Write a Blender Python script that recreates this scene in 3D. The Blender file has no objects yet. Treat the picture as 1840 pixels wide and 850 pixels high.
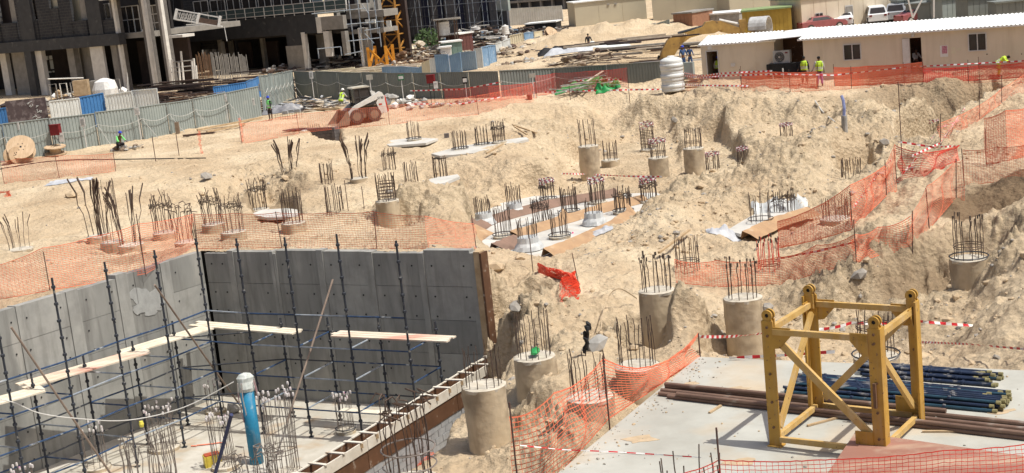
import bpy, bmesh, math, random
import numpy as np
from mathutils import Vector, Matrix
random.seed(7)
RN = random.Random(11)
SC = bpy.context.scene
COL = SC.collection
PI = math.pi

# ------------------------------------------------------------------ camera
F_PX = 2500.0
HOR = -60.0
ROLL = math.atan(0.105)
CAM_H = 8.5
PITCH = math.atan((425 - HOR) * math.cos(ROLL) / F_PX)
_F = Vector((0, math.cos(PITCH), -math.sin(PITCH)))
_R0 = Vector((1, 0, 0)); _U0 = Vector((0, math.sin(PITCH), math.cos(PITCH)))
_R = _R0 * math.cos(ROLL) - _U0 * math.sin(ROLL)
_U = _R0 * math.sin(ROLL) + _U0 * math.cos(ROLL)
CP = Vector((0, 0, CAM_H))
cd = bpy.data.cameras.new('camera'); cam = bpy.data.objects.new('camera', cd); COL.objects.link(cam)
m3 = Matrix((_R, _U, -_F)).transposed()
cam.matrix_world = Matrix.Translation(CP) @ m3.to_4x4()
cd.sensor_width = 36; cd.lens = F_PX / 1840 * 36; cd.clip_start = 0.5; cd.clip_end = 6000
SC.camera = cam

# ------------------------------------------------------------------ light
SUN_EL = math.radians(63); SX, SY = 0.907, -0.42
w = bpy.data.worlds.new('World'); SC.world = w; w.use_nodes = True
nt = w.node_tree; bg = nt.nodes['Background']
sky = nt.nodes.new('ShaderNodeTexSky'); sky.sky_type = 'NISHITA'; sky.sun_disc = False
sky.sun_elevation = SUN_EL; sky.sun_rotation = math.atan2(SX, SY)
sky.dust_density = 5.0; sky.air_density = 1.0
nt.links.new(sky.outputs[0], bg.inputs[0]); bg.inputs[1].default_value = 0.115
sl = bpy.data.lights.new('sun', 'SUN'); sl.energy = 4.6; sl.angle = math.radians(0.5); sl.color = (1, .975, .90)
so = bpy.data.objects.new('sun', sl); COL.objects.link(so)
tosun = Vector((SX * math.cos(SUN_EL), SY * math.cos(SUN_EL), math.sin(SUN_EL)))
so.rotation_euler = tosun.to_track_quat('Z', 'Y').to_euler(); so.location = (0, 0, 60)
SC.view_settings.view_transform = 'Standard'; SC.view_settings.look = 'None'
SC.view_settings.exposure = 0.0; SC.view_settings.gamma = 1.0
SC.cycles.max_bounces = 6

# ------------------------------------------------------------------ pixel -> place helpers
def ray(px, py):
    return (_R * ((px - 920) / F_PX) + _U * (-(py - 425) / F_PX) + _F)
def W(px, py, z=0.0):
    r = ray(px, py); k = (z - CAM_H) / r.z
    return CP + r * k
def DY(px, py, Y):
    r = ray(px, py); return CP + r * (Y / r.y)
def ONP(px, py, P0, n):
    r = ray(px, py); k = (P0 - CP).dot(n) / r.dot(n); return CP + r * k
def PPM(p):                       # photo pixels per metre at a point
    return F_PX / (Vector(p) - CP).dot(_F)
def PRJ(p):
    d = Vector(p) - CP; k = F_PX / d.dot(_F)
    return (920 + d.dot(_R) * k, 425 - d.dot(_U) * k)
def hgt(base, py):                # height of a vertical thing standing at base whose top shows at row py
    return max(.02, (PRJ(base)[1] - py) / PPM(base) / math.cos(PITCH) * 1.0)

# ------------------------------------------------------------------ object helpers
MW = {}
def tag(o, label=None, cat=None, group=None, kind=None):
    if label: o['label'] = label
    if cat: o['category'] = cat
    if group: o['group'] = group
    if kind: o['kind'] = kind
    return o
def thing(name, label, cat, loc=(0, 0, 0), rz=0, group=None):
    o = bpy.data.objects.new(name, None); COL.objects.link(o)
    o.location = loc; o.rotation_euler = (0, 0, rz); o.empty_display_size = .2
    MW[o.name] = Matrix.Translation(Vector(loc)) @ Matrix.Rotation(rz, 4, 'Z')
    return tag(o, label, cat, group)
def cap(*a): return None
class MB:
    def __init__(s): s.v = []; s.f = []; s.m = []
    def add(s, vs, fs, mi=0):
        b = len(s.v); s.v += [tuple(v) for v in vs]; s.f += [tuple(b + i for i in f) for f in fs]; s.m += [mi] * len(fs); return s
    def box(s, c, d, rz=0, mi=0, R=None):
        c = Vector(c); hx, hy, hz = d[0] / 2, d[1] / 2, d[2] / 2
        R = R or Matrix.Rotation(rz, 3, 'Z')
        vs = [c + R @ Vector((x * hx, y * hy, z * hz)) for z in (-1, 1) for x, y in ((-1, -1), (1, -1), (1, 1), (-1, 1))]
        return s.add(vs, [(3, 2, 1, 0), (4, 5, 6, 7), (0, 1, 5, 4), (1, 2, 6, 5), (2, 3, 7, 6), (3, 0, 4, 7)], mi)
    def bar(s, a, b, w_, h_, mi=0, up=(0, 0, 1)):
        a = Vector(a); b = Vector(b); d = (b - a); L = d.length
        if L < 1e-6: return s
        d /= L; u = Vector(up)
        if abs(d.dot(u)) > .99: u = Vector((1, 0, 0))
        x = d.cross(u).normalized(); z = x.cross(d)
        R = Matrix((x, d, z)).transposed()
        return s.box((a + b) / 2, (w_, L, h_), R=R, mi=mi)
    def tube(s, pts, r, n=6, mi=0, caps=True):
        pts = [Vector(p) for p in pts]; vs = []; fs = []
        if not isinstance(r, (list, tuple)): r = [r] * len(pts)
        px_ = None
        for i, p in enumerate(pts):
            d = (pts[min(i + 1, len(pts) - 1)] - pts[max(i - 1, 0)]).normalized()
            if px_ is None:
                px_ = d.orthogonal().normalized()
            px_ = (px_ - d * px_.dot(d)).normalized(); q = d.cross(px_)
            for k in range(n):
                a = 2 * PI * k / n; vs.append(p + (px_ * math.cos(a) + q * math.sin(a)) * r[i])
        for i in range(len(pts) - 1):
            for k in range(n):
                k2 = (k + 1) % n; fs.append((i * n + k, i * n + k2, (i + 1) * n + k2, (i + 1) * n + k))
        if caps:
            fs.append(tuple(range(n))[::-1]); fs.append(tuple((len(pts) - 1) * n + k for k in range(n)))
        return s.add(vs, fs, mi)
    def ring(s, c, R_, r, n=20, m=5, mi=0, ax=None):
        vs = []; fs = []; c = Vector(c)
        for i in range(n):
            a = 2 * PI * i / n
            for j in range(m):
                b = 2 * PI * j / m
                p = Vector(((R_ + r * math.cos(b)) * math.cos(a), (R_ + r * math.cos(b)) * math.sin(a), r * math.sin(b)))
                vs.append(c + (ax @ p if ax else p))
        for i in range(n):
            for j in range(m):
                fs.append((i * m + j, ((i + 1) % n) * m + j, ((i + 1) % n) * m + (j + 1) % m, i * m + (j + 1) % m))
        return s.add(vs, fs, mi)
    def lathe(s, c, prof, n=20, mi=0, ax=None, jit=0, rng=RN):
        c = Vector(c); vs = []; fs = []
        for (r, z) in prof:
            for k in range(n):
                a = 2 * PI * k / n; rr = r * (1 + (rng.uniform(-jit, jit) if jit else 0))
                p = Vector((rr * math.cos(a), rr * math.sin(a), z)); vs.append(c + (ax @ p if ax else p))
        for i in range(len(prof) - 1):
            for k in range(n):
                k2 = (k + 1) % n; fs.append((i * n + k, i * n + k2, (i + 1) * n + k2, (i + 1) * n + k))
        if prof[0][0] > 1e-4: fs.append(tuple(range(n))[::-1])
        if prof[-1][0] > 1e-4: fs.append(tuple((len(prof) - 1) * n + k for k in range(n)))
        return s.add(vs, fs, mi)
    def prism(s, poly, z0, z1, mi=0):
        n = len(poly); vs = [Vector((p[0], p[1], z0)) for p in poly] + [Vector((p[0], p[1], z1)) for p in poly]
        A = sum(poly[i][0] * poly[(i + 1) % n][1] - poly[(i + 1) % n][0] * poly[i][1] for i in range(n))
        fs = [tuple(range(n))[::-1], tuple(range(n, 2 * n))] + [(i, (i + 1) % n, n + (i + 1) % n, n + i) for i in range(n)]
        if A < 0: fs = [f[::-1] for f in fs]
        return s.add(vs, fs, mi)
    def slab3(s, quad, nrm, th, mi=0):     # extruded polygon
        nrm = Vector(nrm).normalized(); n = len(quad); q = [Vector(p) for p in quad]
        vs = q + [p + nrm * th for p in q]
        fs = [tuple(range(n))[::-1], tuple(range(n, 2 * n))] + [(i, (i + 1) % n, n + (i + 1) % n, n + i) for i in range(n)]
        return s.add(vs, fs, mi)
    def rock(s, c, r, mi=0, flat=.7, rng=RN):
        T = (1 + 5 ** .5) / 2
        iv = [(-1, T, 0), (1, T, 0), (-1, -T, 0), (1, -T, 0), (0, -1, T), (0, 1, T), (0, -1, -T), (0, 1, -T), (T, 0, -1), (T, 0, 1), (-T, 0, -1), (-T, 0, 1)]
        fs = [(0, 11, 5), (0, 5, 1), (0, 1, 7), (0, 7, 10), (0, 10, 11), (1, 5, 9), (5, 11, 4), (11, 10, 2), (10, 7, 6), (7, 1, 8), (3, 9, 4), (3, 4, 2), (3, 2, 6), (3, 6, 8), (3, 8, 9), (4, 9, 5), (2, 4, 11), (6, 2, 10), (8, 6, 7), (9, 8, 1)]
        Rm = Matrix.Rotation(rng.uniform(0, 6.28), 3, 'Z') @ Matrix.Rotation(rng.uniform(-.6, .6), 3, 'X')
        ax = (rng.uniform(.6, 1.2), rng.uniform(.6, 1.2), flat * rng.uniform(.7, 1.1)); vs = []
        for v in iv:
            k = r * rng.uniform(.75, 1.15) / 1.9
            vs.append(Vector(c) + Rm @ Vector((v[0] * ax[0] * k, v[1] * ax[1] * k, v[2] * ax[2] * k)))
        return s.add(vs, fs, mi)
    def build(s, name, mats, parent=None, origin=None, local=False, smooth=False):
        if not isinstance(mats, (list, tuple)): mats = [mats]
        me = bpy.data.meshes.new(name)
        if parent is not None and not local: inv = MW[parent.name].inverted()
        elif origin is not None: inv = Matrix.Translation(-Vector(origin))
        else: inv = None
        vs = s.v if inv is None else [tuple(inv @ Vector(v)) for v in s.v]
        me.from_pydata(vs, [], s.f)
        for m_ in mats: me.materials.append(m_)
        if len(mats) > 1: me.polygons.foreach_set('material_index', s.m)
        if smooth: me.polygons.foreach_set('use_smooth', [True] * len(s.f))
        me.update()
        o = bpy.data.objects.new(name, me); COL.objects.link(o)
        if parent is not None: o.parent = parent; MW[o.name] = MW[parent.name]
        elif origin is not None: o.location = origin; MW[o.name] = Matrix.Translation(Vector(origin))
        else: MW[o.name] = Matrix.Identity(4)
        return o
def inst(name, mesh, mat4, parent=None):   # object sharing mesh data at world matrix mat4
    o = bpy.data.objects.new(name, mesh); COL.objects.link(o)
    if parent is not None:
        o.parent = parent; o.matrix_local = MW[parent.name].inverted() @ mat4
    else: o.matrix_local = mat4
    return o

# ------------------------------------------------------------------ materials
MATS = {}
def lin(c):
    return tuple(((x / 255) / 12.92 if x / 255 <= .04045 else ((x / 255 + .055) / 1.055) ** 2.4) for x in c)
def mat(name, c1, c2=None, rough=.8, metal=0, scale=3, bump=0, bscale=None, c3=None, s3=20, fac3=(.62, .72), stretch=None, spec=.3, detail=6, streak=None):
    if name in MATS: return MATS[name]
    m = bpy.data.materials.new(name); m.use_nodes = True; n = m.node_tree; b = n.nodes['Principled BSDF']
    b.inputs['Roughness'].default_value = rough; b.inputs['Metallic'].default_value = metal
    b.inputs['Specular IOR Level'].default_value = spec
    if c2 is None: c2 = tuple(x * .72 for x in c1)
    tc = n.nodes.new('ShaderNodeTexCoord'); mp = n.nodes.new('ShaderNodeMapping'); n.links.new(tc.outputs['Object'], mp.inputs[0])
    if stretch: mp.inputs['Scale'].default_value = stretch
    nz = n.nodes.new('ShaderNodeTexNoise'); nz.inputs['Scale'].default_value = scale; nz.inputs['Detail'].default_value = detail; nz.inputs['Roughness'].default_value = .62
    n.links.new(mp.outputs[0], nz.inputs[0])
    cr = n.nodes.new('ShaderNodeValToRGB'); cr.color_ramp.elements[0].position = .34; cr.color_ramp.elements[1].position = .66
    cr.color_ramp.elements[0].color = (*c2, 1); cr.color_ramp.elements[1].color = (*c1, 1)
    n.links.new(nz.outputs[0], cr.inputs[0]); out = cr.outputs[0]
    if c3 is not None:
        n3 = n.nodes.new('ShaderNodeTexNoise'); n3.inputs['Scale'].default_value = s3; n3.inputs['Detail'].default_value = 4
        n.links.new(mp.outputs[0], n3.inputs[0])
        r3 = n.nodes.new('ShaderNodeValToRGB'); r3.color_ramp.elements[0].position = fac3[0]; r3.color_ramp.elements[1].position = fac3[1]
        mx = n.nodes.new('ShaderNodeMix'); mx.data_type = 'RGBA'
        n.links.new(n3.outputs[0], r3.inputs[0]); n.links.new(r3.outputs[0], mx.inputs[0]); n.links.new(out, mx.inputs[6]); mx.inputs[7].default_value = (*c3, 1)
        out = mx.outputs[2]
    if streak:
        ms = n.nodes.new('ShaderNodeMapping'); n.links.new(tc.outputs['Object'], ms.inputs[0]); ms.inputs['Scale'].default_value = (streak[0], streak[0], streak[0] * .12)
        ns = n.nodes.new('ShaderNodeTexNoise'); ns.inputs['Scale'].default_value = 1; ns.inputs['Detail'].default_value = 7; ns.inputs['Roughness'].default_value = .65; n.links.new(ms.outputs[0], ns.inputs[0])
        rs = n.nodes.new('ShaderNodeValToRGB'); rs.color_ramp.elements[0].position = .50; rs.color_ramp.elements[1].position = .72; rs.color_ramp.elements[1].color = (streak[2], streak[2], streak[2], 1)
        mx = n.nodes.new('ShaderNodeMix'); mx.data_type = 'RGBA'; n.links.new(ns.outputs[0], rs.inputs[0]); n.links.new(rs.outputs[0], mx.inputs[0]); n.links.new(out, mx.inputs[6]); mx.inputs[7].default_value = (*streak[1], 1); out = mx.outputs[2]
    n.links.new(out, b.inputs['Base Color'])
    if bump:
        nb = n.nodes.new('ShaderNodeTexNoise'); nb.inputs['Scale'].default_value = bscale or scale * 6; nb.inputs['Detail'].default_value = 6
        n.links.new(mp.outputs[0], nb.inputs[0])
        bp = n.nodes.new('ShaderNodeBump'); bp.inputs['Strength'].default_value = min(1, bump * 10); bp.inputs['Distance'].default_value = bump
        n.links.new(nb.outputs[0], bp.inputs['Height']); n.links.new(bp.outputs[0], b.inputs['Normal'])
    MATS[name] = m; return m

# ------------------------------------------------------------------ noise
def _h(ix, iy, s):
    h = (ix.astype(np.int64) * 374761393 + iy.astype(np.int64) * 668265263 + s * 974634777) & 0xffffffff
    h = ((h ^ (h >> 13)) * 1274126177) & 0xffffffff
    return ((h ^ (h >> 16)) & 0xffff) / 65535.0
def vnoise(x, y, s=0):
    ix = np.floor(x); iy = np.floor(y); fx = x - ix; fy = y - iy; ix = ix.astype(np.int64); iy = iy.astype(np.int64)
    u = fx * fx * fx * (fx * (fx * 6 - 15) + 10); v = fy * fy * fy * (fy * (fy * 6 - 15) + 10)
    a = _h(ix, iy, s); b = _h(ix + 1, iy, s); c = _h(ix, iy + 1, s); d = _h(ix + 1, iy + 1, s)
    return (a + (b - a) * u) * (1 - v) + (c + (d - c) * u) * v - .5
def fbm(x, y, o=5, s=0, g=.5, rid=False):
    t = 0; a = 1; f = 1; c, sn = math.cos(.6), math.sin(.6)
    for i in range(o):
        X = (x * c - y * sn) * f + 17.3 * i; Y = (x * sn + y * c) * f + 5.1 * i
        n_ = vnoise(X, Y, s + i * 7)
        if rid: n_ = .25 - np.abs(n_)
        t = t + n_ * a; a *= g; f *= 2.03
    return t
# ------------------------------------------------------------------ pit frame
PC = W(363, 451, 0)
_e = (W(857, 453, 0) - PC); PITW = _e.length; E1 = _e.normalized(); E2 = Vector((E1.y, -E1.x, 0))
if E2.y > 0: E2 = -E2
FLOOR = -5.2; FORM = -3.3
def PT(s, t, z): return PC + E1 * s + E2 * t + Vector((0, 0, z))
def ST(px, py, z):
    p = W(px, py, z) - PC; return p.dot(E1), p.dot(E2)
PRZ = math.atan2(E1.y, E1.x)

# ------------------------------------------------------------------ terrain
CTRL = [(0,300,0),(120,275,0),(260,255,0),(400,225,0),(532,190,0),(620,215,0),(700,218,0),(800,200,0),(900,190,0),(1000,172,0),(1180,160,0),(1300,162,.05),(1473,157,.05),(1600,150,.05),(1700,148,.1),(1840,143,.15),
(920,60,0),(1100,60,0),(1300,50,0),(1600,60,0),(500,110,0),(200,150,0),(0,160,0),(1800,60,0),(700,120,0),(920,120,.1),(1100,120,0),
(0,380,-.25),(100,360,-.2),(200,300,0),(300,290,0),(400,270,0),(480,280,-.1),(100,420,-.6),(0,450,-.5),(250,445,-.85),(200,425,-.8),(400,410,-1.0),(330,455,-.8),(550,400,-1.1),(330,340,-.35),(400,330,-.4),(460,312,-.35),(425,350,-.9),(470,378,-1.6),(440,370,-1.3),(505,345,-.5),(560,345,-.7),(610,375,-1.0),
(0,530,-.1),(100,505,-.15),(200,485,-.1),(300,460,-.15),(360,442,-.15),(450,440,-.2),(600,440,-.2),(740,440,-.2),(850,446,-.25),(870,470,-.4),
(560,310,-.3),(645,322,-.55),(620,270,-.1),(700,300,-.7),(740,322,-.8),(700,262,-.2),(743,252,-.35),(790,320,-.9),(830,270,-.5),(900,256,-.5),(960,260,-.3),(950,230,-.1),(840,300,-.6),
(700,420,-1.7),(640,410,-1.3),(760,425,-1.9),(780,360,-.35),(740,350,-.4),(850,325,-.3),(900,300,-.35),(950,285,-.4),(990,265,-.3),(840,372,-1.9),(870,352,-1.7),
(900,430,-2),(950,455,-2),(1050,410,-2),(1190,352,-2),(860,395,-2),(1000,345,-2),(1100,330,-1.9),(1000,470,-1.5),(1100,430,-1.8),(940,320,-1.0),(990,310,-1.5),
(1057,318,-2.25),(1010,320,-2.0),(1020,285,-1.7),(1100,296,-2.1),(1140,285,-2.2),(1190,312,-2.3),(1250,305,-2.0),(1330,296,-1.8),(1280,305,-1.9),(1165,270,-2.1),
(950,180,0),(1050,178,0),(1150,176,0),(1250,172,.1),(1350,180,0),(1450,178,0),(1560,172,.1),(1660,168,.1),(1790,158,.15),
(960,215,-.5),(1040,205,-.9),(1100,215,-1.5),(1200,215,-1.3),(1150,240,-2.1),(1030,240,-1.8),(1000,230,-1.0),(1235,235,-1.6),(1290,225,-.6),(1320,260,-1.7),(1360,225,-.7),(1400,240,-1.7),(1360,262,-1.2),
(1440,225,-.9),(1500,230,-1.4),(1560,215,-.8),(1400,285,-.7),(1470,265,-.45),(1530,262,-.5),(1500,300,-1.2),(1575,290,-1.7),(1545,312,-1.9),(1440,310,-1.2),
(1600,225,-.5),(1640,243,-2.3),(1700,236,-2.3),(1750,222,-1.9),(1640,200,-.6),(1720,190,-.3),(1780,178,-.1),
(1200,385,-1.3),(1250,330,-1.6),(1300,350,-1.2),(1300,420,-1.6),(1230,430,-1.6),(1140,430,-1.7),
(1380,400,-2.1),(1425,388,-2.1),(1340,410,-2.0),(1460,345,-1.4),(1400,325,-1.2),(1500,392,-2.0),(1237,490,-2.0),(1350,500,-2.0),(1300,470,-1.9),
(1600,300,-.9),(1640,255,-.5),(1700,270,-.2),(1640,300,-.3),(1700,300,0),(1600,380,-.6),(1650,360,-.3),(1540,400,-1.1),(1440,420,-1.7),(1460,470,-1.3),(1550,470,-.8),(1620,430,-.5),(1800,200,.2),(1840,180,.2),(1800,300,.3),(1840,260,.3),(1720,360,-.3),(1780,400,-.3),(1790,350,.1),(1840,420,.2),(1840,520,.3),(1840,620,.1),
(1740,490,-.95),(1690,470,-.9),(1700,540,-2.1),(1640,520,-1.9),(1560,510,-1.6),(1450,510,-1.9),(1560,560,-2.1),(1480,560,-2.1),(1640,600,-1.9),(1750,570,-1.1),(1720,640,-1.5),(1800,640,-.4),(1560,640,-2.1),(1650,650,-1.9),
(1180,605,-2.1),(1130,600,-1.9),(1250,575,-1.0),(1225,560,-1.1),(1290,600,-1.9),(1335,632,-2.1),(1260,635,-2.1),(1400,640,-2.2),(1110,520,-1.4),(1060,520,-1.0),(980,490,-1.2),(1000,550,-1.3),(900,500,-.6),(890,550,-1.5),(900,590,-3.2),(930,600,-2.6),(1050,600,-1.7),(1000,590,-1.3),(1010,640,-.9),(945,675,-1.5),(1145,690,-1.0),(1195,665,-1.2),(1100,640,-1.4),
(1000,690,-.6),(968,692,-.75),(1020,740,-.75),(940,715,-1.5),(1060,735,-1.0),(960,800,-2.0),(1000,800,-1.3),(1150,760,-1.5),(1500,900,-.6),(1000,900,-2),(900,700,-2.8)]
def uv(x, y): 
    Y = np.maximum(y + 10, 1.0); return x / Y, np.log(Y)
_cp = [W(a, b, c) for a, b, c in CTRL]
_cp += [Vector((x, y, 0)) for x, y in ((-60, 5), (-30, -5), (60, 5), (30, -5), (0, -5), (-300, 200), (300, 200), (0, 400), (-800, 900), (800, 900), (0, 3000), (-80, 60), (80, 60), (-50, 30), (50, 30), (60,100),(-70,100))]
_cu, _cv = uv(np.array([p.x for p in _cp]), np.array([p.y for p in _cp])); _cz = np.array([p.z for p in _cp])
def _phi(r2): return np.sqrt(r2 + .00006)
_A = _phi((_cu[:, None] - _cu[None]) ** 2 + (_cv[:, None] - _cv[None]) ** 2)
_w = np.linalg.solve(_A + np.eye(len(_cz)) * -4e-3, _cz - _cz.mean())
def base_z(x, y):
    sh = x.shape; u, v = uv(x.ravel(), y.ravel()); out = np.empty(u.size)
    for i in range(0, u.size, 20000):
        out[i:i + 20000] = _phi((u[i:i + 20000, None] - _cu) ** 2 + (v[i:i + 20000, None] - _cv) ** 2) @ _w
    return np.clip(out + _cz.mean(), -2.5, .35).reshape(sh)
def psd(x, y, poly):             # signed distance to polygon, negative inside
    d = np.full(x.shape, 1e9); ins = np.zeros(x.shape, bool); n = len(poly)
    for i in range(n):
        ax, ay = poly[i][0], poly[i][1]; bx, by = poly[(i + 1) % n][0], poly[(i + 1) % n][1]
        ex, ey = bx - ax, by - ay; t = np.clip(((x - ax) * ex + (y - ay) * ey) / (ex * ex + ey * ey + 1e-9), 0, 1)
        d = np.minimum(d, np.hypot(x - ax - t * ex, y - ay - t * ey))
        c = (ay > y) != (by > y); ins ^= c & (x < (bx - ax) * (y - ay) / ((by - ay) if by != ay else 1e-9) + ax)
    return np.where(ins, -d, d)
def sm(d, w_): t = np.clip(.5 - d / w_, 0, 1); return t * t * (3 - 2 * t)
SLAB = [W(1255, 641, 0), W(1900, 668, 0), W(2300, 900, 0), W(1700, 1100, 0), W(600, 1200, 0)]
_t0 = ST(823, 686, FORM)
FS = _t0[0]                                  # formwork line: s = FS
KL = -.14                                    # the left wall leans this much off square
def PL(d, t, z): return PT(d + KL * t, t, z)   # d metres in front of the left wall
PITPOLY = [PT(-.15, -.15, 0), PT(FS + .0, -.15, 0), PT(FS + .0, 60, 0), PL(-.15, 60, 0)]
HOLE = [PT(FS - 1, .9, 0), PT(FS + 1.3, .9, 0), PT(FS + 2.2, 3, 0), PT(FS + 2.9, 6, 0), PT(FS + 3.4, 8, 0), PT(FS + 4.4, 12, 0), PT(FS + 6, 40, 0), PT(FS - 1, 40, 0)]
print('pit', PC, PITW, FS, E1, E2, 'left wall check', PRJ(PL(0, 8, 0)), PRJ(PL(0, 12, 0)), ST(0,545,0), ST(534,652,-3.3), ST(476,680,-3.3))
BLIND = [W(885, 458, -2), W(985, 466, -2), W(1205, 358, -2), W(1185, 344, -2), W(960, 352, -2), W(842, 395, -2), W(850, 430, -2)]
# fan-shaped grid: dense where the photograph looks, coarse beyond
_tt = np.concatenate([-np.geomspace(3.2, .46, 16)[:-1], np.linspace(-.44, .40, 860), np.geomspace(.42, 3.2, 16)[1:]])
_yy = np.concatenate([np.linspace(-9.0, 17, 10)[:-1] + 10, np.exp(np.linspace(math.log(27.5), math.log(104), 740)), np.geomspace(104, 420, 150)[1:], np.geomspace(420, 4000, 14)[1:]])
GT, GY = np.meshgrid(_tt, _yy); GX = GT * GY; GYw = GY - 10
def terrain_z(X, Y):
    wx = fbm(X * .7, Y * .7, 4, 3) * .55; wy = fbm(X * .7 + 40, Y * .7, 4, 9) * .55
    fade = np.clip((110 - Y) / 20, 0, 1) * np.clip((Y - 16) / 6, 0, 1)
    z = base_z(X + wx * fade, Y + wy * fade)
    return z, fade
GZ, FADE = terrain_z(GX, GYw)
gy = np.gradient(GZ, axis=0) / np.maximum(np.gradient(GYw, axis=0), 1e-6); gx = np.gradient(GZ, axis=1) / np.maximum(np.gradient(GX, axis=1), 1e-6)
slope = np.hypot(gx, gy); slope = np.minimum(slope, 1.5)
# roughness mask: trafficked sand is smoother, spoil and banks are cloddy
def ell(px, py, z, rx, ry, rot=0):
    c = W(px, py, z); dx = GX - c.x; dy = GYw - c.y; ca, sa = math.cos(rot), math.sin(rot)
    return np.clip(1 - np.hypot((dx * ca + dy * sa) / rx, (-dx * sa + dy * ca) / ry), 0, 1)
rough = np.clip(slope * 1.5, 0, 1) * .7 + .10
for (px, py, z, rx, ry, k) in ((1250,350,-1.5,5,6,.9),(1180,230,-1.5,9,7,.7),(1450,250,-1,10,9,.8),(1550,300,-1,5,5,.6),(1240,570,-1.4,3,3,.6),(1580,520,-1.7,6,4,.8),(900,520,-1,3,3,.7),(1000,610,-1.6,4,3,.5),(480,330,-.8,4,4,.6),(800,340,-.5,6,4,.6),(960,220,-.6,5,4,.7),(1700,540,-1.8,4,3,.6),(650,438,-.4,10,1.6,.5),(1050,90,0,18,20,.5),(1640,200,-.8,7,4,.5),(1050,500,-1.2,5,3,.3),(1250,430,-1.6,4,5,.4)):
    rough = rough + k * np.sqrt(ell(px, py, z, rx, ry))
rough = rough * (1 - .75 * np.sqrt(ell(1790, 590, -.6, 5, 6)))
rough = np.clip(rough, 0, 1.15) * np.clip((240 - GYw) / 60, .0, 1)
n1 = fbm(GX * .55, GYw * .55, 4, 21); n2 = fbm(GX * 1.9, GYw * 1.9, 4, 33, .55, True) - .1; n3 = fbm(GX * 6, GYw * 6, 3, 55, .6)
n4 = fbm(GX * 13, GYw * 13, 2, 66, .6); gul = fbm(GX * 2.6 + GYw * .6, GYw * .9, 4, 77, .55, True) - .15
cl = fbm(GX * 3.4, GYw * 3.4, 3, 88, .55); clod = np.maximum(cl - .12, 0) * 1.0
GZ = GZ + FADE * (n1 * .14 + rough * (n1 * .52 + n2 * .24 + n3 * .06 + clod * .36 + n4 * .035) + slope * gul * .35 * (1 - .9 * np.sqrt(ell(1790, 590, -.6, 5, 6))) + n3 * .012 + n2 * .02)
# explicit heaps and hollows (px, py, z, radius x, radius y, height)
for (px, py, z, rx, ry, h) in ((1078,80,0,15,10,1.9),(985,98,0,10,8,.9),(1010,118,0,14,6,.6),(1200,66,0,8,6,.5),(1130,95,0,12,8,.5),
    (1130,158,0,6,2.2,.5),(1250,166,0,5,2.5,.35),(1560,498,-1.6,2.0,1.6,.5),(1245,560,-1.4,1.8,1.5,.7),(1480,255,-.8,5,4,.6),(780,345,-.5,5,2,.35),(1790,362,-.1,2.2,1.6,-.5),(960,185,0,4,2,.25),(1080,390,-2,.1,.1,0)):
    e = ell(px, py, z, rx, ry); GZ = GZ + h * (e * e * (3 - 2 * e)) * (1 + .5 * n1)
def ruts(pts, dep=.07, half=.75):        # wheel tracks pressed into the sand
    global GZ
    best = np.full(GZ.shape, 1e9); al = np.zeros(GZ.shape); run = 0
    for i in range(len(pts) - 1):
        a, b_ = pts[i], pts[i + 1]; ex, ey = b_.x - a.x, b_.y - a.y; L = math.hypot(ex, ey)
        t = np.clip(((GX - a.x) * ex + (GYw - a.y) * ey) / (L * L), 0, 1); d = np.hypot(GX - a.x - t * ex, GYw - a.y - t * ey)
        al = np.where(d < best, run + t * L, al); best = np.minimum(best, d); run += L
    k = np.exp(-((best - half) / .17) ** 2); rim = np.exp(-((best - half - .3) / .14) ** 2) + np.exp(-((best - half + .3) / .14) ** 2)
    GZ = GZ - dep * k * (1 + .35 * np.sin(al * 22)) * np.clip(1 + 2 * n1, .2, 1.4) + dep * .45 * rim
for pth in ([(-20, 400), (120, 372), (260, 335), (420, 292), (560, 272), (640, 262)], [(20, 345), (200, 318), (330, 300), (480, 262), (640, 240), (860, 226)], [(430, 300), (520, 290), (640, 300), (720, 282), (830, 290)], [(1660, 340), (1630, 380), (1560, 430), (1480, 455)], [(1840, 560), (1780, 600), (1700, 625)], [(940, 130), (1030, 128), (1160, 105), (1240, 84)]):
    ruts([W(a, b, -.3 if a < 1400 else -.6) for a, b in pth])
def level(poly, z, wd, nz_=0.0, only_down=False):
    global GZ
    d = psd(GX, GYw, poly) + fbm(GX * .8, GYw * .8, 3, 5) * wd * .7 + n3 * wd * .1; m_ = sm(d, wd); t = z + nz_ * (n1 + n2)
    if only_down: GZ = np.where(t < GZ, GZ * (1 - m_) + t * m_, GZ)
    else: GZ = GZ * (1 - m_) + t * m_
level(BLIND, -2.08, .5, .02)
Wz = lambda pts, z: [W(a, b, z) for a, b in pts]
level(Wz([(1600,246),(1625,222),(1700,203),(1785,180),(1800,186),(1750,222),(1690,252),(1640,262)], -1.2), -2.7, .45, .1, True)
level(Wz([(1222,262),(1262,225),(1300,222),(1335,262),(1320,290),(1270,300),(1235,290)], -1.2), -2.05, .5, .1, True)
level(Wz([(1130,232),(1215,228),(1225,255),(1215,300),(1150,300),(1080,302),(1020,322),(1000,300),(1030,262)], -1.5), -2.15, .6, .12, True)
level(Wz([(448,352),(480,340),(520,352),(540,384),(500,395),(455,388)], -.9), -1.55, .4, .05, True)
level(Wz([(842,368),(880,346),(950,325),(1010,318),(1190,330),(1200,345),(960,352),(842,400)], -1.4), -2.05, .5, .05, True)
level(Wz([(550,236),(606,230),(616,262),(588,262),(566,250)], -.4), -.92, .35, .02, True)
level(Wz([(1500,285),(1560,276),(1590,292),(1575,318),(1505,318)], -1.5), -2.15, .4, .05, True)
level(Wz([(1330,372),(1440,356),(1510,366),(1520,395),(1440,405),(1380,425),(1300,425)], -1.5), -2.1, .5, .05, True)
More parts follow.
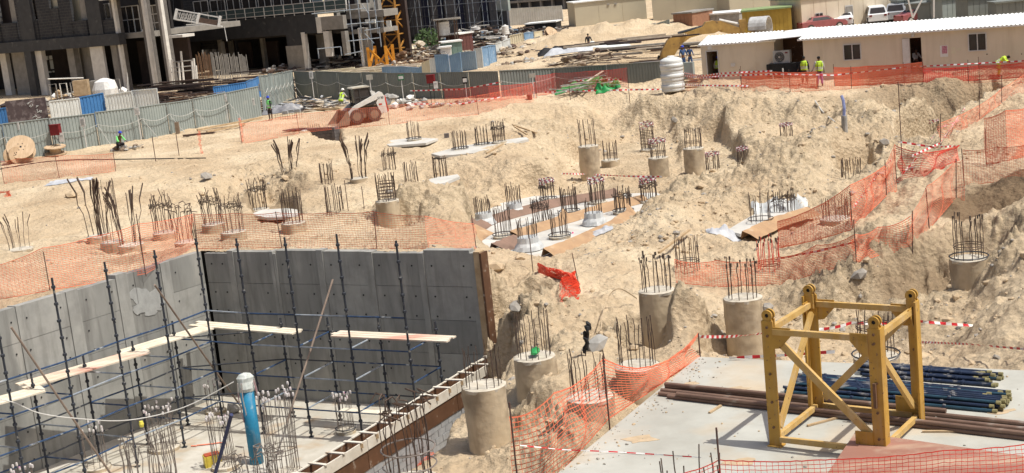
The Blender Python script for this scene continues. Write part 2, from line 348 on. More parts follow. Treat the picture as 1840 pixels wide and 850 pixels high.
level(Wz([(1660,500),(1720,492),(1760,512),(1750,560),(1660,580),(1560,560),(1560,530)], -1.5), -1.3, .5, .1, True)
level(Wz([(1125,560),(1200,560),(1215,600),(1190,640),(1120,640)], -1.6), -2.2, .5, .1, True)
level(Wz([(1270,560),(1380,560),(1400,640),(1260,640)], -1.6), -2.15, .5, .1, True)
level(HOLE, -5.15, .9, .2, True)
level([PT(PITW - .1, -2.1, 0), PT(FS + .5, -2.1, 0), PT(FS + .6, 2, 0), PT(PITW - .1, 0, 0)], -3.62, 1.5, .1, True)
_dp = psd(GX, GYw, PITPOLY); GZ = np.where(_dp < 1.0, np.minimum(GZ, -.05 + np.maximum(_dp - .25, 0) * .5 + n3 * .04), GZ)
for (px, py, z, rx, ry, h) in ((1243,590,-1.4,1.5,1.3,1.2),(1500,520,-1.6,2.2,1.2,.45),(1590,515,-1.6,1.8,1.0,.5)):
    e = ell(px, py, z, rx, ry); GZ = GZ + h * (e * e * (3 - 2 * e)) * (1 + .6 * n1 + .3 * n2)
d_ = psd(GX, GYw, SLAB); m_ = sm(d_ - .25, .5); GZ = GZ * (1 - m_) + (-.09) * m_
def Z(x, y):
    v = np.interp(y + 10, _yy, np.arange(len(_yy))); u = np.interp(x / (y + 10), _tt, np.arange(len(_tt)))
    i = min(int(v), len(_yy) - 2); j = min(int(u), len(_tt) - 2); fv = v - i; fu = u - j
    return float((GZ[i, j] * (1 - fu) + GZ[i, j + 1] * fu) * (1 - fv) + (GZ[i + 1, j] * (1 - fu) + GZ[i + 1, j + 1] * fu) * fv)
def G(px, py, lo=None):            # where the sight line through a pixel meets the ground
    r = ray(px, py); k = (0.8 - CAM_H) / r.z
    for i in range(900):
        p = CP + r * k
        if p.z <= Z(p.x, p.y): break
        k += .03 + .0008 * k
    p.z = Z(p.x, p.y); return p
# mesh with the pit left open
nr, nc = GZ.shape
idx = np.arange(nr * nc).reshape(nr, nc)
cxm = (GX[:-1, :-1] + GX[1:, 1:]) / 2; cym = (GYw[:-1, :-1] + GYw[1:, 1:]) / 2
keep = psd(cxm, cym, PITPOLY) > 0
q = np.stack([idx[:-1, :-1], idx[:-1, 1:], idx[1:, 1:], idx[1:, :-1]], -1)[keep]
me = bpy.data.meshes.new('ground'); nv = nr * nc
me.vertices.add(nv); me.vertices.foreach_set('co', np.stack([GX, GYw, GZ], -1).astype(np.float32).ravel())
nf = len(q); me.loops.add(nf * 4); me.loops.foreach_set('vertex_index', q.astype(np.int32).ravel())
me.polygons.add(nf); me.polygons.foreach_set('loop_start', np.arange(nf, dtype=np.int32) * 4); me.polygons.foreach_set('loop_total', np.full(nf, 4, np.int32))
me.polygons.foreach_set('use_smooth', np.ones(nf, bool)); me.update(calc_edges=True)
at = me.attributes.new('dirt', 'FLOAT', 'POINT')       # gravelly soil; the second attribute holds wet sand and painted shade
soil = np.clip(rough * .55 + n1 * .5 - .1, 0, 1)
damp_shade = np.zeros_like(GZ)  # wet sand, plus shade of banks, trench and hollow painted in brown
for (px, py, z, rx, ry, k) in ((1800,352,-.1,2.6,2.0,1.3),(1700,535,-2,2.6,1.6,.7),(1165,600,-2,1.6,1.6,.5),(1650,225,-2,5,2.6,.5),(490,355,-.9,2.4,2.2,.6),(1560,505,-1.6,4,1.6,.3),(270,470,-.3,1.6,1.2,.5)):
    damp_shade = np.maximum(damp_shade, k * np.clip(ell(px, py, z, rx, ry) * 3.5 + n1 * .5, 0, 1) * (ell(px, py, z, rx, ry) > 0))
at.data.foreach_set('value', soil.astype(np.float32).ravel())
at2 = me.attributes.new('damp_shade', 'FLOAT', 'POINT'); at2.data.foreach_set('value', np.clip(damp_shade, 0, 1).astype(np.float32).ravel())
gm = bpy.data.materials.new('sand'); gm.use_nodes = True; n = gm.node_tree; b = n.nodes['Principled BSDF']; b.inputs['Roughness'].default_value = .95; b.inputs['Specular IOR Level'].default_value = .1
def nd(t): return n.nodes.new(t)
geo = nd('ShaderNodeNewGeometry')
def noi(s, d=6, r=.6, dist=0):
    x = nd('ShaderNodeTexNoise'); x.inputs['Scale'].default_value = s; x.inputs['Detail'].default_value = d; x.inputs['Roughness'].default_value = r; x.inputs['Distortion'].default_value = dist
    n.links.new(geo.outputs['Position'], x.inputs[0]); return x
def ramp(src, stops):
    r = nd('ShaderNodeValToRGB'); e = r.color_ramp.elements
    while len(e) < len(stops): e.new(.5)
    for i, (p, c) in enumerate(stops): e[i].position = p; e[i].color = (*c, 1) if len(c) == 3 else c
    n.links.new(src, r.inputs[0]); return r
def mix(f, a, b_):
    x = nd('ShaderNodeMix'); x.data_type = 'RGBA'
    if isinstance(f, float): x.inputs[0].default_value = f
    else: n.links.new(f, x.inputs[0])
    for s_, v in ((6, a), (7, b_)):
        if isinstance(v, tuple): x.inputs[s_].default_value = (*v, 1)
        else: n.links.new(v, x.inputs[s_])
    return x.outputs[2]
big = ramp(noi(.22, 5).outputs[0], [(.35, (.475, .355, .23)), (.5, (.585, .455, .305)), (.66, (.67, .545, .38))])
fine = ramp(noi(5, 8, .7).outputs[0], [(.30, (.50, .50, .50)), (.45, (.90, .90, .90)), (.75, (1, 1, 1))])
c = nd('ShaderNodeMix'); c.data_type = 'RGBA'; c.blend_type = 'MULTIPLY'; c.inputs[0].default_value = .6; n.links.new(big.outputs[0], c.inputs[6]); n.links.new(fine.outputs[0], c.inputs[7])
ad = nd('ShaderNodeAttribute'); ad.attribute_name = 'dirt'; dr = ramp(ad.outputs['Fac'], [(.15, (0, 0, 0)), (.75, (1, 1, 1))])
grav = ramp(noi(3.2, 8, .75, .4).outputs[0], [(.36, (.30, .235, .155)), (.52, (.50, .395, .265)), (.66, (.60, .49, .345))])
k1 = mix(dr.outputs[0], c.outputs[2], grav.outputs[0])
spk = ramp(noi(22, 3, .6).outputs[0], [(.63, (0, 0, 0)), (.70, (.55, .55, .55))])
k2 = mix(spk.outputs[0], k1, (.27, .205, .14))
br_ = ramp(noi(.42, 8, .68, .3).outputs[0], [(.55, (0, 0, 0)), (.68, (.6, .6, .6))])
k2 = mix(br_.outputs[0], k2, (.40, .305, .20))
wh = ramp(noi(.9, 6, .7).outputs[0], [(.66, (0, 0, 0)), (.74, (.5, .5, .5))])
k3 = mix(wh.outputs[0], k2, (.70, .63, .52))
a2 = nd('ShaderNodeAttribute'); a2.attribute_name = 'damp_shade'
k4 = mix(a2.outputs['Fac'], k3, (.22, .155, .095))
n.links.new(k4, b.inputs['Base Color'])
vo = nd('ShaderNodeTexVoronoi'); vo.inputs['Scale'].default_value = 5.5; n.links.new(geo.outputs['Position'], vo.inputs[0])
mh = nd('ShaderNodeMath'); mh.operation = 'MULTIPLY_ADD'; n.links.new(noi(9, 8, .72).outputs[0], mh.inputs[0]); mh.inputs[1].default_value = 1.6; n.links.new(vo.outputs['Distance'], mh.inputs[2])
bp = nd('ShaderNodeBump'); bp.inputs['Strength'].default_value = .85; bp.inputs['Distance'].default_value = .085; n.links.new(mh.outputs[0], bp.inputs['Height']); n.links.new(bp.outputs[0], b.inputs['Normal'])
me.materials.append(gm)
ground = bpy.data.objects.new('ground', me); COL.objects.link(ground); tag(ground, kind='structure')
MW[ground.name] = Matrix.Identity(4)
# ------------------------------------------------------------------ shared materials
M_conc = mat('concrete', (.36, .355, .34), (.26, .255, .245), .85, scale=1.2, bump=.004, c3=(.44, .43, .40), s3=.8)
M_wall = mat('wall_concrete', (.285, .282, .262), (.20, .198, .183), .8, scale=.9, bump=.003, c3=(.40, .38, .34), s3=.9, fac3=(.55, .75), stretch=(1, 1, .35), detail=9, streak=(3.0, (.13, .125, .115), .75))
M_wall2 = mat('wall_concrete_pale', (.34, .335, .31), (.25, .247, .23), .8, scale=1.4, bump=.003, streak=(3.5, (.15, .145, .13), .6))
M_white = mat('white_timber', (.66, .62, .54), (.52, .47, .39), .8, scale=2, stretch=(1, 1, 1), bump=.002, c3=(.42, .33, .24), s3=3)
M_timber = mat('timber', (.50, .37, .23), (.36, .25, .14), .85, scale=3, bump=.002)
M_brownply = mat('brown_plywood', (.13, .065, .035), (.09, .045, .025), .6, scale=2, bump=.002, c3=(.30, .25, .2), s3=4)
M_block = mat('block', (.34, .345, .35), (.26, .265, .27), .95, scale=4, bump=.006)
M_mortar = mat('mortar', (.33, .32, .30), (.25, .24, .22), .95, scale=6, bump=.004)
M_blue = mat('scaffold_blue', (.035, .075, .16), (.02, .035, .07), .5, scale=5, c3=(.28, .30, .31), s3=3, fac3=(.58, .66))
M_steelpale = mat('worn_steel', (.34, .36, .37), (.16, .2, .26), .5, scale=4, c3=(.5, .5, .5), s3=2)
M_dark = mat('dark_steel', (.04, .045, .055), (.025, .028, .035), .55, scale=6, c3=(.2, .19, .17), s3=5, fac3=(.62, .7))
M_rust = mat('rebar', (.115, .075, .055), (.06, .045, .038), .85, scale=9, c3=(.25, .18, .13), s3=5)
M_rusty = mat('rebar_brown', (.20, .11, .06), (.11, .07, .045), .85, scale=6)
M_plank = mat('plank', (.72, .63, .52), (.56, .46, .34), .85, scale=2.5, stretch=(.3, 1, 1), bump=.002, c3=(.58, .32, .24), s3=1.3, fac3=(.5, .62))
M_plank2 = mat('plank_pale', (.72, .66, .54), (.58, .5, .38), .85, scale=2.5, bump=.002)
M_slab = mat('slab_concrete', (.45, .445, .40), (.33, .32, .28), .85, scale=.6, bump=.004, bscale=14, c3=(.50, .39, .26), s3=.55, fac3=(.52, .74), detail=12, streak=(1.1, (.30, .29, .26), .5))
M_floor = mat('pit_floor_concrete', (.52, .49, .43), (.36, .33, .27), .85, scale=.9, bump=.003, c3=(.40, .30, .2), s3=1.1, fac3=(.55, .75), detail=10)
M_pile = mat('pile_concrete', (.42, .345, .25), (.29, .225, .15), .9, scale=2.2, bump=.04, bscale=6, c3=(.52, .42, .29), s3=1.6, fac3=(.42, .62), detail=9, streak=(4, (.24, .19, .13), .5))
M_pilehead = mat('pile_head', (.56, .51, .43), (.42, .37, .29), .9, scale=4, bump=.01)
M_hole = mat('hole_dark', (.03, .03, .03), (.02, .02, .02), .9)
M_black = mat('black', (.02, .02, .022), (.012, .012, .013), .7)
M_net = mat('net_orange', (.90, .23, .12), (.76, .16, .085), .6, scale=1.5, c3=(.85, .25, .12), s3=.8)
M_netred = mat('net_red', (.82, .085, .06), (.66, .055, .04), .6, scale=1.5)
M_tr = mat('tape_red', (.62, .03, .04), (.5, .02, .03), .5); M_tw = mat('tape_white', (.8, .78, .76), (.7, .68, .66), .5)

# ------------------------------------------------------------------ pit floor and retaining walls
fl = MB().prism([PL(-.3, -.3, 0), PT(FS, -.3, 0), PT(FS, 30, 0), PL(-.3, 30, 0)], FLOOR - .4, FLOOR).build('pit_floor', M_floor); tag(fl, kind='structure')
def st_x(x, z=0, left=False):        # distance along a wall whose point shows at column x
    a, b_ = (0, 30)
    if left:
        for _ in range(40):
            m = (a + b_) / 2
            if PRJ(PL(0, m, z))[0] > x: a = m
            else: b_ = m
    else:
        b_ = 13
        for _ in range(40):
            m = (a + b_) / 2
            if PRJ(PT(m, 0, z))[0] < x: a = m
            else: b_ = m
    return (a + b_) / 2
def wall_panels(root, pos, joints, strips, normal_off, seed):
    rg = random.Random(seed); rows = [-.02, -1.12, -2.22, -3.32, -4.4, FLOOR - .1]
    for a, b_, top in joints:
        for i in range(5):
            z1 = rows[i] + (top if i == 0 else 0); z0 = rows[i + 1]; o = rg.uniform(-.006, .006)
            p0 = pos(a + .006, -.3); p1 = pos(b_ - .006, -.3); p2 = pos(b_ - .006, o); p3 = pos(a + .006, o)
            MB().prism([p0, p1, p2, p3], z0 + .006, z1 - .006).build('panel', M_wall if rg.random() < .75 else M_wall2, root)
    for a, b_, top in strips:
        MB().prism([pos(a, -.32), pos(b_, -.32), pos(b_, .035), pos(a, .035)], FLOOR - .1, top).build('joint_strip', M_wall2, root)
    h = MB()
    for a, b_, top in joints:
        for zc in (-.45, -1.45, -2.1, -3.0, -3.9, -4.8):
            for s_ in (a + .25, b_ - .25):
                c = pos(s_ + rg.uniform(-.05, .05), .006); nrm = (pos(s_, 1) - pos(s_, 0)).normalized()
                h.tube([c + Vector((0, 0, zc)), c + nrm * .012 + Vector((0, 0, zc))], .03, 7)
    tag(h.build('tie_holes', M_hole, root), kind='stuff')
bw = thing('retaining_wall', 'grey precast concrete wall along the far side of the pit, in shade', 'retaining wall', PT(0, 0, 0), PRZ)
Bx = lambda x: st_x(x)
wall_panels(bw, lambda s, d: PT(s, d, 0), [(Bx(366), Bx(408), -.06), (Bx(418), Bx(484), .0), (Bx(495), Bx(568), .05), (Bx(579), Bx(655), .03), (Bx(668), Bx(750), -.02), (Bx(760), Bx(843), .08)],
            [(Bx(408), Bx(418), .02), (Bx(484), Bx(489.5), .0), (Bx(490), Bx(495), -.08), (Bx(568), Bx(579), .05), (Bx(655), Bx(668), .0), (Bx(750), Bx(760), -.04), (Bx(843), Bx(851), -.03)], 0, 3)
MB().prism([PT(Bx(852), -.25, 0), PT(Bx(863), -.25, 0), PT(Bx(863), .08, 0), PT(Bx(852), .08, 0)], FLOOR, .02).build('timber_post', M_timber, bw)
MB().prism([PT(Bx(863.2), -.3, 0), PT(Bx(867), -.3, 0), PT(Bx(867), .12, 0), PT(Bx(863.2), .12, 0)], FLOOR, -.02).build('post_face', M_brownply, bw)
lw = thing('retaining_wall', 'pale grey precast concrete wall down the left side of the pit with scaffold shadows', 'retaining wall', PT(0, 0, 0), PRZ)
Lx = lambda x: st_x(x, 0, True)
tl = [0.05, Lx(302), Lx(286), Lx(226), Lx(206), Lx(137), Lx(116), Lx(30), Lx(26)]
js = [(tl[0], tl[1], .02), (tl[2], tl[3], .0), (tl[4], tl[5], -.05), (tl[6], tl[7], .0)]; e = tl[8]
js.append((tl[8], tl[8] + 2.2, 0)); js.append((tl[8] + 2.5, tl[8] + 5, 0)); js.append((tl[8] + 5.3, tl[8] + 8, 0))
wall_panels(lw, lambda t, d: PL(d, t, 0), js, [(tl[1], tl[2], .0), (tl[3], tl[4], .05), (tl[5], tl[6], -.02), (tl[7], tl[8], 0), (tl[8] + 2.2, tl[8] + 2.5, 0), (tl[8] + 5, tl[8] + 5.3, 0)], 0, 5)
t_p = Lx(262)      # plaster smear on one panel
pt = MB(); rg = random.Random(2)
for (u, v, r_) in ((0, -1.1, .34), (.22, -.95, .26), (-.2, -1.3, .22), (.35, -.75, .18), (.05, -1.45, .18), (.3, -1.25, .2)):
    c = PL(.006, t_p + u * 1.6, v); pts = []
    for k in range(12):
        a = k * PI / 6; rr = r_ * rg.uniform(.7, 1.2); pts.append(c + (PL(0, 1, 0) - PL(0, 0, 0)).normalized() * math.cos(a) * rr * 1.5 + Vector((0, 0, math.sin(a) * rr)))
    pt.slab3(pts, E1, .012 + .004 * abs(u))
pt.build('plaster_patch', mat('plaster', (.35, .355, .34), (.27, .27, .26), .8, scale=3, bump=.02), lw)

# ------------------------------------------------------------------ formwork, block wall
ft = thing('formwork_trough', 'long timber formwork trough with white side boards on the pit edge', 'formwork', PT(FS, 0, FORM), PRZ)
t = -1.6; k = 0
segs = [-1.9, .55, 2.9, 5.3, 7.7, 10.1, 12.5, 15]
for i in range(7):
    a, b_ = segs[i] + .01, segs[i + 1] - .01; mt = M_timber if i == 0 else M_white; dz = (-.03 if i == 0 else RN.uniform(-.01, .01))
    MB().prism([PT(FS + .02, a, 0), PT(FS + .06, a, 0), PT(FS + .06, b_, 0), PT(FS + .02, b_, 0)], FORM - .30 + dz, FORM + dz).build('side_board', mt, ft)
    MB().prism([PT(FS - .46, a, 0), PT(FS - .42, a, 0), PT(FS - .42, b_, 0), PT(FS - .46, b_, 0)], FORM - .3 + dz, FORM - .03 + dz).build('side_board', M_brownply, ft)
    MB().prism([PT(FS - .47, a, 0), PT(FS - .41, a, 0), PT(FS - .41, b_, 0), PT(FS - .47, b_, 0)], FORM - .03 + dz, FORM + dz).build('top_lath', M_white, ft)
    MB().prism([PT(FS - .41, a, 0), PT(FS + .015, a, 0), PT(FS + .015, b_, 0), PT(FS - .41, b_, 0)], FORM - .34, FORM - .28).build('trough_base', M_brownply, ft)
tt = -1.3
while tt < 14:
    MB().bar(PT(FS - .47, tt, FORM + .022), PT(FS + .10, tt + RN.uniform(-.04, .04), FORM + .022), .10, .03).build('cross_tie', M_white, ft)
    if RN.random() < .6: MB().bar(PT(FS + .085, tt, FORM), PT(FS + .085, tt, FORM - .12), .04, .08).build('cleat', M_timber, ft)
    tt += .78 + RN.uniform(-.06, .06)
for d_, zz in ((0, 0), (.45, 0)):
    MB().prism([PT(FS - 1.9, -1.9 + d_, 0), PT(FS - .1, -1.9 + d_, 0), PT(FS - .1, -1.86 + d_, 0), PT(FS - 1.9, -1.86 + d_, 0)], FORM - .3, FORM - .02).build('side_board', M_timber, ft)
for x_ in (.5, 1.1, 1.7): MB().bar(PT(FS - x_, -2.0, FORM + .02), PT(FS - x_, -1.3, FORM + .02), .1, .05).build('cross_tie', M_timber, ft)
MB().prism([PT(PITW - .1, -.13, 0), PT(FS, -.13, 0), PT(FS, -.08, 0), PT(PITW - .1, -.08, 0)], FLOOR, FORM - .02).build('end_board', M_brownply, ft)
ply = thing('plywood_shutter', 'dark brown plywood shutter below the white formwork boards', 'shutter', PT(FS, 5, FORM - .4), PRZ)
for i in range(7):
    a, b_ = segs[i] + .01, segs[i + 1] - .01
    MB().prism([PT(FS + .0, a, 0), PT(FS + .028, a, 0), PT(FS + .028, b_, 0), PT(FS + .0, b_, 0)], -4.12, FORM - .31).build('board', M_brownply, ply)
iw = MB().prism([PT(FS - .5, .15, 0), PT(FS - .47, .15, 0), PT(FS - .47, 15, 0), PT(FS - .5, 15, 0)], FLOOR, FORM - .02).build('inner_board', M_white, ply)
blw = thing('block_wall', 'low wall of bare grey concrete blocks under the plywood shutter', 'wall', PT(FS, 5, FLOOR), PRZ)
MB().prism([PT(FS - .19, 1.5, 0), PT(FS - .02, 1.5, 0), PT(FS - .02, 14, 0), PT(FS - .19, 14, 0)], FLOOR - .2, -4.12).build('mortar', M_mortar, blw)
for r_ in range(6):
    tt = 1.5 + (.2 if r_ % 2 else 0)
    while tt < 10.5:
        b_ = tt + .385; o = RN.uniform(-.012, .014)
        MB().prism([PT(FS - .1, tt, 0), PT(FS + o, tt, 0), PT(FS + o, b_, 0), PT(FS - .1, b_, 0)], -4.13 - .2 * r_ - .185, -4.13 - .2 * r_).build('block', M_block, blw); tt += .40
props = MB(); base = PT(FS + .35, 2.3, 0)
for dt in (0, .25): props.bar(PT(FS + .3, 2.25 + dt, -5.2), PT(FS + .3, 2.25 + dt, -4.1), .1, .1)
for dz in (0, .2): props.bar(PT(FS + .38, 1.8, -4.25 - dz), PT(FS + .38, 2.9, -4.2 - dz), .04, .12)
tag(props.build('timber_prop', M_timber, origin=base + Vector((0, 0, -5))), 'short timber props and rails standing at the end of the block wall beside a pile', 'timber prop')

# ------------------------------------------------------------------ scaffold
def std_mesh(p, z1, mt):
    m = MB().tube([Vector((p.x, p.y, FLOOR)), Vector((p.x, p.y, z1))], .034, 7)
    z = FLOOR + .15
    while z < z1 - .05: m.lathe(Vector((p.x, p.y, z)), [(.03, -.05), (.062, -.035), (.062, .03), (.03, .05)], 7); z += .5
    m.box(Vector((p.x, p.y, FLOOR + .01)), (.15, .15, .02)); return m
LV = [-1.25, -2.28, -3.28, -4.3]
def scaf(name, lab, outer, inner, rootpos, corner=None):
    sc = thing(name, lab, 'scaffold', rootpos)
    for p in outer: std_mesh(p, 1.15 + RN.uniform(-.15, .15), 0).build('standard', M_dark, sc)
    for p in inner: std_mesh(p, -1.75 + RN.uniform(-.1, .15), 0).build('standard', M_dark, sc)
    def rail(nm, a, b_, z, mt): MB().tube([Vector((a.x, a.y, z)), Vector((b_.x, b_.y, z))], .026, 6).build(nm, mt, sc)
    for z in LV:
        for i in range(len(outer) - 1): rail('ledger', outer[i], outer[i + 1], z, RN.choice([M_blue, M_steelpale, M_blue]))
        if z > -2: continue
        for i in range(len(inner) - 1): rail('ledger', inner[i], inner[i + 1], z + .05, RN.choice([M_blue, M_dark]))
        for a, b_ in zip(outer, inner): rail('transom', a, b_, z + .03, RN.choice([M_blue, M_steelpale, M_blue]))
    return sc
OC = PT(2.25, 3.2, 0); IC = PT(.95, 1.65, 0)
ss = [4.24, 6.1, 8.03, 10.1]
scb = scaf('scaffold', 'blue tube scaffold standing along the shaded far wall of the pit', [PT(s, 3.2, 0) for s in ss], [PT(s, 1.6, 0) for s in ss], PT(6, 3, FLOOR))
nodes = [(379, 613.5), (307, 643.5), (220.5, 673.5), (129, 710.5), (24, 746)]
op = []; 
for a in nodes:
    s, t = ST(a[0], a[1], -2.28); op.append(PT(s, t, 0))
dl = op[-1] - op[-2]; op += [op[-1] + dl, op[-1] + dl * 2]
inn = [p - (E1 * 1.5) for p in op]
scl = scaf('scaffold', 'blue tube scaffold standing along the sunlit left wall of the pit', op, inn, PT(2, 8, FLOOR))
for z in LV: MB().tube([Vector((op[0].x, op[0].y, z)), PT(ss[0], 3.2, z)], .026, 6).build('ledger', M_steelpale if z > -2 else M_blue, scl)
for z in LV[1:]: MB().tube([Vector((inn[0].x, inn[0].y, z + .05)), PT(ss[0], 1.6, z + .05)], .026, 6).build('ledger', M_dark, scl)
def plank(a, b_, wd, z, mt, lab, n=3):
    d = (b_ - a).normalized(); q = Vector((-d.y, d.x, 0))
    t = thing('scaffold_plank', lab, 'plank', (a + b_) / 2 + Vector((0, 0, z)))
    for i in range(n):
        o = (i - (n - 1) / 2) * (wd / n + .006); e = RN.uniform(-.15, .15)
        MB().bar(a + d * e + q * o + Vector((0, 0, z + .004 * i)), b_ + d * e * .6 + q * o + Vector((0, 0, z + .006)), wd / n - .008, .045).build('board', mt, t)
def PXs(px, py, z): return Vector((W(px, py, z).x, W(px, py, z).y, 0))
zb = -2.2
plank(PXs(352, 582, zb), PXs(537, 597, zb), .55, zb, M_plank2, 'bare pale scaffold plank at the pit corner along the shaded wall')
plank(PXs(604, 600, zb), PXs(812, 610, zb), .6, zb, M_plank, 'pink-stained scaffold plank at the right end of the shaded wall')
plank(PXs(217, 637, zb), PXs(374, 590, zb), .75, zb + .03, M_plank2, 'pale scaffold plank on the left run nearest the pit corner')
plank(PXs(40, 698, zb), PXs(262, 634, zb), .85, zb + .07, M_plank, 'long pink-stained scaffold plank, middle one of the left run')
plank(PXs(-60, 738, zb), PXs(78, 700, zb), .8, zb + .03, M_plank2, 'pale scaffold plank on the left run cut off by the frame')
plank(PXs(608, 736, -4.3), PXs(696, 743, -4.3), .3, -4.3, M_plank2, 'short pale plank low in the pit behind the formwork', 1)
def pole(a, b_, r, mt, lab, nm='prop_pole', cat='pole'):
    tag(MB().tube([a, (a + b_) / 2 + Vector((0, 0, -.03)), b_], r, 7).build(nm, mt, origin=b_), lab, cat)
M_grey = mat('prop_brown', (.30, .23, .18), (.2, .15, .12), .7, scale=3)
pole(DY(278, 512, 40.5), W(436, 735, FLOOR), .032, M_grey, 'brown prop pole slanting from the left scaffold down to the blue pipe')
pole(DY(20, 588, 36.5), W(205, 860, FLOOR + .2), .032, M_grey, 'brown prop pole slanting down at the far left of the pit')
pole(DY(598, 502, 42.5), W(515, 760, FLOOR + .9), .032, M_grey, 'brown prop pole leaning in front of the shaded wall')
def cable(pts, r, mt, name, lab, cat='cable', n=6):
    P = [Vector(p) for p in pts]; out = []
    for i in range(len(P) - 1):
        p0 = P[max(i - 1, 0)]; p1 = P[i]; p2 = P[i + 1]; p3 = P[min(i + 2, len(P) - 1)]
        for k in range(n):
            t = k / n; out.append(.5 * ((2 * p1) + (-p0 + p2) * t + (2 * p0 - 5 * p1 + 4 * p2 - p3) * t * t + (-p0 + 3 * p1 - 3 * p2 + p3) * t ** 3))
    out.append(P[-1]); o = MB().tube(out, r, 5).build(name, mt, origin=P[0]); return tag(o, lab, cat)
M_cable = mat('cable_white', (.62, .6, .56), (.5, .48, .44), .6)
cable([DY(-40, 712, 37), DY(21, 722, 37.2), DY(70, 742, 37.4), DY(140, 752, 37.8), DY(230, 755, 38), DY(330, 732, 38.5), DY(420, 686, 38.6)], .016, M_cable, 'slack_cable', 'white cable sagging across the pit from the left scaffold to the blue pipe')
# blue pipe, wrapped head
M_pipe = mat('pipe_blue', (.025, .24, .42), (.02, .16, .28), .55, scale=3, c3=(.16, .33, .42), s3=5, streak=(5, (.3, .33, .33), .6))
M_foil = mat('foil_wrap', (.62, .64, .60), (.42, .45, .42), .45, scale=6, bump=.02)
pb = W(462, 832, FLOOR); ptop = pb + Vector((0, 0, 2.25)); q_ = ray(441, 684); ptop = DY(441, 684, pb.y + .2)
bp_ = thing('upright_pipe', 'bright blue upright pipe with a silver wrapped head in the pit', 'pipe', pb)
MB().tube([pb, ptop], .205, 20).build('pipe', M_pipe, bp_, smooth=True)
dp = (ptop - pb).normalized(); m = MB(); m.lathe(ptop - dp * .32, [(.215, 0), (.25, .1), (.23, .3), (.245, .42), (.17, .52), (.05, .56)], 16, jit=.07, ax=dp.to_track_quat('Z', 'Y').to_matrix()); m.build('foil_wrap', M_foil, bp_, smooth=False)
m = MB(); 
for i in range(7): a = RN.uniform(0, 6.28); p = ptop + Vector((.28 * math.cos(a), .28 * math.sin(a), 0)); m.tube([p, p + Vector((.06 * math.cos(a), 0, -.5)), p + Vector((.02, 0, -.9 - RN.random() * .4))], .02, 4)
m.build('loose_strip', mat('strip_green', (.35, .42, .36), (.42, .2, .22), .6, scale=2), bp_)
pole(DY(416, 745, 36.3), W(378, 880, FLOOR), .055, mat('navy', (.02, .03, .11), (.015, .02, .07), .4), 'dark navy tube leaning at the left of the blue pipe', 'leaning_tube', 'tube')
# ------------------------------------------------------------------ piles with their rebar
def bar_meshes(style, r, mt, n=4):
    out = []
    for k in range(n):
        rg = random.Random(hash((style, k)) % 999 if False else (len(style) * 31 + k * 7 + ord(style[0])))
        P = []
        for i in range(6):
            t = i / 5; a = .025 if style in ('str', 'cap', 'tape') else .07
            P.append(Vector((rg.uniform(-a, a) * t, rg.uniform(-a, a) * t, t * rg.uniform(.985, 1.0) if i == 5 else t)))
        m = MB()
        if style == 'splay':
            P = [Vector((rg.uniform(-.03, .03) + .30 * t * t + (.08 if t > .5 else 0) * rg.uniform(-1, 1), rg.uniform(-.04, .04), t)) for t in (0, .2, .4, .55, .75, 1)]
            m.tube(P, [r, r, r, r, r * 1.9, r * 1.9], 4)
        elif style == 'hook':
            P = P[:5] + [P[4] + Vector((.02, .03, .14)), P[4] + Vector((rg.uniform(-.2, .2), .15, .17)), P[4] + Vector((rg.uniform(-.3, .3), .28, .08))]
            m.tube(P, r, 4)
        else: m.tube(P, r, 4)
        me_ = bpy.data.meshes.new('bar'); me_.from_pydata([tuple(v) for v in m.v], [], m.f); me_.materials.append(mt); out.append(me_)
    return out
_bm = {}
def BM(style, r, mt):
    k = (style, r, mt.name)
    if k not in _bm: _bm[k] = bar_meshes(style, r, mt)
    return _bm[k]
M_trf = mat('tape_faded', (.42, .10, .14), (.3, .07, .12), .6)
M_barg = mat('bar_grey', (.24, .20, .17), (.13, .11, .10), .75, scale=8, c3=(.4, .38, .35), s3=6)
M_capm = mat('bar_cap', (.70, .66, .62), (.55, .5, .5), .6, scale=9, c3=(.5, .2, .35), s3=9)
M_wire = mat('tie_wire', (.12, .09, .07), (.07, .055, .045), .9, scale=6)
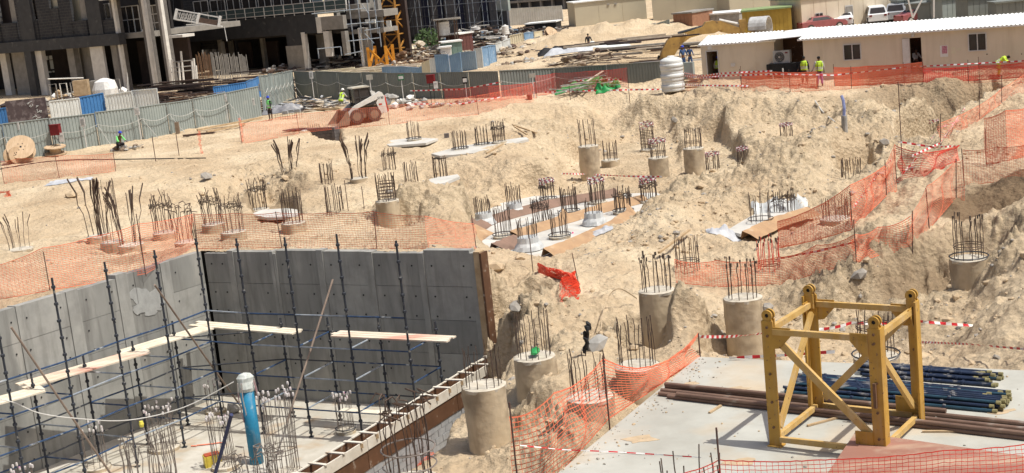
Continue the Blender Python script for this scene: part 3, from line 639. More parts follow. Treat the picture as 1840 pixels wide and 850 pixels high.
def pile(lab, cx, cy, ytop, z=None, sh=.25, dia=1.0, style='str', n=12, wid=None, extra='', mt=None, bot=None, head=True, lean=0, group=None, nm='bored_pile'):
    if z is None:
        g = G(cx, cy + 3); z = g.z + sh
        p = W(cx, cy, z)
        z = max(z, Z(p.x, p.y) + .08); p = W(cx, cy, z)
    else: p = W(cx, cy, z)
    rg = random.Random(int(cx * 7 + cy)); R_ = dia / 2; far = p.y > 55
    root = thing(nm, lab, 'pile', p, rg.uniform(0, 3), group or 'bored piles with starter bars')
    bot = bot if bot is not None else min(Z(p.x, p.y), z) - .5
    H_ = p.z - bot
    if head:
        prof = []; k = max(3, int(H_ / .22))
        for i in range(k + 1): prof.append((R_ * (1 + rg.uniform(-.012, .012)), -H_ + H_ * i / k))
        m = MB(); nn = 28; ph = rg.uniform(0, 6)
        vs = []; fs = []
        for r_, zz in prof:
            for q in range(nn):
                a = 2 * PI * q / nn; rr = r_ * (1 + .03 * math.sin(3 * a + ph + zz * 2) + .03 * math.sin(5 * a - zz * 4 + ph * 2) + .016 * math.sin(9 * a + zz * 9) + rg.uniform(-.012, .012)); vs.append((p.x + rr * math.cos(a), p.y + rr * math.sin(a), p.z + zz))
        for i in range(len(prof) - 1):
            for q in range(nn): fs.append((i * nn + q, i * nn + (q + 1) % nn, (i + 1) * nn + (q + 1) % nn, (i + 1) * nn + q))
        m.add(vs, fs); m.build('shaft', M_pile, root, smooth=True)
        m = MB(); m.lathe(p + Vector((0, 0, -.03)), [(R_ * .99, -.05), (R_ * 1.005, .025), (R_ * .9, .045), (R_ * .5, .02 + rg.uniform(0, .03)), (R_ * .1, .03)], 24, jit=.02, rng=rg); m.build('head', M_pilehead, root)
    if ytop is None: return root
    h = hgt(p, ytop); mt = mt or (M_barg if p.z < -3 else M_rust)
    r = .0105 if p.y < 34 else (.0125 if p.y < 55 else .016)
    if style in ('cap',): r = .010
    tops = []
    for i in range(n):
        if style == 'splay': a = rg.choice([0.2, 1.5, 2.6, 3.6, 5.2]) + rg.uniform(-.25, .25)
        else: a = 2 * PI * i / n + rg.uniform(-.16, .16)
        rr = R_ * (.78 + rg.uniform(-.05, .04)); b0 = Vector((p.x + rr * math.cos(a), p.y + rr * math.sin(a), p.z - .05 - (0 if head else .5)))
        hh = h * (rg.uniform(.80, 1.0)) + .05 + (0 if head else .5)
        ms = BM(style, r, mt); lx, ly = rg.uniform(-.05, .05) + lean, rg.uniform(-.05, .05)
        if style in ('tangle',): lx *= 2; ly *= 2
        Sh = Matrix.Identity(4); Sh[0][2] = lx * 1; Sh[1][2] = ly
        xyk = 1 if style != 'splay' else max(.6, hh / 2)
        Mx = Matrix.Translation(b0) @ Sh @ Matrix.Rotation(a if style == 'splay' else rg.uniform(0, 6), 4, 'Z') @ Matrix.Diagonal((xyk, xyk, hh, 1))
        inst('bar', rg.choice(ms), Mx, root); tops.append(Mx @ Vector((0, 0, 1)))
    def hoop(zz, r_=.011, k=.80, mm=None): MB().ring((p.x, p.y, p.z + zz), R_ * k, r_, 22, 4).build('hoop', mm or M_rust, root)
    if 'r' in extra: hoop(.07, .02, 1.04, M_dark)
    if 'h' in extra: hoop(h * .25); hoop(h * .3)
    if 'm' in extra: hoop(h * .6); hoop(h * .64)
    if 'd' in extra:
        for q in range(6): hoop(h * (.08 + .11 * q), .014)
    if 'C' in extra:
        m = MB()
        for t_ in tops: m.lathe(t_ + Vector((0, 0, -.05)), [(.028, 0), (.035, .05), (.03, .1), (.0, .11)], 6)
        m.build('bar_cap', M_capm, root).__setitem__('kind', 'stuff')
    if 'T' in extra:        # barrier tape wound round the bar tops
        m = MB(); prev = None; k = 0; rad = R_ * .88
        for q in range(56):
            a = q * .28; b0 = a + .28; zz = h * (.84 + .10 * math.sin(q * .37) + rg.uniform(-.02, .02))
            def P_(a_, z_): return Vector((p.x + rad * math.cos(a_), p.y + rad * math.sin(a_), p.z + z_))
            m.add([P_(a, zz), P_(b0, zz), P_(b0, zz + .05), P_(a, zz + .05)], [(0, 1, 2, 3)], q % 2)
        m.build('tape_wrap', [M_trf, M_tw], root)
    if 'W' in extra:        # tangled tying wire
        m = MB()
        for q in range(16):
            a = rg.uniform(0, 6.28); P = []
            for j in range(5): a += rg.uniform(.2, .7); P.append(Vector((p.x + R_ * rg.uniform(.7, 1.05) * math.cos(a), p.y + R_ * rg.uniform(.7, 1.05) * math.sin(a), p.z + h * rg.uniform(.52, .72))))
            m.tube(P, .012, 3)
        m.build('tying_wire', M_wire, root)
    if 'F' in extra:        # pale plastic sheet around the foot
        m = MB(); m.lathe(p + Vector((0, 0, 0)), [(R_ * 1.25, -.05), (R_ * 1.1, .1), (R_ * .9, .22), (R_ * .86, .42)], 22, jit=.06, rng=rg); m.build('foot_wrap', M_sheet, root)
    if 'K' in extra:        # socket caps / couplers on the bar ends
        m = MB()
        for t_ in tops: m.tube([t_ + Vector((0, 0, -rg.uniform(.06, .13))), t_], rg.uniform(.017, .027), 6)
        tag(m.build('coupler', M_wire, root), kind='stuff')
    return root
M_sheet = mat('sheet_white', (.56, .565, .55), (.40, .41, .41), .45, scale=3, bump=.02)
P1 = dict
PILES = [
 # left field
 ('low pile with splayed bars and a grey cement splash at the far left', 36,447,384, None,.1,1.0,'splay',10,{}),
 ('left one of three low piles behind the net, with tall brown-tipped bars', 177,423,316, None,.3,.95,'splay',12,{}),
 ('middle one of three low piles behind the net, its bars in one tall dense bundle', 203,434,315, None,.3,.95,'str',9,{}),
 ('right one of three low piles behind the net, with tall fanned-out bars', 235,439,335, None,.35,1.0,'splay',14,{}),
 ('low pile behind the net with wire-tangled bars, right of three tall bundles', 295,417,341, None,.2,.95,'tangle',12,{'extra':'W'}),
 ('squat pile close behind the pit corner with bent-over bars', 334,434,362, -.12,0,.85,'hook',12,{}),
 ('low pile with dense dark bars seen over the net edge above the pit corner', 383,402,337, None,.3,.95,'tangle',13,{'extra':'W'}),
 ('low pile with dark wire-wound bars, second from the corner behind the net', 420,416,345, None,.3,1.0,'tangle',12,{'extra':'W'}),
 ('pile sunk in a sand hollow with a thicket of thin bars', 465,376,316, None,.15,1.0,'tangle',14,{'extra':'W'}),
 ('low pile with two wire hoops round its bars, behind the middle of the net', 527,400,333, None,.3,1.0,'str',14,{'extra':'m'}),
 ('bars of a buried pile on bare sand left of the tall grey pile', 602,377,329, None,.06,.95,'str',13,{'head':False}),
 ('buried pile with dark splayed bars on the sand below the block pit', 519,304,248, None,.05,.85,'splay',12,{'head':False}),
 ('short comb of thin bars standing in the sand beside a tall splayed bundle', 587,317,290, None,.05,.75,'str',12,{'head':False}),
 ('tall dark splayed bundle of bars in the middle of the sand field', 645,320,243, None,.1,.85,'splay',16,{}),
 ('sunken pile with leaning bars directly behind the tall grey pile', 700,300,264, None,.05,.8,'str',11,{'head':False,'extra':'W'}),
 ('sunken pile with even short bars right of the tall grey pile', 739,322,288, None,.06,.8,'str',12,{'head':False}),
 ('pile with pale even bars on the lone white slab below the loader', 744,250,216, None,.12,.8,'str',9,{'extra':'r'}),
 ('pile with dark bars on a patch of white sheet by the sand ridge', 792,319,278, None,.08,.8,'str',11,{}),
 ('tall exposed grey pile with a dense dark rebar cage, left of the membrane strips', 696,360,308, -.45,0,.98,'str',14,{'extra':'d'}),
 ('leftmost ringed pile on the long white slab by the upper net', 827,268,232, None,.12,.85,'str',13,{'extra':'r'}),
 ('second ringed pile on the long white slab, with bent bars', 866,260,224, None,.1,.8,'str',11,{'extra':'r'}),
 ('pile with a dark lump in its bars, right end of the long white slab', 897,254,215, None,.2,.8,'str',14,{'extra':'hW'}),
 # membrane field
 ('pile at the upper left end of the membrane strips, bars behind a folded sheet', 870,400,351, -1.9,.1,.85,'str',12,{'extra':'F'}),
 ('pile in front of the second brown strip with thick dark bars', 905,423,366, -1.9,.1,.85,'str',13,{'extra':'r'}),
 ('largest and nearest pile of the membrane field, draped in white sheet', 950,445,390, -1.9,.12,.95,'str',15,{'extra':'rF'}),
 ('pile with a pink rag at its foot between the brown strips', 1006,424,373, -1.9,.08,.85,'str',12,{'extra':'r'}),
 ('pile with tall bars against the bank at the left of the membrane field', 925,382,326, -1.9,.08,.8,'str',12,{'extra':'F'}),
 ('pile with darkest tangled bars in the heart of the membrane field', 972,400,352, -1.9,.08,.8,'tangle',12,{'extra':'W'}),
 ('left one of three tape-topped piles at the back of the membrane field', 985,359,320, -1.9,.1,.8,'str',13,{'extra':'rTW'}),
 ('ringed pile in the middle row of the membrane field', 1024,381,332, -1.9,.08,.85,'str',12,{'extra':'rm'}),
 ('pile in a tall white sheet cone on the third strip of the membrane field', 1068,400,355, -1.9,.1,.85,'str',11,{'extra':'rF'}),
 ('middle one of three tape-topped piles at the back of the membrane field', 1074,362,318, -1.9,.08,.85,'str',14,{'extra':'T'}),
 ('ringed pile with wire-wound bars on the right of the membrane field', 1120,380,334, -1.9,.08,.85,'str',13,{'extra':'rW'}),
 ('right one of three tape-topped piles at the back of the membrane field', 1166,360,318, -1.9,.08,.85,'str',13,{'extra':'TW'}),
 ('pile with thin bars seen through the net right of the tall grey pile', 752,424,398, -1.75,.05,.85,'str',11,{}),
 ('pile with bars at the foot of the sand ridge beside the net end', 808,410,372, -1.85,.05,.8,'str',10,{'head':False}),
 # upper right
 ('tallest exposed pile of the upper trench, with tall dark bars', 1057,262,212, -.5,0,1.0,'str',9,{}),
 ('low capped pile right beside the tallest pile of the upper trench', 1097,287,251, None,.35,.95,'str',11,{'extra':'h'}),
 ('low pile with a tape-wound lattice cage at the foot of the bank', 1165,268,218, None,.15,.9,'str',13,{'extra':'Td'}),
 ('low taped pile with a timber leaning on it in the middle of the upper trench', 1183,283,249, -1.2,0,.95,'str',11,{'extra':'hT'}),
 ('exposed pile in the shaded notch of the bank', 1246,266,226, -.75,0,.98,'str',12,{'extra':'h'}),
 ('buried pile whose bars are wound with purple and white tape', 1281,301,273, None,.03,.8,'str',13,{'head':False,'extra':'T'}),
 ('small taped bar cluster on the sand right of the shaded notch', 1335,291,264, None,.03,.65,'str',11,{'head':False,'extra':'T'}),
 ('half-buried taped bars high on the spoil bank', 1413,240,222, None,.03,.75,'str',10,{'head':False,'extra':'T'}),
 ('taped bars standing in the deep shaded trench at the right', 1676,240,214, -2.1,.03,.75,'str',10,{'head':False,'extra':'T'}),
 ('thin bars in the dark hollow behind the left net of the ramp', 1530,314,283, None,.05,1.0,'str',14,{'head':False}),
 # right middle
 ('pile with one loose steel hoop low on its tall bars, left of the white sheet', 1368,412,342, -2.1,.1,.95,'str',10,{'extra':'H'}),
 ('pile with a crowd of thin bars on the white sheet', 1410,388,338, None,.08,1.0,'str',16,{'extra':'W'}),
 ('pile with short bars at the edge of the orange net on the ramp side', 1502,392,352, None,.05,1.1,'str',13,{}),
 ('rebar cage wrapped up in orange net', 1384,492,420, -2.05,.05,.9,'str',12,{'extra':'hK','mt':M_netred,'head':False}),
 ('pile with tall wired bars behind the left end of the orange net', 1237,489,418, -2.05,.05,1.0,'str',14,{'extra':'h'}),
 ('exposed pile with thick black couplers, left one of the two in the middle', 1180,521,451, -.5,0,1.0,'str',12,{'extra':'K'}),
 ('exposed pile with round coupler heads, right one of the two in the middle', 1335,534,457, -.5,0,1.0,'str',11,{'extra':'K'}),
 ('pile with wrapped bar ends and bottom hoops standing alone on the right slope', 1741,464,382, -.5,0,.98,'str',10,{'extra':'rhK'}),
 ('pile with a green bag on its head beside the formwork corner', 960,640,556, -.5,0,1.0,'str',13,{}),
 ('pile with many fine bars right behind the slab fence', 1145,656,562, -.5,0,1.02,'str',16,{}),
 ('tallest exposed pile beside the block wall, with fine pale bars', 870,692,613, -.5,0,.98,'str',12,{'extra':'','bot':-5.6}),
 ('pile wrapped round by the orange net at the slab edge', 1060,712,626, -.5,0,1.0,'str',15,{}),
 ('front pile cage with a wide steel hoop and hooked bar ends before the block wall', 740,862,694, -.55,0,1.0,'hook',16,{'extra':'H','bot':-5.6}),
 ('pile with a loose hooped cage behind the yellow mast section', 1574,640,550, -.75,0,1.0,'str',9,{'extra':'mr'}),
 # pit
 ('small pile with white and purple bar caps beside the formwork in the pit', 622,772,700, -5.1,0,.62,'cap',12,{'extra':'Cr'}),
 ('dense pile cage with white bar caps right of the blue pipe', 512,850,690, -5.1,0,1.1,'cap',26,{'extra':'Ch'}),
 ('pile with grey bars behind and left of the blue pipe', 404,835,738, -5.1,0,.8,'cap',16,{'extra':'C'}),
 ('far pile with white-capped bars in the dark corner of the pit', 388,736,682, -5.1,0,.7,'cap',10,{'extra':'C'}),
 ('pile with white-capped bars at the foot of the sunlit wall', 295,802,722, -5.1,0,1.0,'cap',20,{'extra':'C'}),
 ('pile with sparse capped bars in shade by the left wall', 175,838,760, -5.1,0,.8,'cap',10,{'extra':'C'}),
 ('pile with clustered white caps at the bottom left edge', 46,900,836, -5.1,0,.8,'cap',14,{'extra':'C'}),
 ('large cage of leaning rusty bars with a yellow cap in the front of the pit', 280,905,765, -5.1,0,1.7,'tangle',30,{'extra':'h'}),
 ('cage of bars bent outward in front of the blue pipe', 470,905,795, -5.1,0,1.5,'hook',24,{'extra':'h'}),
 ('short bars rising at the bottom edge beside the foreground net', 1245,912,812, .02,.02,1.25,'str',9,{'head':False}),
]
for i, (lab, cx, cy, yt, z, sh, dia, style, n_, kw) in enumerate(PILES):
    n_ = n_ + (4 if 855 < cx < 1180 and 315 < yt < 400 else 1); kw = dict(kw); ex = kw.get('extra', '')
    if 'H' in ex: kw['extra'] = ex.replace('H', '')
    r_ = pile(lab, cx, cy, yt, z, sh, dia, style, n_, **kw)
    if 'H' in ex:
        p = r_.location; h_ = .62 if cx < 800 else .42
        MB().ring((p.x, p.y, p.z + h_), dia * .5, .016, 26, 5).build('hoop', M_dark if cx > 1000 else M_barg, r_)
        if cx < 800: MB().ring((p.x, p.y, p.z + .3), dia * .5, .016, 26, 5).build('hoop', M_barg, r_)

# ------------------------------------------------------------------ slab and blinding
sl_ = MB().prism([W(1255, 641, 0), W(1900, 668, 0), W(2300, 900, 0), W(1700, 1100, 0), W(700, 1100, 0)], -.35, 0).build('concrete_slab', M_slab); tag(sl_, kind='structure')
def blind(poly, z, lab, th=.06, mt=None):
    P = [W(a, b, z) for a, b in poly]; c = sum((Vector(p) for p in P), Vector()) / len(P)
    tag(MB().prism(P, z - th, z).build('blinding_slab', mt or M_blind, origin=c), lab, 'slab', 'thin white blinding slabs')
M_blind = mat('blinding', (.58, .56, .52), (.44, .42, .38), .8, scale=.9, c3=(.5, .42, .33), s3=1.5, fac3=(.55, .75), bump=.004)
blind([(885, 458), (985, 466), (1040, 440), (1130, 400), (1205, 358), (1180, 346), (1060, 350), (960, 352), (900, 365), (842, 395), (850, 428)], -1.98, 'large white blinding slab under the ringed piles and brown strips', .08)
for poly, lab in (([(692, 258), (700, 252), (745, 247), (787, 249), (765, 257), (700, 262)], 'small white blinding slab round the lone pile below the loader'),
                  ([(775, 276), (830, 262), (945, 246), (950, 250), (905, 261), (850, 275), (790, 280)], 'long white blinding slab under three ringed piles by the upper net'),
                  ([(750, 331), (775, 321), (822, 313), (826, 317), (800, 328), (765, 336)], 'stained white blinding slab at the sand ridge'),
                  ([(450, 385), (470, 377), (515, 374), (545, 378), (530, 389), (480, 391)], 'white blinding slab in the hollow behind the net'),
                  ([(1305, 414), (1355, 385), (1440, 376), (1436, 388), (1390, 402), (1330, 420)], 'white blinding slab under the thin bars at the foot of the ramp')):
    zz = max(G(a, b).z for a, b in poly) * .3 + .7 * sum(G(a, b).z for a, b in poly) / len(poly) + .05
    blind(poly, zz, lab, .12)
M_hard = mat('brown_board', (.42, .27, .15), (.32, .20, .115), .8, scale=1.5, bump=.01, c3=(.46, .34, .22), s3=2)
M_hard2 = mat('dark_brown_board', (.24, .15, .11), (.17, .11, .08), .8, scale=1.5, bump=.01)
def strip(pts, wd, hh, lab, mt, z=-1.98, peaks=()):
    P = [W(a, b, z) for a, b in pts]; m = MB(); vs = []; fs = []; L = []
    for i in range(len(P) - 1):
        for k in range(8): L.append(P[i].lerp(P[i + 1], k / 8))
    L.append(P[-1])
    for i, p in enumerate(L):
        d = (L[min(i + 1, len(L) - 1)] - L[max(i - 1, 0)]).normalized(); q = Vector((d.y, -d.x, 0)); w1 = RN.uniform(-.04, .04)
        pk = sum(.35 * math.exp(-((i / len(L) - a) / .02) ** 2) for a in peaks)
        vs += [p + q * (wd * .5 + w1) + Vector((0, 0, .01)), p + q * .1 + Vector((0, 0, .1 + hh * .25)), p - q * (wd * .3 + w1) + Vector((0, 0, hh + RN.uniform(-.03, .03) + pk)), p - q * (wd * .3 + w1 + .012) + Vector((0, 0, hh - .01 + pk)), p - q * (wd * .45) + Vector((0, 0, .01))]
    for i in range(len(L) - 1):
        for k in range(4): fs.append((i * 5 + k, i * 5 + k + 1, (i + 1) * 5 + k + 1, (i + 1) * 5 + k))
    m.add(vs, fs); tag(m.build('edge_board', mt, origin=P[0]), lab, 'board', 'brown edging boards across the membrane field')
strip([(842, 424), (880, 402), (940, 385), (1000, 370), (1110, 352)], .6, .32, 'rear one of the brown edging strips across the membrane field', M_hard2, peaks=(.1,))
strip([(925, 428), (1010, 402), (1080, 381), (1160, 362)], .55, .3, 'second brown edging strip, running between the piles', M_hard, peaks=(.35, .8))
strip([(985, 462), (1040, 440), (1100, 413), (1138, 388)], .7, .3, 'front tan edging strip along the near side of the membrane field', M_hard, peaks=(.97,))
strip([(895, 452), (935, 434)], .9, .3, 'short dark brown strip left of the draped pile', M_hard2)
strip([(838, 440), (868, 420)], .9, .4, 'curled tan strip at the left end of the membrane field', M_hard, peaks=(.2,))
strip([(1345, 430), (1390, 408), (1460, 385)], .7, .3, 'tan strip beside the white sheet at the foot of the ramp', M_hard)

# ------------------------------------------------------------------ yellow mast section
M_yel = mat('crane_yellow', (.52, .30, .055), (.38, .21, .04), .5, scale=2.5, c3=(.17, .09, .05), s3=15, fac3=(.65, .70), bump=.001, detail=9, streak=(7, (.42, .30, .17), .6))
M_yel2 = mat('crane_yellow_pale', (.57, .38, .14), (.46, .28, .08), .55, scale=3, c3=(.2, .11, .06), s3=15, fac3=(.66, .71), detail=9, streak=(6, (.5, .4, .27), .6))
A0 = W(1394, 802, .0); Bx0 = W(1590, 781, 0); Cx0 = W(1462, 744, 0)
ex = Vector((.809, -.588, 0)); ey = Vector((-ex.y, ex.x, 0)); MS = 1.86; MH = 2.22
mast = thing('mast_section', 'yellow lattice tower crane mast section standing on the concrete slab', 'mast section', A0, math.atan2(ex.y, ex.x))
def MP(u, v, z): return A0 + ex * u + ey * v + Vector((0, 0, z))
for (u, v, su, sv) in ((0, 0, 1, 1), (MS, 0, -1, 1), (0, MS, 1, -1), (MS, MS, -1, -1)):
    m = MB(); hh = MH + RN.uniform(-.01, .01)
    cu, cv = u, v
    m.box(MP(cu + su * .0, cv, hh / 2 + .0), (.21, .035, hh), math.atan2(ex.y, ex.x)); m.box(MP(cu - su * .0875, cv + sv * .105, hh / 2), (.035, .172, hh), math.atan2(ex.y, ex.x))
    m.box(MP(cu, cv + sv * .035, .012), (.26, .2, .02), math.atan2(ex.y, ex.x))
    m.build('leg', M_yel, mast)
    l = MB(); c = MP(cu, cv + sv * .06, MH + .1); rot = Matrix.Rotation(math.atan2(ex.y, ex.x), 3, 'Z') @ Matrix.Rotation(PI / 2, 3, 'X')
    for o in (-.05, .05):
        c2 = c + ey * o
        l.lathe(c2, [(.035, -.018), (.095, -.018), (.095, .018), (.035, .018), (.035, -.018)], 18, ax=rot); l.box(c2 - Vector((0, 0, .2)), (.17, .034, .26), math.atan2(ex.y, ex.x))
    lo = l.build('lug', M_yel, mast); k = MB(); k.lathe(c, [(.033, -.05), (.033, .05)], 12, ax=rot); k.build('pin_hole', M_hole, mast)
    for zz in (.35, .8, 1.3, MH - .25, MH - .1):
        MB().tube([MP(cu, cv - sv * .018, zz), MP(cu, cv - sv * .04, zz)], .024, 6).build('bolt', M_rusty, mast)
def mbar(a, b_, w_, h_, nm='brace', mt=None): MB().bar(MP(*a), MP(*b_), w_, h_).build(nm, mt or M_yel2, mast)
zt, zb_ = MH - .17, .14
for (a, b_, n_) in (((.1, .0), (MS - .1, .0), 0), ((.1, MS), (MS - .1, MS), 0), ((0, .1), (0, MS - .1), 1), ((MS, .1), (MS, MS - .1), 1)):
    mbar((*a, zt), (*b_, zt), .08, .1, 'top_chord'); mbar((*a, zb_), (*b_, zb_), .08, .09, 'bottom_chord')
mbar((.1, .03, zt - .1), (MS - .15, .03, .38), .07, .12)
mbar((MS - .1, MS - .03, zt - .1), (.15, MS - .03, .3), .07, .12)
mbar((MS - .03, .1, zt - .15), (MS - .03, MS - .15, .35), .07, .11); mbar((.03, MS - .1, zt - .15), (.03, .15, .3), .07, .11)
def gus(pts, nm='gusset'): MB().slab3([MP(*p) for p in pts], (MP(*pts[1]) - MP(*pts[0])).cross(MP(*pts[2]) - MP(*pts[0])), .015).build(nm, M_yel, mast)
for v in (-.025, MS + .01):
    gus([(.1, v, zt + .08), (.42, v, zt + .08), (.42, v, zt - .06), (.22, v, zt - .28), (.1, v, zt - .3)]); gus([(MS - .1, v, zt + .08), (MS - .4, v, zt + .08), (MS - .4, v, zt - .06), (MS - .2, v, zt - .3), (MS - .1, v, zt - .3)])
    gus([(MS - .4, v, .02), (MS - .1, v, .02), (MS - .1, v, .46), (MS - .4, v, .46)])
for u in (-.025, MS + .02): gus([(u, .1, zt + .08), (u, .35, zt + .08), (u, .1, zt - .3)]); gus([(u, MS - .1, zt + .08), (u, MS - .35, zt + .08), (u, MS - .1, zt - .3)])
for z_ in (.85, 1.25): pass
MB().box(MP(MS - .02, -.05, 1.1), (.05, .05, .42), math.atan2(ex.y, ex.x)).build('latch_plate', M_rusty, mast)

# plywood sheet, pipes, tubes on the slab
M_redply = mat('red_plywood', (.33, .165, .12), (.26, .125, .09), .6, scale=1.2, stretch=(.2, 1, 1), bump=.002, c3=(.42, .31, .22), s3=2.2, fac3=(.5, .7), detail=10, streak=(2, (.44, .36, .27), .5))
pl_ = [W(1537, 776, .235), W(1860, 822, .235), W(1860, 905, .235), W(1450, 905, .235), W(1487, 850, .235)]
tag(MB().prism(pl_, .20, .235).build('plywood_sheet', M_redply, origin=pl_[0]), 'reddish brown plywood sheet lying on the slab in front of the yellow mast section', 'plywood sheet')
M_pipeb = mat('rusty_pipe', (.20, .125, .09), (.13, .08, .06), .6, scale=3, stretch=(.3, 1, 1), c3=(.30, .26, .22), s3=3)
def tubeobj(a, b_, r, mt, lab, nm, cat, grp, hollow=False):
    a = Vector(a); b_ = Vector(b_); m = MB(); m.tube([a, b_], r, 10)
    o = m.build(nm, mt, origin=(a + b_) / 2, smooth=False)
    return tag(o, lab, cat, grp)
dpx = 0
rows = [(1196, 694, 1850, 762, .045), (1188, 701, 1850, 772, .125 - .08), (1184, 707, 1850, 782, .045), (1216, 708, 1850, 780, .12), (1200, 712, 1850, 788, .045), (1195, 690, 1700, 738, .12)]
names = ['rearmost long rusty pipe lying across the slab', 'second rusty pipe from the back on the slab, under the yellow mast', 'rusty pipe with its end sticking out furthest left on the slab', 'rusty pipe resting on top of the row behind the mast', 'foremost long rusty pipe across the slab', 'shorter rusty pipe on top at the back of the row']
for (x0, y0, x1, y1, z_), nm_ in zip(rows, names): tubeobj(W(x0, y0, z_), W(x1, y1, z_), .042, M_pipeb, nm_, 'steel_pipe', 'pipe', 'long rusty pipes lying across the slab')
M_tube = mat('tube_navy', (.018, .03, .065), (.011, .018, .036), .5, scale=4, c3=(.22, .21, .2), s3=3, fac3=(.6, .68)); M_tube2 = mat('tube_teal', (.028, .07, .105), (.016, .04, .06), .45, scale=4, c3=(.2, .22, .22), s3=3, fac3=(.64, .7))
M_tend = mat('tube_end', (.30, .27, .12), (.18, .15, .08), .7, scale=9)
a_, b_ = W(1415, 704, .04), W(1778, 738, .04); dd = (b_ - a_).normalized(); qq = Vector((-dd.y, dd.x, 0)); k = 0
def stack(a_, b_, nrow, grp, lab, offs=0):
    for lay in range(3):
        for j in range(nrow - lay * 2):
            o = qq * ((j + lay) * .078 + RN.uniform(-.008, .008)) + Vector((0, 0, lay * .062)); e = RN.uniform(-.25, .2)
            A_ = a_ + o + dd * RN.uniform(-.12, .12); B_ = b_ + o + dd * e + qq * RN.uniform(-.05, .05); m = MB(); m.tube([A_, B_], .030, 8)
            root = thing('scaffold_tube', lab, 'tube', (A_ + B_) / 2, 0, grp); m.build('tube', M_tube if RN.random() < .72 else M_tube2, root)
            c_ = MB()
            for t_ in np.arange(.12, 1, .22): c_.lathe(A_.lerp(B_, float(t_)), [(.031, -.03), (.045, -.02), (.045, .02), (.031, .03)], 8, ax=dd.to_track_quat('Z', 'Y').to_matrix())
            tag(c_.build('collar', M_tube, root), kind='stuff'); MB().tube([B_ - dd * .01, B_ + dd * .07], .036, 8).build('end_fitting', M_tend, root)
stack(a_, b_, 13, 'navy scaffold tubes stacked on the slab', 'navy scaffold tube lying in the low front stack beside the yellow mast')
a2, b2 = W(1540, 672, .04), W(1766, 690, .04); stack(a2, b2, 8, 'teal scaffold tubes stacked at the back', 'teal-blue scaffold tube lying in the raised rear stack behind the yellow mast')

# ------------------------------------------------------------------ nets and tapes
M_post = mat('post_rebar', (.12, .06, .045), (.07, .045, .04), .8, scale=6)
def net(lab, path, cell=(.085, .045), wv=(.007, .011), sag=.05, mt=None, posts=(), wave=.05, seed=1, posth=1.25, grp='orange safety nets', crumple=0, kindpost=M_post):
    rg = random.Random(seed); mt = mt or M_net; wv = (wv[0] * 1.1, wv[1] * 1.15)
    P = []
    for e in path: P.append((Vector(e[0]), Vector(e[1])))
    root = thing('safety_net', lab, 'safety net', P[0][0], 0, grp)
    samp = []
    for i in range(len(P) - 1):
        (b0, t0), (b1, t1) = P[i], P[i + 1]; L = (b1 - b0).length; k = max(2, int(L / cell[0]))
        for j in range(k):
            f = j / k; s_ = 4 * f * (1 - f) * sag
            samp.append((b0.lerp(b1, f), t0.lerp(t1, f) + Vector((0, 0, -s_))))
    samp.append(P[-1]); n = len(samp); hh = sum((t - b).length for b, t in samp) / n; rows_ = max(6, int(hh / cell[1])); ph = rg.uniform(0, 9)
    grid = []
    for i, (b_, t_) in enumerate(samp):
        d = samp[min(i + 1, n - 1)][0] - samp[max(i - 1, 0)][0]; d.z = 0; d = d.normalized() if d.length > 1e-6 else Vector((1, 0, 0)); q = Vector((-d.y, d.x, 0)); col = []
        for j in range(rows_ + 1):
            v = j / rows_; w_ = math.sin(v * PI) * wave
            off = q * (w_ * math.sin(i * .13 + ph + v * 2) + w_ * .6 * math.sin(i * .41 + ph * 2 - v * 4) + rg.uniform(-.006, .006)) + Vector((0, 0, rg.uniform(-.006, .006) + crumple * .05 * math.sin(i * .5 + j * 1.3)))
            off += q * crumple * (math.sin(i * .9 + j * .7 + ph) * .08 + math.sin(i * .37 - j * 1.1) * .1) * (1 - abs(2 * v - 1) * .3)
            col.append(b_.lerp(t_, v) + off)
        grid.append(col)
    m = MB()
    for j in range(rows_ + 1):
        w_ = wv[1] / 2 * (1.8 if j in (0, rows_) else 1); b0 = len(m.v)
        for i in range(n): c = grid[i][j]; m.v += [(c.x, c.y, c.z - w_), (c.x, c.y, c.z + w_)]
        for i in range(n - 1): m.f.append((b0 + 2 * i, b0 + 2 * i + 2, b0 + 2 * i + 3, b0 + 2 * i + 1)); m.m.append(0)
    for i in range(n):
        d = samp[min(i + 1, n - 1)][0] - samp[max(i - 1, 0)][0]; d = d.normalized() if d.length > 1e-6 else Vector((1, 0, 0)); q = d * (wv[0] / 2); b0 = len(m.v)
        for j in range(0, rows_ + 1, 1): c = grid[i][j]; m.v += [tuple(c - q), tuple(c + q)]
        for j in range(rows_): m.f.append((b0 + 2 * j, b0 + 2 * j + 1, b0 + 2 * j + 3, b0 + 2 * j + 2)); m.m.append(0)
    o = m.build('net', mt, root)
    for p_ in posts:
        p_ = Vector(p_); z_ = Z(p_.x, p_.y)
        MB().tube([(p_.x, p_.y, min(z_, p_.z) - .1), (p_.x + rg.uniform(-.06, .06), p_.y, p_.z + posth)], .016, 5).build('post', kindpost, root)
    return root
def NP(lst, h=1.1, z=None):      # list of (px, py_base[, height]) on the ground
    out = []
    for e in lst:
        p = G(e[0], e[1]) if z is None else W(e[0], e[1], z)
        hh = e[2] if len(e) > 2 else h; out.append((p, p + Vector((0, 0, hh))))
    return out
def NW(lst):                     # (px, py_base, py_top): height read off the picture
    out = []
    for x, yb, yt in lst:
        p = G(x, yb); out.append((p, p + Vector((0, 0, hgt(p, yt)))))
    return out
a = NW([(-60, 572, 500), (0, 538, 478), (90, 522, 445), (180, 507, 425), (262, 492, 402), (355, 444, 385)]); net('orange net strung along the top of the left pit wall', a, cell=(.11, .055), wave=.1, posts=[a[i][0] for i in (2, 4, 5)], seed=3)
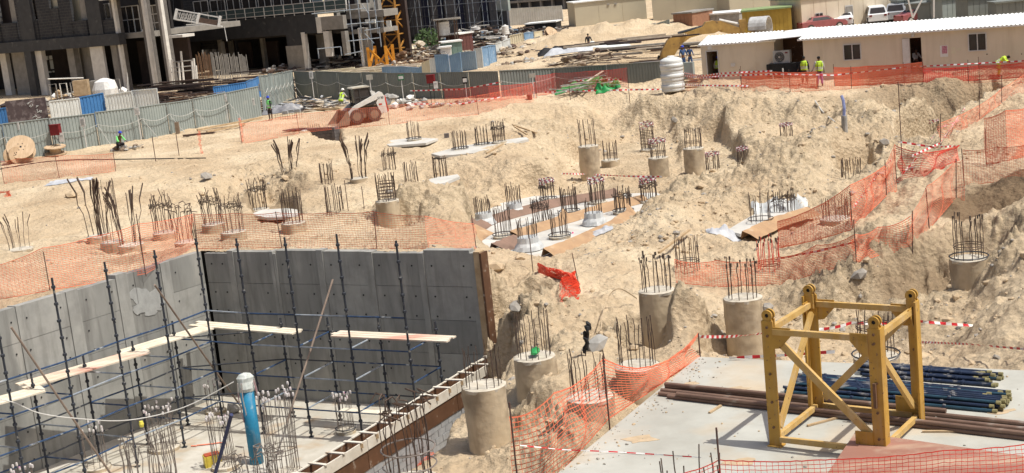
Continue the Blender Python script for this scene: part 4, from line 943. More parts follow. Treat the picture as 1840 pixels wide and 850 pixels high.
a = NW([(355, 447, 384), (430, 446, 383), (507, 446, 382), (600, 446, 382), (677, 447, 380), (770, 446, 388), (856, 446, 402)]); net('orange net strung along the top of the far pit wall', a, cell=(.11, .055), wave=.08, posts=[a[i][0] for i in (0, 2, 4, 6)], seed=4)
a = NW([(8, 330, 290), (40, 326, 285), (107, 320, 280), (208, 308, 276)]); net('orange net panel on the sand in front of the cable drums', a, cell=(.12, .06), posts=[a[0][0], a[2][0], a[3][0]], seed=5, wave=.15)
a = NP([(435, 258), (510, 245), (538, 239), (628, 229), (700, 224), (780, 214), (860, 206), (960, 184)], 1.15); net('long orange net across the sand in front of the skid steer loader', a, cell=(.13, .06), wv=(.006, .010), posts=[x[0] for x in a[::2]], seed=6, wave=.12)
a = NP([(965, 172), (1000, 167), (1060, 164), (1130, 160)], 1.3); net('red net below the hoarding behind the green tarpaulin', a, cell=(.1, .05), wv=(.007, .011), mt=M_netred, posts=[a[0][0], a[-1][0]], seed=7)
a = NP([(800, 187), (880, 183), (965, 176)], 1.0); net('red net against the hoarding right of the loader', a, cell=(.12, .06), wv=(.009, .014), mt=M_netred, posts=[a[0][0], a[2][0]], seed=8)
a = NP([(1225, 164), (1333, 163), (1420, 165), (1530, 160), (1625, 153), (1740, 150), (1850, 143)], .95); net('thin orange net along the edge of the excavation before the huts', a, cell=(.12, .06), posts=[x[0] for x in a[1:]], seed=9, wave=.1)
a = NP([(1333, 158), (1390, 160), (1470, 160)], .95); net('bright orange net between the two huts', a, cell=(.09, .045), wv=(.018, .024), posts=[a[0][0], a[2][0]], seed=10)
a = NP([(1500, 155), (1560, 153), (1660, 148)], 1.05); net('bright double orange net under the long hut window', a, cell=(.08, .04), wv=(.022, .026), posts=[a[0][0], a[2][0]], seed=11)
a = NP([(1660, 149), (1760, 146), (1850, 138)], .75); net('dark red net under the posters of the long hut', a, cell=(.1, .05), wv=(.02, .026), mt=M_netred, posts=[a[1][0]], seed=12)
# ramp nets
a = NW([(1215, 508, 466), (1290, 515, 468), (1400, 512, 462), (1470, 492, 440), (1539, 472, 421), (1580, 462, 408), (1640, 462, 388)]); net('orange net at the foot of the ramp nearest the yellow mast', a, cell=(.09, .045), wv=(.008, .013), posts=[x[0] for x in (a[4], a[6])], seed=13, wave=.2, sag=.1)
a = NW([(1640, 462, 388), (1670, 412, 335), (1718, 356, 292), (1733, 361, 288)]); net('orange net climbing the right side of the ramp', a, cell=(.09, .045), posts=[x[0] for x in a[1:3]], seed=14, wave=.12)
a = NW([(1733, 336, 270), (1790, 327, 266), (1870, 318, 256)]); net('orange net panel standing square across the head of the ramp', a, cell=(.09, .045), posts=[a[0][0]], seed=15)
a = NW([(1772, 296, 214), (1810, 290, 200), (1870, 280, 190)]); net('tall dense orange net at the right edge of the ramp head', a, cell=(.09, .045), wv=(.01, .016), posts=[a[0][0]], seed=16)
a = NW([(1400, 448, 398), (1470, 432, 372), (1532, 413, 333), (1593, 352, 298), (1612, 345, 260)]); net('orange net climbing the left side of the ramp', a, cell=(.09, .045), wv=(.010, .016), posts=[x[0] for x in a[2:4]], seed=17, wave=.15)
a = NW([(1612, 330, 262), (1660, 318, 275), (1725, 290, 262)]); net('slack red net laid along the crest of the ramp', a, cell=(.09, .05), wv=(.01, .016), mt=M_netred, posts=[a[0][0]], seed=18, wave=.3)
a = NW([(1690, 262, 222), (1760, 215, 190), (1800, 185, 160), (1850, 165, 128)]); net('orange net running up to the long hut beside the shaded trench', a, cell=(.1, .05), posts=[x[0] for x in a[:3]], seed=19, wave=.15)
# slab edge net
def zt_(p, py): return p + Vector((0, 0, hgt(p, py)))
b_ = [W(932, 905, -.7), W(1010, 846, -.3), W(1094, 752, -.05), W(1180, 695, -.05), W(1258, 640, 0)]
a = [(b_[0], zt_(b_[0], 745)), (b_[1], zt_(b_[1], 702)), (b_[2], zt_(b_[2], 642)), (b_[3], zt_(b_[3], 655)), (b_[4], zt_(b_[4], 598))]
net('orange net hanging along the left edge of the concrete slab', a, cell=(.075, .05), wv=(.008, .014), posts=[], seed=20, wave=.16, sag=.12)
for (x, y0, y1, lb) in ((934, 900, 718, 'lowest'), (1094, 752, 636, 'middle'), (1258, 640, 598, 'far')):
    p = W(x, y0, 0 if y0 < 800 else -.6); pole(p + Vector((0, 0, -.3)), zt_(p, y1), .016, M_post, lb + ' rebar post of the net on the slab edge', 'net_post', 'post')
b_ = [W(1215, 930, 0), W(1300, 925, 0), W(1500, 918, 0), W(1700, 905, 0), W(1880, 885, 0)]
a = [(p, zt_(p, y)) for p, y in zip(b_, (852, 823, 822, 806, 790))]
net('near orange-red net across the bottom right corner', a, cell=(.085, .06), wv=(.006, .009), mt=M_netred, posts=[b_[1]], posth=1.4, seed=21, wave=.04, sag=.03)
# crumpled nets
a = [(G(1030, 512), G(1028, 500) + Vector((0, 0, .2))), (G(1040, 518), G(1036, 500) + Vector((0, 0, .25))), (G(1040, 545), G(1010, 510) + Vector((0, 0, .2))), (G(1030, 560), G(1005, 540) + Vector((0, 0, .15)))]
M_hot = mat('net_hot', (.88, .11, .05), (.7, .06, .03), .6)
rollP = [G(968, 490), G(985, 497), G(1005, 502), G(1024, 507), G(1036, 514)]
m = MB(); rg = random.Random(5)
for k in range(46):
    ph = rg.uniform(0, 6.28); rr = rg.uniform(.07, .16); pp = []
    for j in range(25):
        f = j / 24 * (len(rollP) - 1); i0 = min(int(f), len(rollP) - 2); c = rollP[i0].lerp(rollP[i0 + 1], f - i0); aa = ph + j * .35 * (1 if k % 2 else -1)
        pp.append(c + Vector((.25 * rr * math.cos(aa), rr * math.cos(aa), .14 + rr * math.sin(aa))))
    m.tube(pp, .011, 3, caps=False)
tag(m.build('net_roll', M_hot, origin=rollP[0]), 'rolled-up bright orange-red net lying on the sand slope', 'net roll')
net('discarded orange-red net spread below the net roll beside the thin bent post', a, cell=(.06, .04), wv=(.008, .013), mt=mat('net_hot', (.85, .10, .05), (.7, .06, .03), .6), wave=.12, crumple=.28, seed=22)
p = G(1043, 525); pole(p, DY(1028, 455, p.y), .014, M_post, 'thin bent rebar post above the discarded net', 'net_post', 'post')
a = [(W(760, 838, -5) + Vector((0, 0, 0)), W(765, 822, -5) + Vector((0, 0, .2))), (W(790, 850, -5), W(790, 832, -5) + Vector((0, 0, .2))), (W(805, 870, -5), W(800, 850, -5))]
net('crumpled orange net on the ground below the block wall', a, cell=(.05, .04), wave=.3, crumple=1.6, seed=23)
a = [(G(355, 300), G(350, 285)), (G(365, 272), G(366, 262))]
a = NW([(361, 277, 236), (366, 276, 236)]); net('bunched orange net hanging on a single post near the hoarding', a, cell=(.03, .05), wave=.1, seed=24, crumple=.6)
a = NW([(434, 255, 212), (438, 255, 212)]); net('bunched orange net hanging on the post at the net corner', a, cell=(.03, .05), wave=.1, seed=25, crumple=.6)

net('scrap of orange net on the sand at the left edge of the picture', [(G(-12, 356), G(-12, 348) + Vector((0, 0, .1))), (G(20, 353), G(18, 347) + Vector((0, 0, .12)))], cell=(.05, .04), wave=.1, crumple=.4, seed=31)
def tape(lab, pts, wd=.07, st=.16, seed=0, sag=0):
    rg = random.Random(seed); P = [Vector(p) for p in pts]; m = MB(); k = 0; S = []
    for i in range(len(P) - 1):
        L = (P[i + 1] - P[i]).length; n = max(1, int(L / st))
        for j in range(n):
            f = j / n; S.append(P[i].lerp(P[i + 1], f) - Vector((0, 0, sag * 4 * f * (1 - f))))
    S.append(P[-1]); tw = 0; prev = None
    for i, c in enumerate(S):
        tw += rg.uniform(-.5, .5); tw *= .9
        d = (S[min(i + 1, len(S) - 1)] - S[max(i - 1, 0)]).normalized(); q = d.cross(Vector((0, 0, 1))).normalized()
        u = Vector((0, 0, 1)) * math.cos(tw) + q * math.sin(tw); cur = (c - u * wd / 2, c + u * wd / 2)
        if prev: m.add([prev[0], cur[0], cur[1], prev[1]], [(0, 1, 2, 3)], i % 2)
        prev = cur
    tag(m.build('barrier_tape', [M_tr, M_tw], origin=P[0]), lab, 'barrier tape', 'red and white barrier tapes')
def U(px, py, zz): p = G(px, py); return p + Vector((0, 0, zz))
tape('taut red and white tape from the net post to the yellow mast', [zt_(W(1258, 640, 0), 604), DY(1385, 596, 33)], sag=.05)
tape('upper tape crossing the sand behind the mast to the right edge', [DY(1470, 592, 31), DY(1530, 580, 31.5), DY(1648, 577, 32), DY(1870, 590, 33)], sag=.03, seed=1)
tape('lower tape lying over the slab edge behind the mast', [W(1310, 643, .05), W(1380, 640, .08), W(1500, 632, .15)], seed=2)
tape('thin tape on the sand at the right behind the scaffold tubes', [U(1650, 632, .25), U(1740, 640, .25), U(1860, 652, .25)], wd=.05, seed=3)
tape('thin tape lying flat on the concrete slab', [W(934, 800, .5), W(1010, 808, .15), W(1110, 812, .02), W(1260, 822, .03)], wd=.022, seed=4)
tape('tape hanging on the near net in the bottom right corner', [W(1470, 880, .6), W(1560, 885, .55), W(1700, 905, .5), W(1850, 905, .5)], wd=.06, seed=5)
tape('upper tape strung right of the loader', [U(740, 190, 1.0), U(830, 184, .85), U(905, 178, 1.1)], wd=.08, st=.22, seed=6)
tape('lower tape strung right of the loader', [U(740, 196, .3), U(830, 192, .2), U(900, 186, .4)], wd=.08, st=.22, seed=7)
tape('upper tape above the green tarpaulin', [U(975, 163, .6), U(1040, 162, .65), U(1118, 160, .6)], wd=.1, st=.2, seed=8)
tape('lower tape below the green tarpaulin', [U(975, 168, .05), U(1040, 168, .12), U(1118, 165, .1), U(1230, 163, .1)], wd=.1, st=.2, seed=9)
tape('upper tape round the white tank and hut door', [U(1225, 162, 1.1), U(1262, 162, .85), U(1300, 163, 1.0), U(1390, 166, 1.2)], wd=.09, st=.18, seed=10)
tape('second tape just under it across the hut door', [U(1225, 163, .95), U(1262, 163, .75), U(1300, 163, .85), U(1395, 166, 1.0)], wd=.09, st=.18, seed=11)
tape('low tape across the foot of the hut door', [U(1228, 164, .35), U(1262, 163, .3), U(1345, 165, .3)], wd=.09, st=.18, seed=12)
tape('tape along the top of the net before the long hut', [U(1380, 163, .95), U(1500, 163, .85), U(1625, 153, .95), U(1850, 143, .95)], wd=.07, st=.2, seed=13)
tape('tape slung down the left net of the ramp', [U(1725, 225, .2), U(1690, 250, .4), U(1648, 300, .3), U(1612, 330, .1)], seed=14)
tape('tape crossing from the net peak to the ramp head', [U(1617, 330, 1.5), U(1680, 300, .7), U(1725, 282, .4)], seed=15)
tape('tape threaded through the climbing net on the ramp side', [U(1605, 330, .9), U(1575, 355, .7), U(1535, 400, .5)], seed=16)
tape('tape lying through the net at the foot of the ramp', [U(1400, 510, .8), U(1470, 490, .65), U(1540, 465, .5)], seed=17)
tape('tape hung across the shaded trench side of the ramp', [U(1640, 305, .5), U(1690, 275, .35), U(1735, 215, .5)], seed=18)
tape('tape straggling over the rubble behind the membrane field', [U(1010, 322, .2), U(1060, 322, .25), U(1120, 324, .2), U(1190, 326, .2)], seed=19)
# ------------------------------------------------------------------ hoardings and huts
M_hoard = mat('hoarding_grey', (.31, .345, .325), (.255, .285, .27), .55, scale=.8, c3=(.36, .37, .34), s3=1)
M_hoardd = mat('hoarding_dark', (.21, .225, .205), (.17, .18, .165), .55, scale=.8)
M_bluep = mat('panel_blue', (.07, .22, .48), (.05, .165, .38), .5, scale=1)
M_bluef = mat('panel_blue_faded', (.24, .37, .52), (.17, .28, .42), .55, scale=1, c3=(.4, .48, .55), s3=1.5)
M_whitep = mat('panel_white', (.68, .70, .68), (.55, .56, .53), .5, scale=1)
M_cream = mat('panel_cream', (.66, .60, .44), (.54, .48, .34), .6, scale=1)
M_paint = mat('white_paint', (.74, .73, .70), (.6, .58, .55), .6, scale=5)
M_red = mat('fire_red', (.20, .018, .02), (.14, .012, .015), .5)
M_rope = mat('rope', (.55, .55, .52), (.4, .4, .37), .8)
def corr(a, b_, z0a, z1a, z0b, z1b, pitch=.2, dep=.035):
    m = MB(); d = (b_ - a); d.z = 0; L = d.length; d /= L; q = Vector((-d.y, d.x, 0)); n = max(2, int(L / pitch)); S = []
    for i in range(n):
        for f, o in ((0, 0), (.55, 0), (.7, 1), (.85, 1)): S.append(((i + f) / n, o))
    S.append((1, 0)); vs = []
    for f, o in S:
        p = a.lerp(b_, f) + q * (o * dep); vs += [(p.x, p.y, z0a + (z0b - z0a) * f), (p.x, p.y, z1a + (z1b - z1a) * f)]
    m.add(vs, [(2 * i, 2 * i + 2, 2 * i + 3, 2 * i + 1) for i in range(len(S) - 1)]); return m
def txt(body, size, parent, Mx, mt, name='lettering'):
    cu = bpy.data.curves.new('lettering', 'FONT'); cu.body = body; cu.size = size; cu.extrude = .004; cu.align_x = 'CENTER'; cu.align_y = 'CENTER'
    o0 = bpy.data.objects.new('tmp', cu); COL.objects.link(o0); dg = bpy.context.evaluated_depsgraph_get()
    me_ = bpy.data.meshes.new_from_object(o0.evaluated_get(dg)); bpy.data.objects.remove(o0); me_.materials.clear(); me_.materials.append(mt)
    return inst(name, me_, Mx, parent)
def hoarding(lab, pts, tops, mt, step=2.4, mats=None, posts=True, rope=True, side=1, brace=True):
    P = [W(x, y, 0) for x, y in pts]; H_ = tops; root = thing('hoarding', lab, 'hoarding', P[0], 0, 'corrugated hoardings round the site'); k = 0; tops_ = []
    for i in range(len(P) - 1):
        a, b_ = P[i], P[i + 1]; L = (b_ - a).length; n = max(1, round(L / step))
        for j in range(n):
            f0, f1 = j / n, (j + 1) / n; p0, p1 = a.lerp(b_, f0), a.lerp(b_, f1); h0 = H_[i] + (H_[i + 1] - H_[i]) * f0; h1 = H_[i] + (H_[i + 1] - H_[i]) * f1; dz = RN.uniform(-.04, .04)
            g0, g1 = Z(p0.x, p0.y), Z(p1.x, p1.y); d = (p1 - p0).normalized()
            corr(p0, p1 - d * .03, g0 - .1, h0 + dz, g1 - .1, h1 + dz).build('panel', (mats[k % len(mats)] if mats else mt), root); k += 1
            MB().bar(Vector((p0.x, p0.y, h0 + dz)), Vector((p1.x, p1.y, h1 + dz)) - d * .03, .06, .05).build('top_rail', mats[0] if mats else mt, root)
            q = Vector((d.y, -d.x, 0)) * side; tops_.append((p0 + q * .12, h0, q))
    for (p, h, q) in tops_:
        if posts: MB().bar(Vector((p.x, p.y, -.05)), Vector((p.x, p.y, h * (1.04 if RN.random() < .4 else .98))), .06, .06).build('post', mt if not mats else M_paint, root)
        if brace: MB().tube([Vector((p.x, p.y, h * .66)), Vector((p.x, p.y, 0)) + q * .8 + (tops_[1][0] - tops_[0][0]).normalized() * .35], .022, 4).build('brace', M_rope, root)
    if rope:
        m = MB()
        for i in range(len(tops_) - 1):
            (p0, h0, q), (p1, h1, _) = tops_[i], tops_[i + 1]; pp = []
            for j in range(9):
                f = j / 8; c = p0.lerp(p1, f) + q * .06; c.z = (h0 * (1 - f) + h1 * f) * .66 - (.28 * 4 * f * (1 - f)); pp.append(c)
            m.tube(pp, .02, 4, caps=False)
        m.build('rope', M_rope, root)
    return root, tops_
h1, T1 = hoarding('pale grey corrugated hoarding along the left, behind the cable drums', [(-70, 303), (98, 277), (258, 250), (353, 231), (472, 208)], [2.35, 2.25, 2.05, 1.95, 2.1], M_hoard)
h2, T2 = hoarding('short pale green-grey hoarding running back to the corner behind the standing worker', [(474, 207), (505, 192), (532, 178)], [2.75, 2.5, 2.25], M_hoard, step=1.6)
h3, T3 = hoarding('long dark grey corrugated hoarding behind the skid steer loader', [(534, 178), (700, 180), (900, 178)], [2.2, 1.95, hgt(W(900, 178, 0), 130)], M_hoardd, step=3.2, side=1, brace=False)
h4, T4 = hoarding('dark grey corrugated hoarding between the loader yard and the white tank', [(902, 178), (1000, 165), (1190, 152)], [hgt(W(902, 178, 0), 129), hgt(W(1000, 165, 0), 124), hgt(W(1190, 152, 0), 112)], M_hoardd, step=3.2, brace=False)
hb, _ = hoarding('bright blue corrugated hoarding standing behind the grey one, right of the scrap heap', [(388, 196), (448, 186), (474, 172)], [1.75, 1.75, 1.7], M_bluep, brace=False, rope=False, posts=False)
def wallpanel(lab, a, b_, ytop, mt, dy=0, cat='panel', nm='corrugated_panel', grp='loose corrugated panels', zb=0, pitch=.22):
    A = W(a[0], a[1], zb); B = W(b_[0], b_[1], zb); h0 = zb + hgt(A, ytop[0]); h1_ = zb + hgt(B, ytop[1])
    root = thing(nm, lab, cat, A, 0, grp); corr(A, B, zb - .1, h0, zb - .1, h1_, pitch).build('sheet', mt, root)
    MB().bar(Vector((A.x, A.y, h0)), Vector((B.x, B.y, h1_)), .07, .07).build('frame_rail', mt, root)
    for p, h in ((A, h0), (B, h1_)): MB().bar(Vector((p.x, p.y, zb)), Vector((p.x, p.y, h)), .07, .07).build('frame_post', mt, root)
    return root
wallpanel('blue corrugated panel at the far left edge behind the hoarding', (-20, 250), (22, 245), (200, 194), M_bluep)
wallpanel('white corrugated panel behind the hoarding left of the blue one', (98, 240), (151, 233), (183, 177), M_whitep)
wallpanel('blue corrugated panel between two white ones above the hoarding', (152, 232), (194, 226), (176, 168), M_bluep)
wallpanel('white corrugated panel in the middle of the row above the hoarding', (197, 226), (245, 221), (172, 165), M_whitep)
wallpanel('white corrugated panel nearest the scrap heap above the hoarding', (245, 220), (290, 216), (164, 160), M_whitep)
M_graff = mat('patterned_board', (.10, .075, .075), (.07, .052, .055), .7, scale=3, c3=(.17, .14, .14), s3=2.2, fac3=(.5, .6))
gA, gB = W(20, 248, 0), W(92, 240, 0); gr = thing('painted_board', 'dark brown board with pale scribbled marks behind the hoarding', 'board', gA)
MB().bar(gA.lerp(gB, 0) + Vector((0, 0, 1.2)), gB + Vector((0, 0, 1.2)), .06, 3.0).build('board', M_graff, gr)
m = MB(); dg_ = (gB - gA).normalized(); qn = Vector((dg_.y, -dg_.x, 0)) * .045; rg = random.Random(4)
c0 = gA.lerp(gB, .72) + qn
for i in range(9):
    P = [c0 + dg_ * rg.uniform(-.3, .3) + Vector((0, 0, 2.5 - i * .2))]
    for j in range(4): P.append(P[-1] + dg_ * rg.uniform(-.22, .22) + Vector((0, 0, rg.uniform(-.16, .1))))
    m.tube(P, .022, 4)
m.build('scribble', M_whitep, gr)
# notice boards and fire points
def notice(lab, px, ybot, ytop, wd, z_face=None, T=None, mt=None, off=.25, inner=None):
    p = W(px, ybot, 0); h1_ = hgt(p, ytop); root = thing('notice_board', lab, 'notice board', p, 0, 'notice boards on the hoarding')
    return root, p
def board(lab, px, py0, py1, wpx, basey, mt, frame=True, mark=None, post=True, grp='notice boards on the hoarding', cat='notice board', nm='notice_board'):
    p = W(px, basey, 0); z1 = hgt(p, py0); z0 = hgt(p, py1); s_ = wpx / PPM(p); root = thing(nm, lab, cat, p, 0, grp); rot = -.25
    MB().box(p + Vector((0, 0, (z0 + z1) / 2)), (s_, .03, z1 - z0), rot).build('board', mt, root)
    R_ = Matrix.Rotation(rot, 3, 'Z'); f = R_ @ Vector((0, -1, 0)); x_ = R_ @ Vector((1, 0, 0)); hb_ = z1 - z0; c = p + f * .018 + Vector((0, 0, (z0 + z1) / 2))
    m = MB()
    if mark == 'lines':
        for k in range(4): m.box(c + Vector((0, 0, hb_ * (.3 - .18 * k))) - x_ * (.0 if k else .1), (s_ * (.7 if k % 2 else .6), .006, hb_ * .05), rot)
        m.build('print', M_prnt, root)
    elif mark == 'photo': m.box(c, (s_ * .62, .006, hb_ * .66), rot); m.build('print', M_prnt, root)
    elif mark == 'white': m.box(c, (s_ * .8, .006, hb_ * .55), rot); m.build('print', M_paint, root)
    if post: MB().bar(p + f * -.03, p + f * -.03 + Vector((0, 0, z1)), .05, .05).build('post', M_paint, root)
    return root
M_prnt = mat('print_grey', (.30, .30, .29), (.42, .42, .40), .6, scale=12)
M_green = mat('sign_green', (.04, .20, .08), (.03, .15, .06), .6)
for a in [('blank white notice board above the standing cable drum', 38, 221, 234, 15, 286, M_paint, 'lines'), ('small white notice with a curved mark between the red box and worker', 156, 212, 228, 10, 268, M_paint, 'photo'),
          ('white notice board on the hoarding below the white panels', 254, 194, 207, 10, 252, M_paint, 'lines'), ('framed notice left of the scrap heap', 339, 190, 205, 9, 233, M_paint, 'photo'),
          ('white notice below the bright blue hoarding', 410, 169, 183, 7, 220, M_paint, 'lines'), ('white notice next to the standing worker', 475, 151, 164, 7, 205, M_paint, None),
          ('white notice high on the dark hoarding near its corner', 565, 129, 142, 7, 181, M_paint, 'photo'), ('notice behind the cab of the loader', 669, 135, 144, 12, 182, mat('sign_pale', (.5, .48, .42), (.4, .38, .33), .6), None),
          ('green-framed notice on a white post right of the loader', 726, 135, 145, 11, 187, M_green, 'white'), ('dark-framed notice on a white post near the tapes', 840, 139, 151, 9, 188, M_black, 'white'),
          ('pale notice on the hoarding left of the green tarpaulin', 960, 133, 140, 12, 176, mat('sign_pale', (.5, .48, .42), (.4, .38, .33), .6), None)]:
    board(a[0], a[1], a[2], a[3], a[4], a[5], a[6], mark=a[7])
def fire(lab, px, py0, py1, basey, k=1.0):
    p = W(px, basey, 0); z1 = hgt(p, py0); z0 = hgt(p, py1); s_ = (z1 - z0); root = thing('fire_point', lab, 'fire point', p, 0, 'red fire points on the hoarding')
    MB().box(p + Vector((0, 0, (z0 + z1) / 2)), (s_ * 1.0, .3, s_), -.25).build('cabinet', M_red, root)
    MB().box(p + Vector((0, 0, z1 + .02)), (s_ * 1.08, .36, .04), -.25).build('cabinet_lid', M_red, root)
    for d in (-.12, .12): MB().bar(p + Vector((d, 0, 0)), p + Vector((d, 0, z0)), .04, .04).build('leg', M_black, root)
    MB().box(p + Vector((s_ * .55, -.22, z0 - s_ * .25)), (s_ * .55, .02, s_ * .9), -.25).build('notice', M_paint, root)
    MB().box(p + Vector((s_ * .55, -.235, z0 - s_ * .1)), (s_ * .35, .01, s_ * .12), -.25).build('print', M_prnt, root)
fire('red fire cabinet on the hoarding between the two cable drums', 107, 225, 243, 277); fire('red fire cabinet on the hoarding left of the standing worker', 451, 166, 180, 211); fire('red fire cabinet on a white post right of the loader', 779, 136, 150, 186)
fire('small red fire cabinet by the far end of the dark hoarding', 783, 136, 140, 187) if False else None

# cable drums
M_drum = mat('drum_wood', (.52, .38, .25), (.40, .28, .17), .8, scale=2.5, stretch=(3, .4, 1), bump=.003)
def drum(lab, p, r, wd, ax):
    root = thing('cable_drum', lab, 'cable drum', p, 0, 'wooden cable drums'); c = p
    for s_, n_ in ((-wd / 2, 'flange'), (wd / 2, 'flange')):
        MB().lathe(c, [(.05, s_ - .03), (r, s_ - .03), (r, s_ + .03), (.05, s_ + .03)], 28, ax=ax).build(n_, M_drum, root)
    MB().lathe(c, [(r * .5, -wd / 2), (r * .5, wd / 2)], 20, ax=ax).build('core', M_drum, root)
    m = MB()
    for k in range(6): a = k * PI / 3; m.lathe(c + ax @ Vector((r * .3 * math.cos(a), r * .3 * math.sin(a), wd / 2)), [(.03, .0), (.03, .045)], 6, ax=ax)
    m.lathe(c, [(.06, wd / 2), (.06, wd / 2 + .05)], 8, ax=ax); m.build('bolts', M_black, root)
g = G(42, 292); ax = Vector((.25, -.75, .62)).to_track_quat('Z', 'Y').to_matrix(); drum('large wooden cable drum leaning against a smaller one at the far left', Vector((g.x, g.y, g.z + .78)), .82, .5, ax)
g = G(30, 296); ax = Vector((.8, -.5, .1)).to_track_quat('Z', 'Y').to_matrix(); drum('small dark cable drum mostly hidden behind the large leaning one', Vector((g.x - .3, g.y + .5, g.z + .5)), .5, .5, ax)
g = G(101, 279); ax = Vector((.05, -.12, 1)).to_track_quat('Z', 'Y').to_matrix(); drum('wooden cable drum lying flat by the red fire cabinet', Vector((g.x, g.y, g.z + .3)), .66, .42, ax)

# huts
M_hut = mat('hut_wall', (.68, .59, .455), (.62, .535, .41), .7, scale=.6, c3=(.60, .50, .37), s3=.5, streak=(1.6, (.46, .38, .27), .45))
M_roofw = mat('roof_white', (.80, .80, .78), (.72, .72, .70), .5, scale=1)
M_glass = mat('window_glass', (.045, .038, .036), (.03, .026, .025), .25, spec=.5)
M_alu = mat('window_frame', (.62, .6, .57), (.5, .48, .45), .5)
HD = Vector((.865, -.502, 0)); HN = Vector((-HD.y, HD.x, 0))       # along the huts, and away from the camera
if HN.y < 0: HN = -HN
hrz = math.atan2(HD.y, HD.x)
class Hut:
    def __init__(s, lab, p0, L, H_, D, mt, roof, slope=.0, name='site_hut', cat='hut', grp=None, over=.25, corrw=False):
        s.p0 = p0; s.L = L; s.H = H_; s.root = thing(name, lab, cat, p0, hrz, grp)
        s.mt = mt; s.D = D; s.op = []
        s.roof = roof; s.over = over; s.slope = slope
    def P(s, u, z, o=0): return s.p0 + HD * u + HN * o + Vector((0, 0, z))
    def u(s, px, z=1.3, o=0):
        q = ONP(px, PRJ(s.P(s.L / 2, z))[1], s.p0 + HN * o, HN); return (q - s.p0).dot(HD)
    def opening(s, u0, u1, z0, z1): s.op.append((u0, u1, z0, z1))
    def finish(s, joint=1.2):
        ops = sorted(s.op); cur = 0; k = 0
        def wp(u0, u1, z0, z1):
            if u1 - u0 < .01 or z1 - z0 < .01: return
            n = max(1, round((u1 - u0) / joint))
            for i in range(n):
                a = u0 + (u1 - u0) * i / n + (.004 if i else 0); b_ = u0 + (u1 - u0) * (i + 1) / n
                MB().slab3([s.P(a, z0), s.P(b_, z0), s.P(b_, z1), s.P(a, z1)], HN, .1).build('wall_panel', s.mt, s.root)
        for (u0, u1, z0, z1) in ops:
            wp(cur, u0, 0, s.H); wp(u0, u1, 0, z0); wp(u0, u1, z1, s.H); cur = u1
        wp(cur, s.L, 0, s.H)
        MB().slab3([s.P(0, 0, .1), s.P(0, 0, s.D), s.P(0, s.H + s.slope * s.D, s.D), s.P(0, s.H, .1)], HD, .1).build('side_wall', s.mt, s.root)
        MB().slab3([s.P(s.L - .1, 0, .1), s.P(s.L - .1, 0, s.D), s.P(s.L - .1, s.H + s.slope * s.D, s.D), s.P(s.L - .1, s.H, .1)], HD, .1).build('side_wall', s.mt, s.root)
        MB().slab3([s.P(0, 0, s.D), s.P(s.L, 0, s.D), s.P(s.L, s.H, s.D), s.P(0, s.H, s.D)], HN, .1).build('back_wall', s.mt, s.root)
        MB().slab3([s.P(.1, .02, .1), s.P(s.L - .1, .02, .1), s.P(s.L - .1, .02, s.D), s.P(.1, .02, s.D)], (0, 0, 1), .05).build('hut_floor', M_dark, s.root)
        MB().slab3([s.P(.1, .07, 1.6), s.P(s.L - .1, .07, 1.6), s.P(s.L - .1, s.H, 1.6), s.P(.1, s.H, 1.6)], HN, .05).build('inner_partition', M_brownply, s.root)
        n = int(s.L / .22); vs = []; ov = s.over
        for i in range(2 * n + 1):
            u_ = -ov + (s.L + 2 * ov) * i / (2 * n); dz = .05 if i % 2 else 0
            for (o, hz) in ((-ov, s.H), (s.D * .5, s.H + .42), (s.D + ov, s.H)): vs.append(s.P(u_, hz + dz, o))
        m = MB(); fs = []
        for i in range(2 * n):
            for k in range(2): fs.append((i * 3 + k, i * 3 + 3 + k, i * 3 + 4 + k, i * 3 + 1 + k))
        m.add(vs, fs); m.build('roof', s.roof, s.root)
        MB().slab3([s.P(-ov, s.H - .07, -ov + .02), s.P(s.L + ov, s.H - .07, -ov + .02), s.P(s.L + ov, s.H + .01, -ov + .02), s.P(-ov, s.H + .01, -ov + .02)], HN, .03).build('fascia', s.roof, s.root)
    def window(s, u0, u1, z0, z1, n=2):
        s.opening(u0, u1, z0, z1); f = MB(); t = .05
        for a, b_ in (((u0, z0), (u1, z0)), ((u0, z1), (u1, z1)), ((u0, z0), (u0, z1)), ((u1, z0), (u1, z1))): f.bar(s.P(*a, -.02), s.P(*b_, -.02), .06, t, up=HN)
        for k in range(1, n): uu = u0 + (u1 - u0) * k / n; f.bar(s.P(uu, z0, -.0), s.P(uu, z1, -.0), .05, t, up=HN)
        fo = f.build('window', M_alu, s.root)
        for k in range(n):
            a = u0 + (u1 - u0) * k / n + .03; b_ = u0 + (u1 - u0) * (k + 1) / n - .03
            MB().slab3([s.P(a, z0 + .03, .04), s.P(b_, z0 + .03, .04), s.P(b_, z1 - .03, .04), s.P(a, z1 - .03, .04)], HN, .02).build('pane', M_glass, fo)
lp = W(1447, 151, 0); LH = Hut('long beige site hut with white corrugated roof on the right', lp, 17, 2.62, 5.5, M_hut, M_roofw, name='site_hut', grp='beige site huts')
uw = LH.u
LH.window(uw(1516), uw(1547), 1.25, 2.15); LH.window(uw(1741), uw(1773), 1.35, 2.3)
d0, d1 = uw(1635), uw(1656); LH.opening(d0, d1, .35, 2.28)
MB().slab3([LH.P(d0 - .38, .35, -.12), LH.P(d0, .35, -.03), LH.P(d0, 2.25, -.03), LH.P(d0 - .38, 2.25, -.12)], HN, .04).build('door', M_alu, LH.root)
MB().box(LH.P((d0 + d1) / 2 - .1, 2.42, -.1), (.14, .14, .16)).build('lamp', M_alu, LH.root)
pu = uw(1698); pst = MB().slab3([LH.P(pu - .26, 1.12, -.012), LH.P(pu + .16, 1.12, -.012), LH.P(pu + .16, 1.75, -.012), LH.P(pu - .26, 1.75, -.012)], HN, .008).build('poster', M_paint, LH.root)
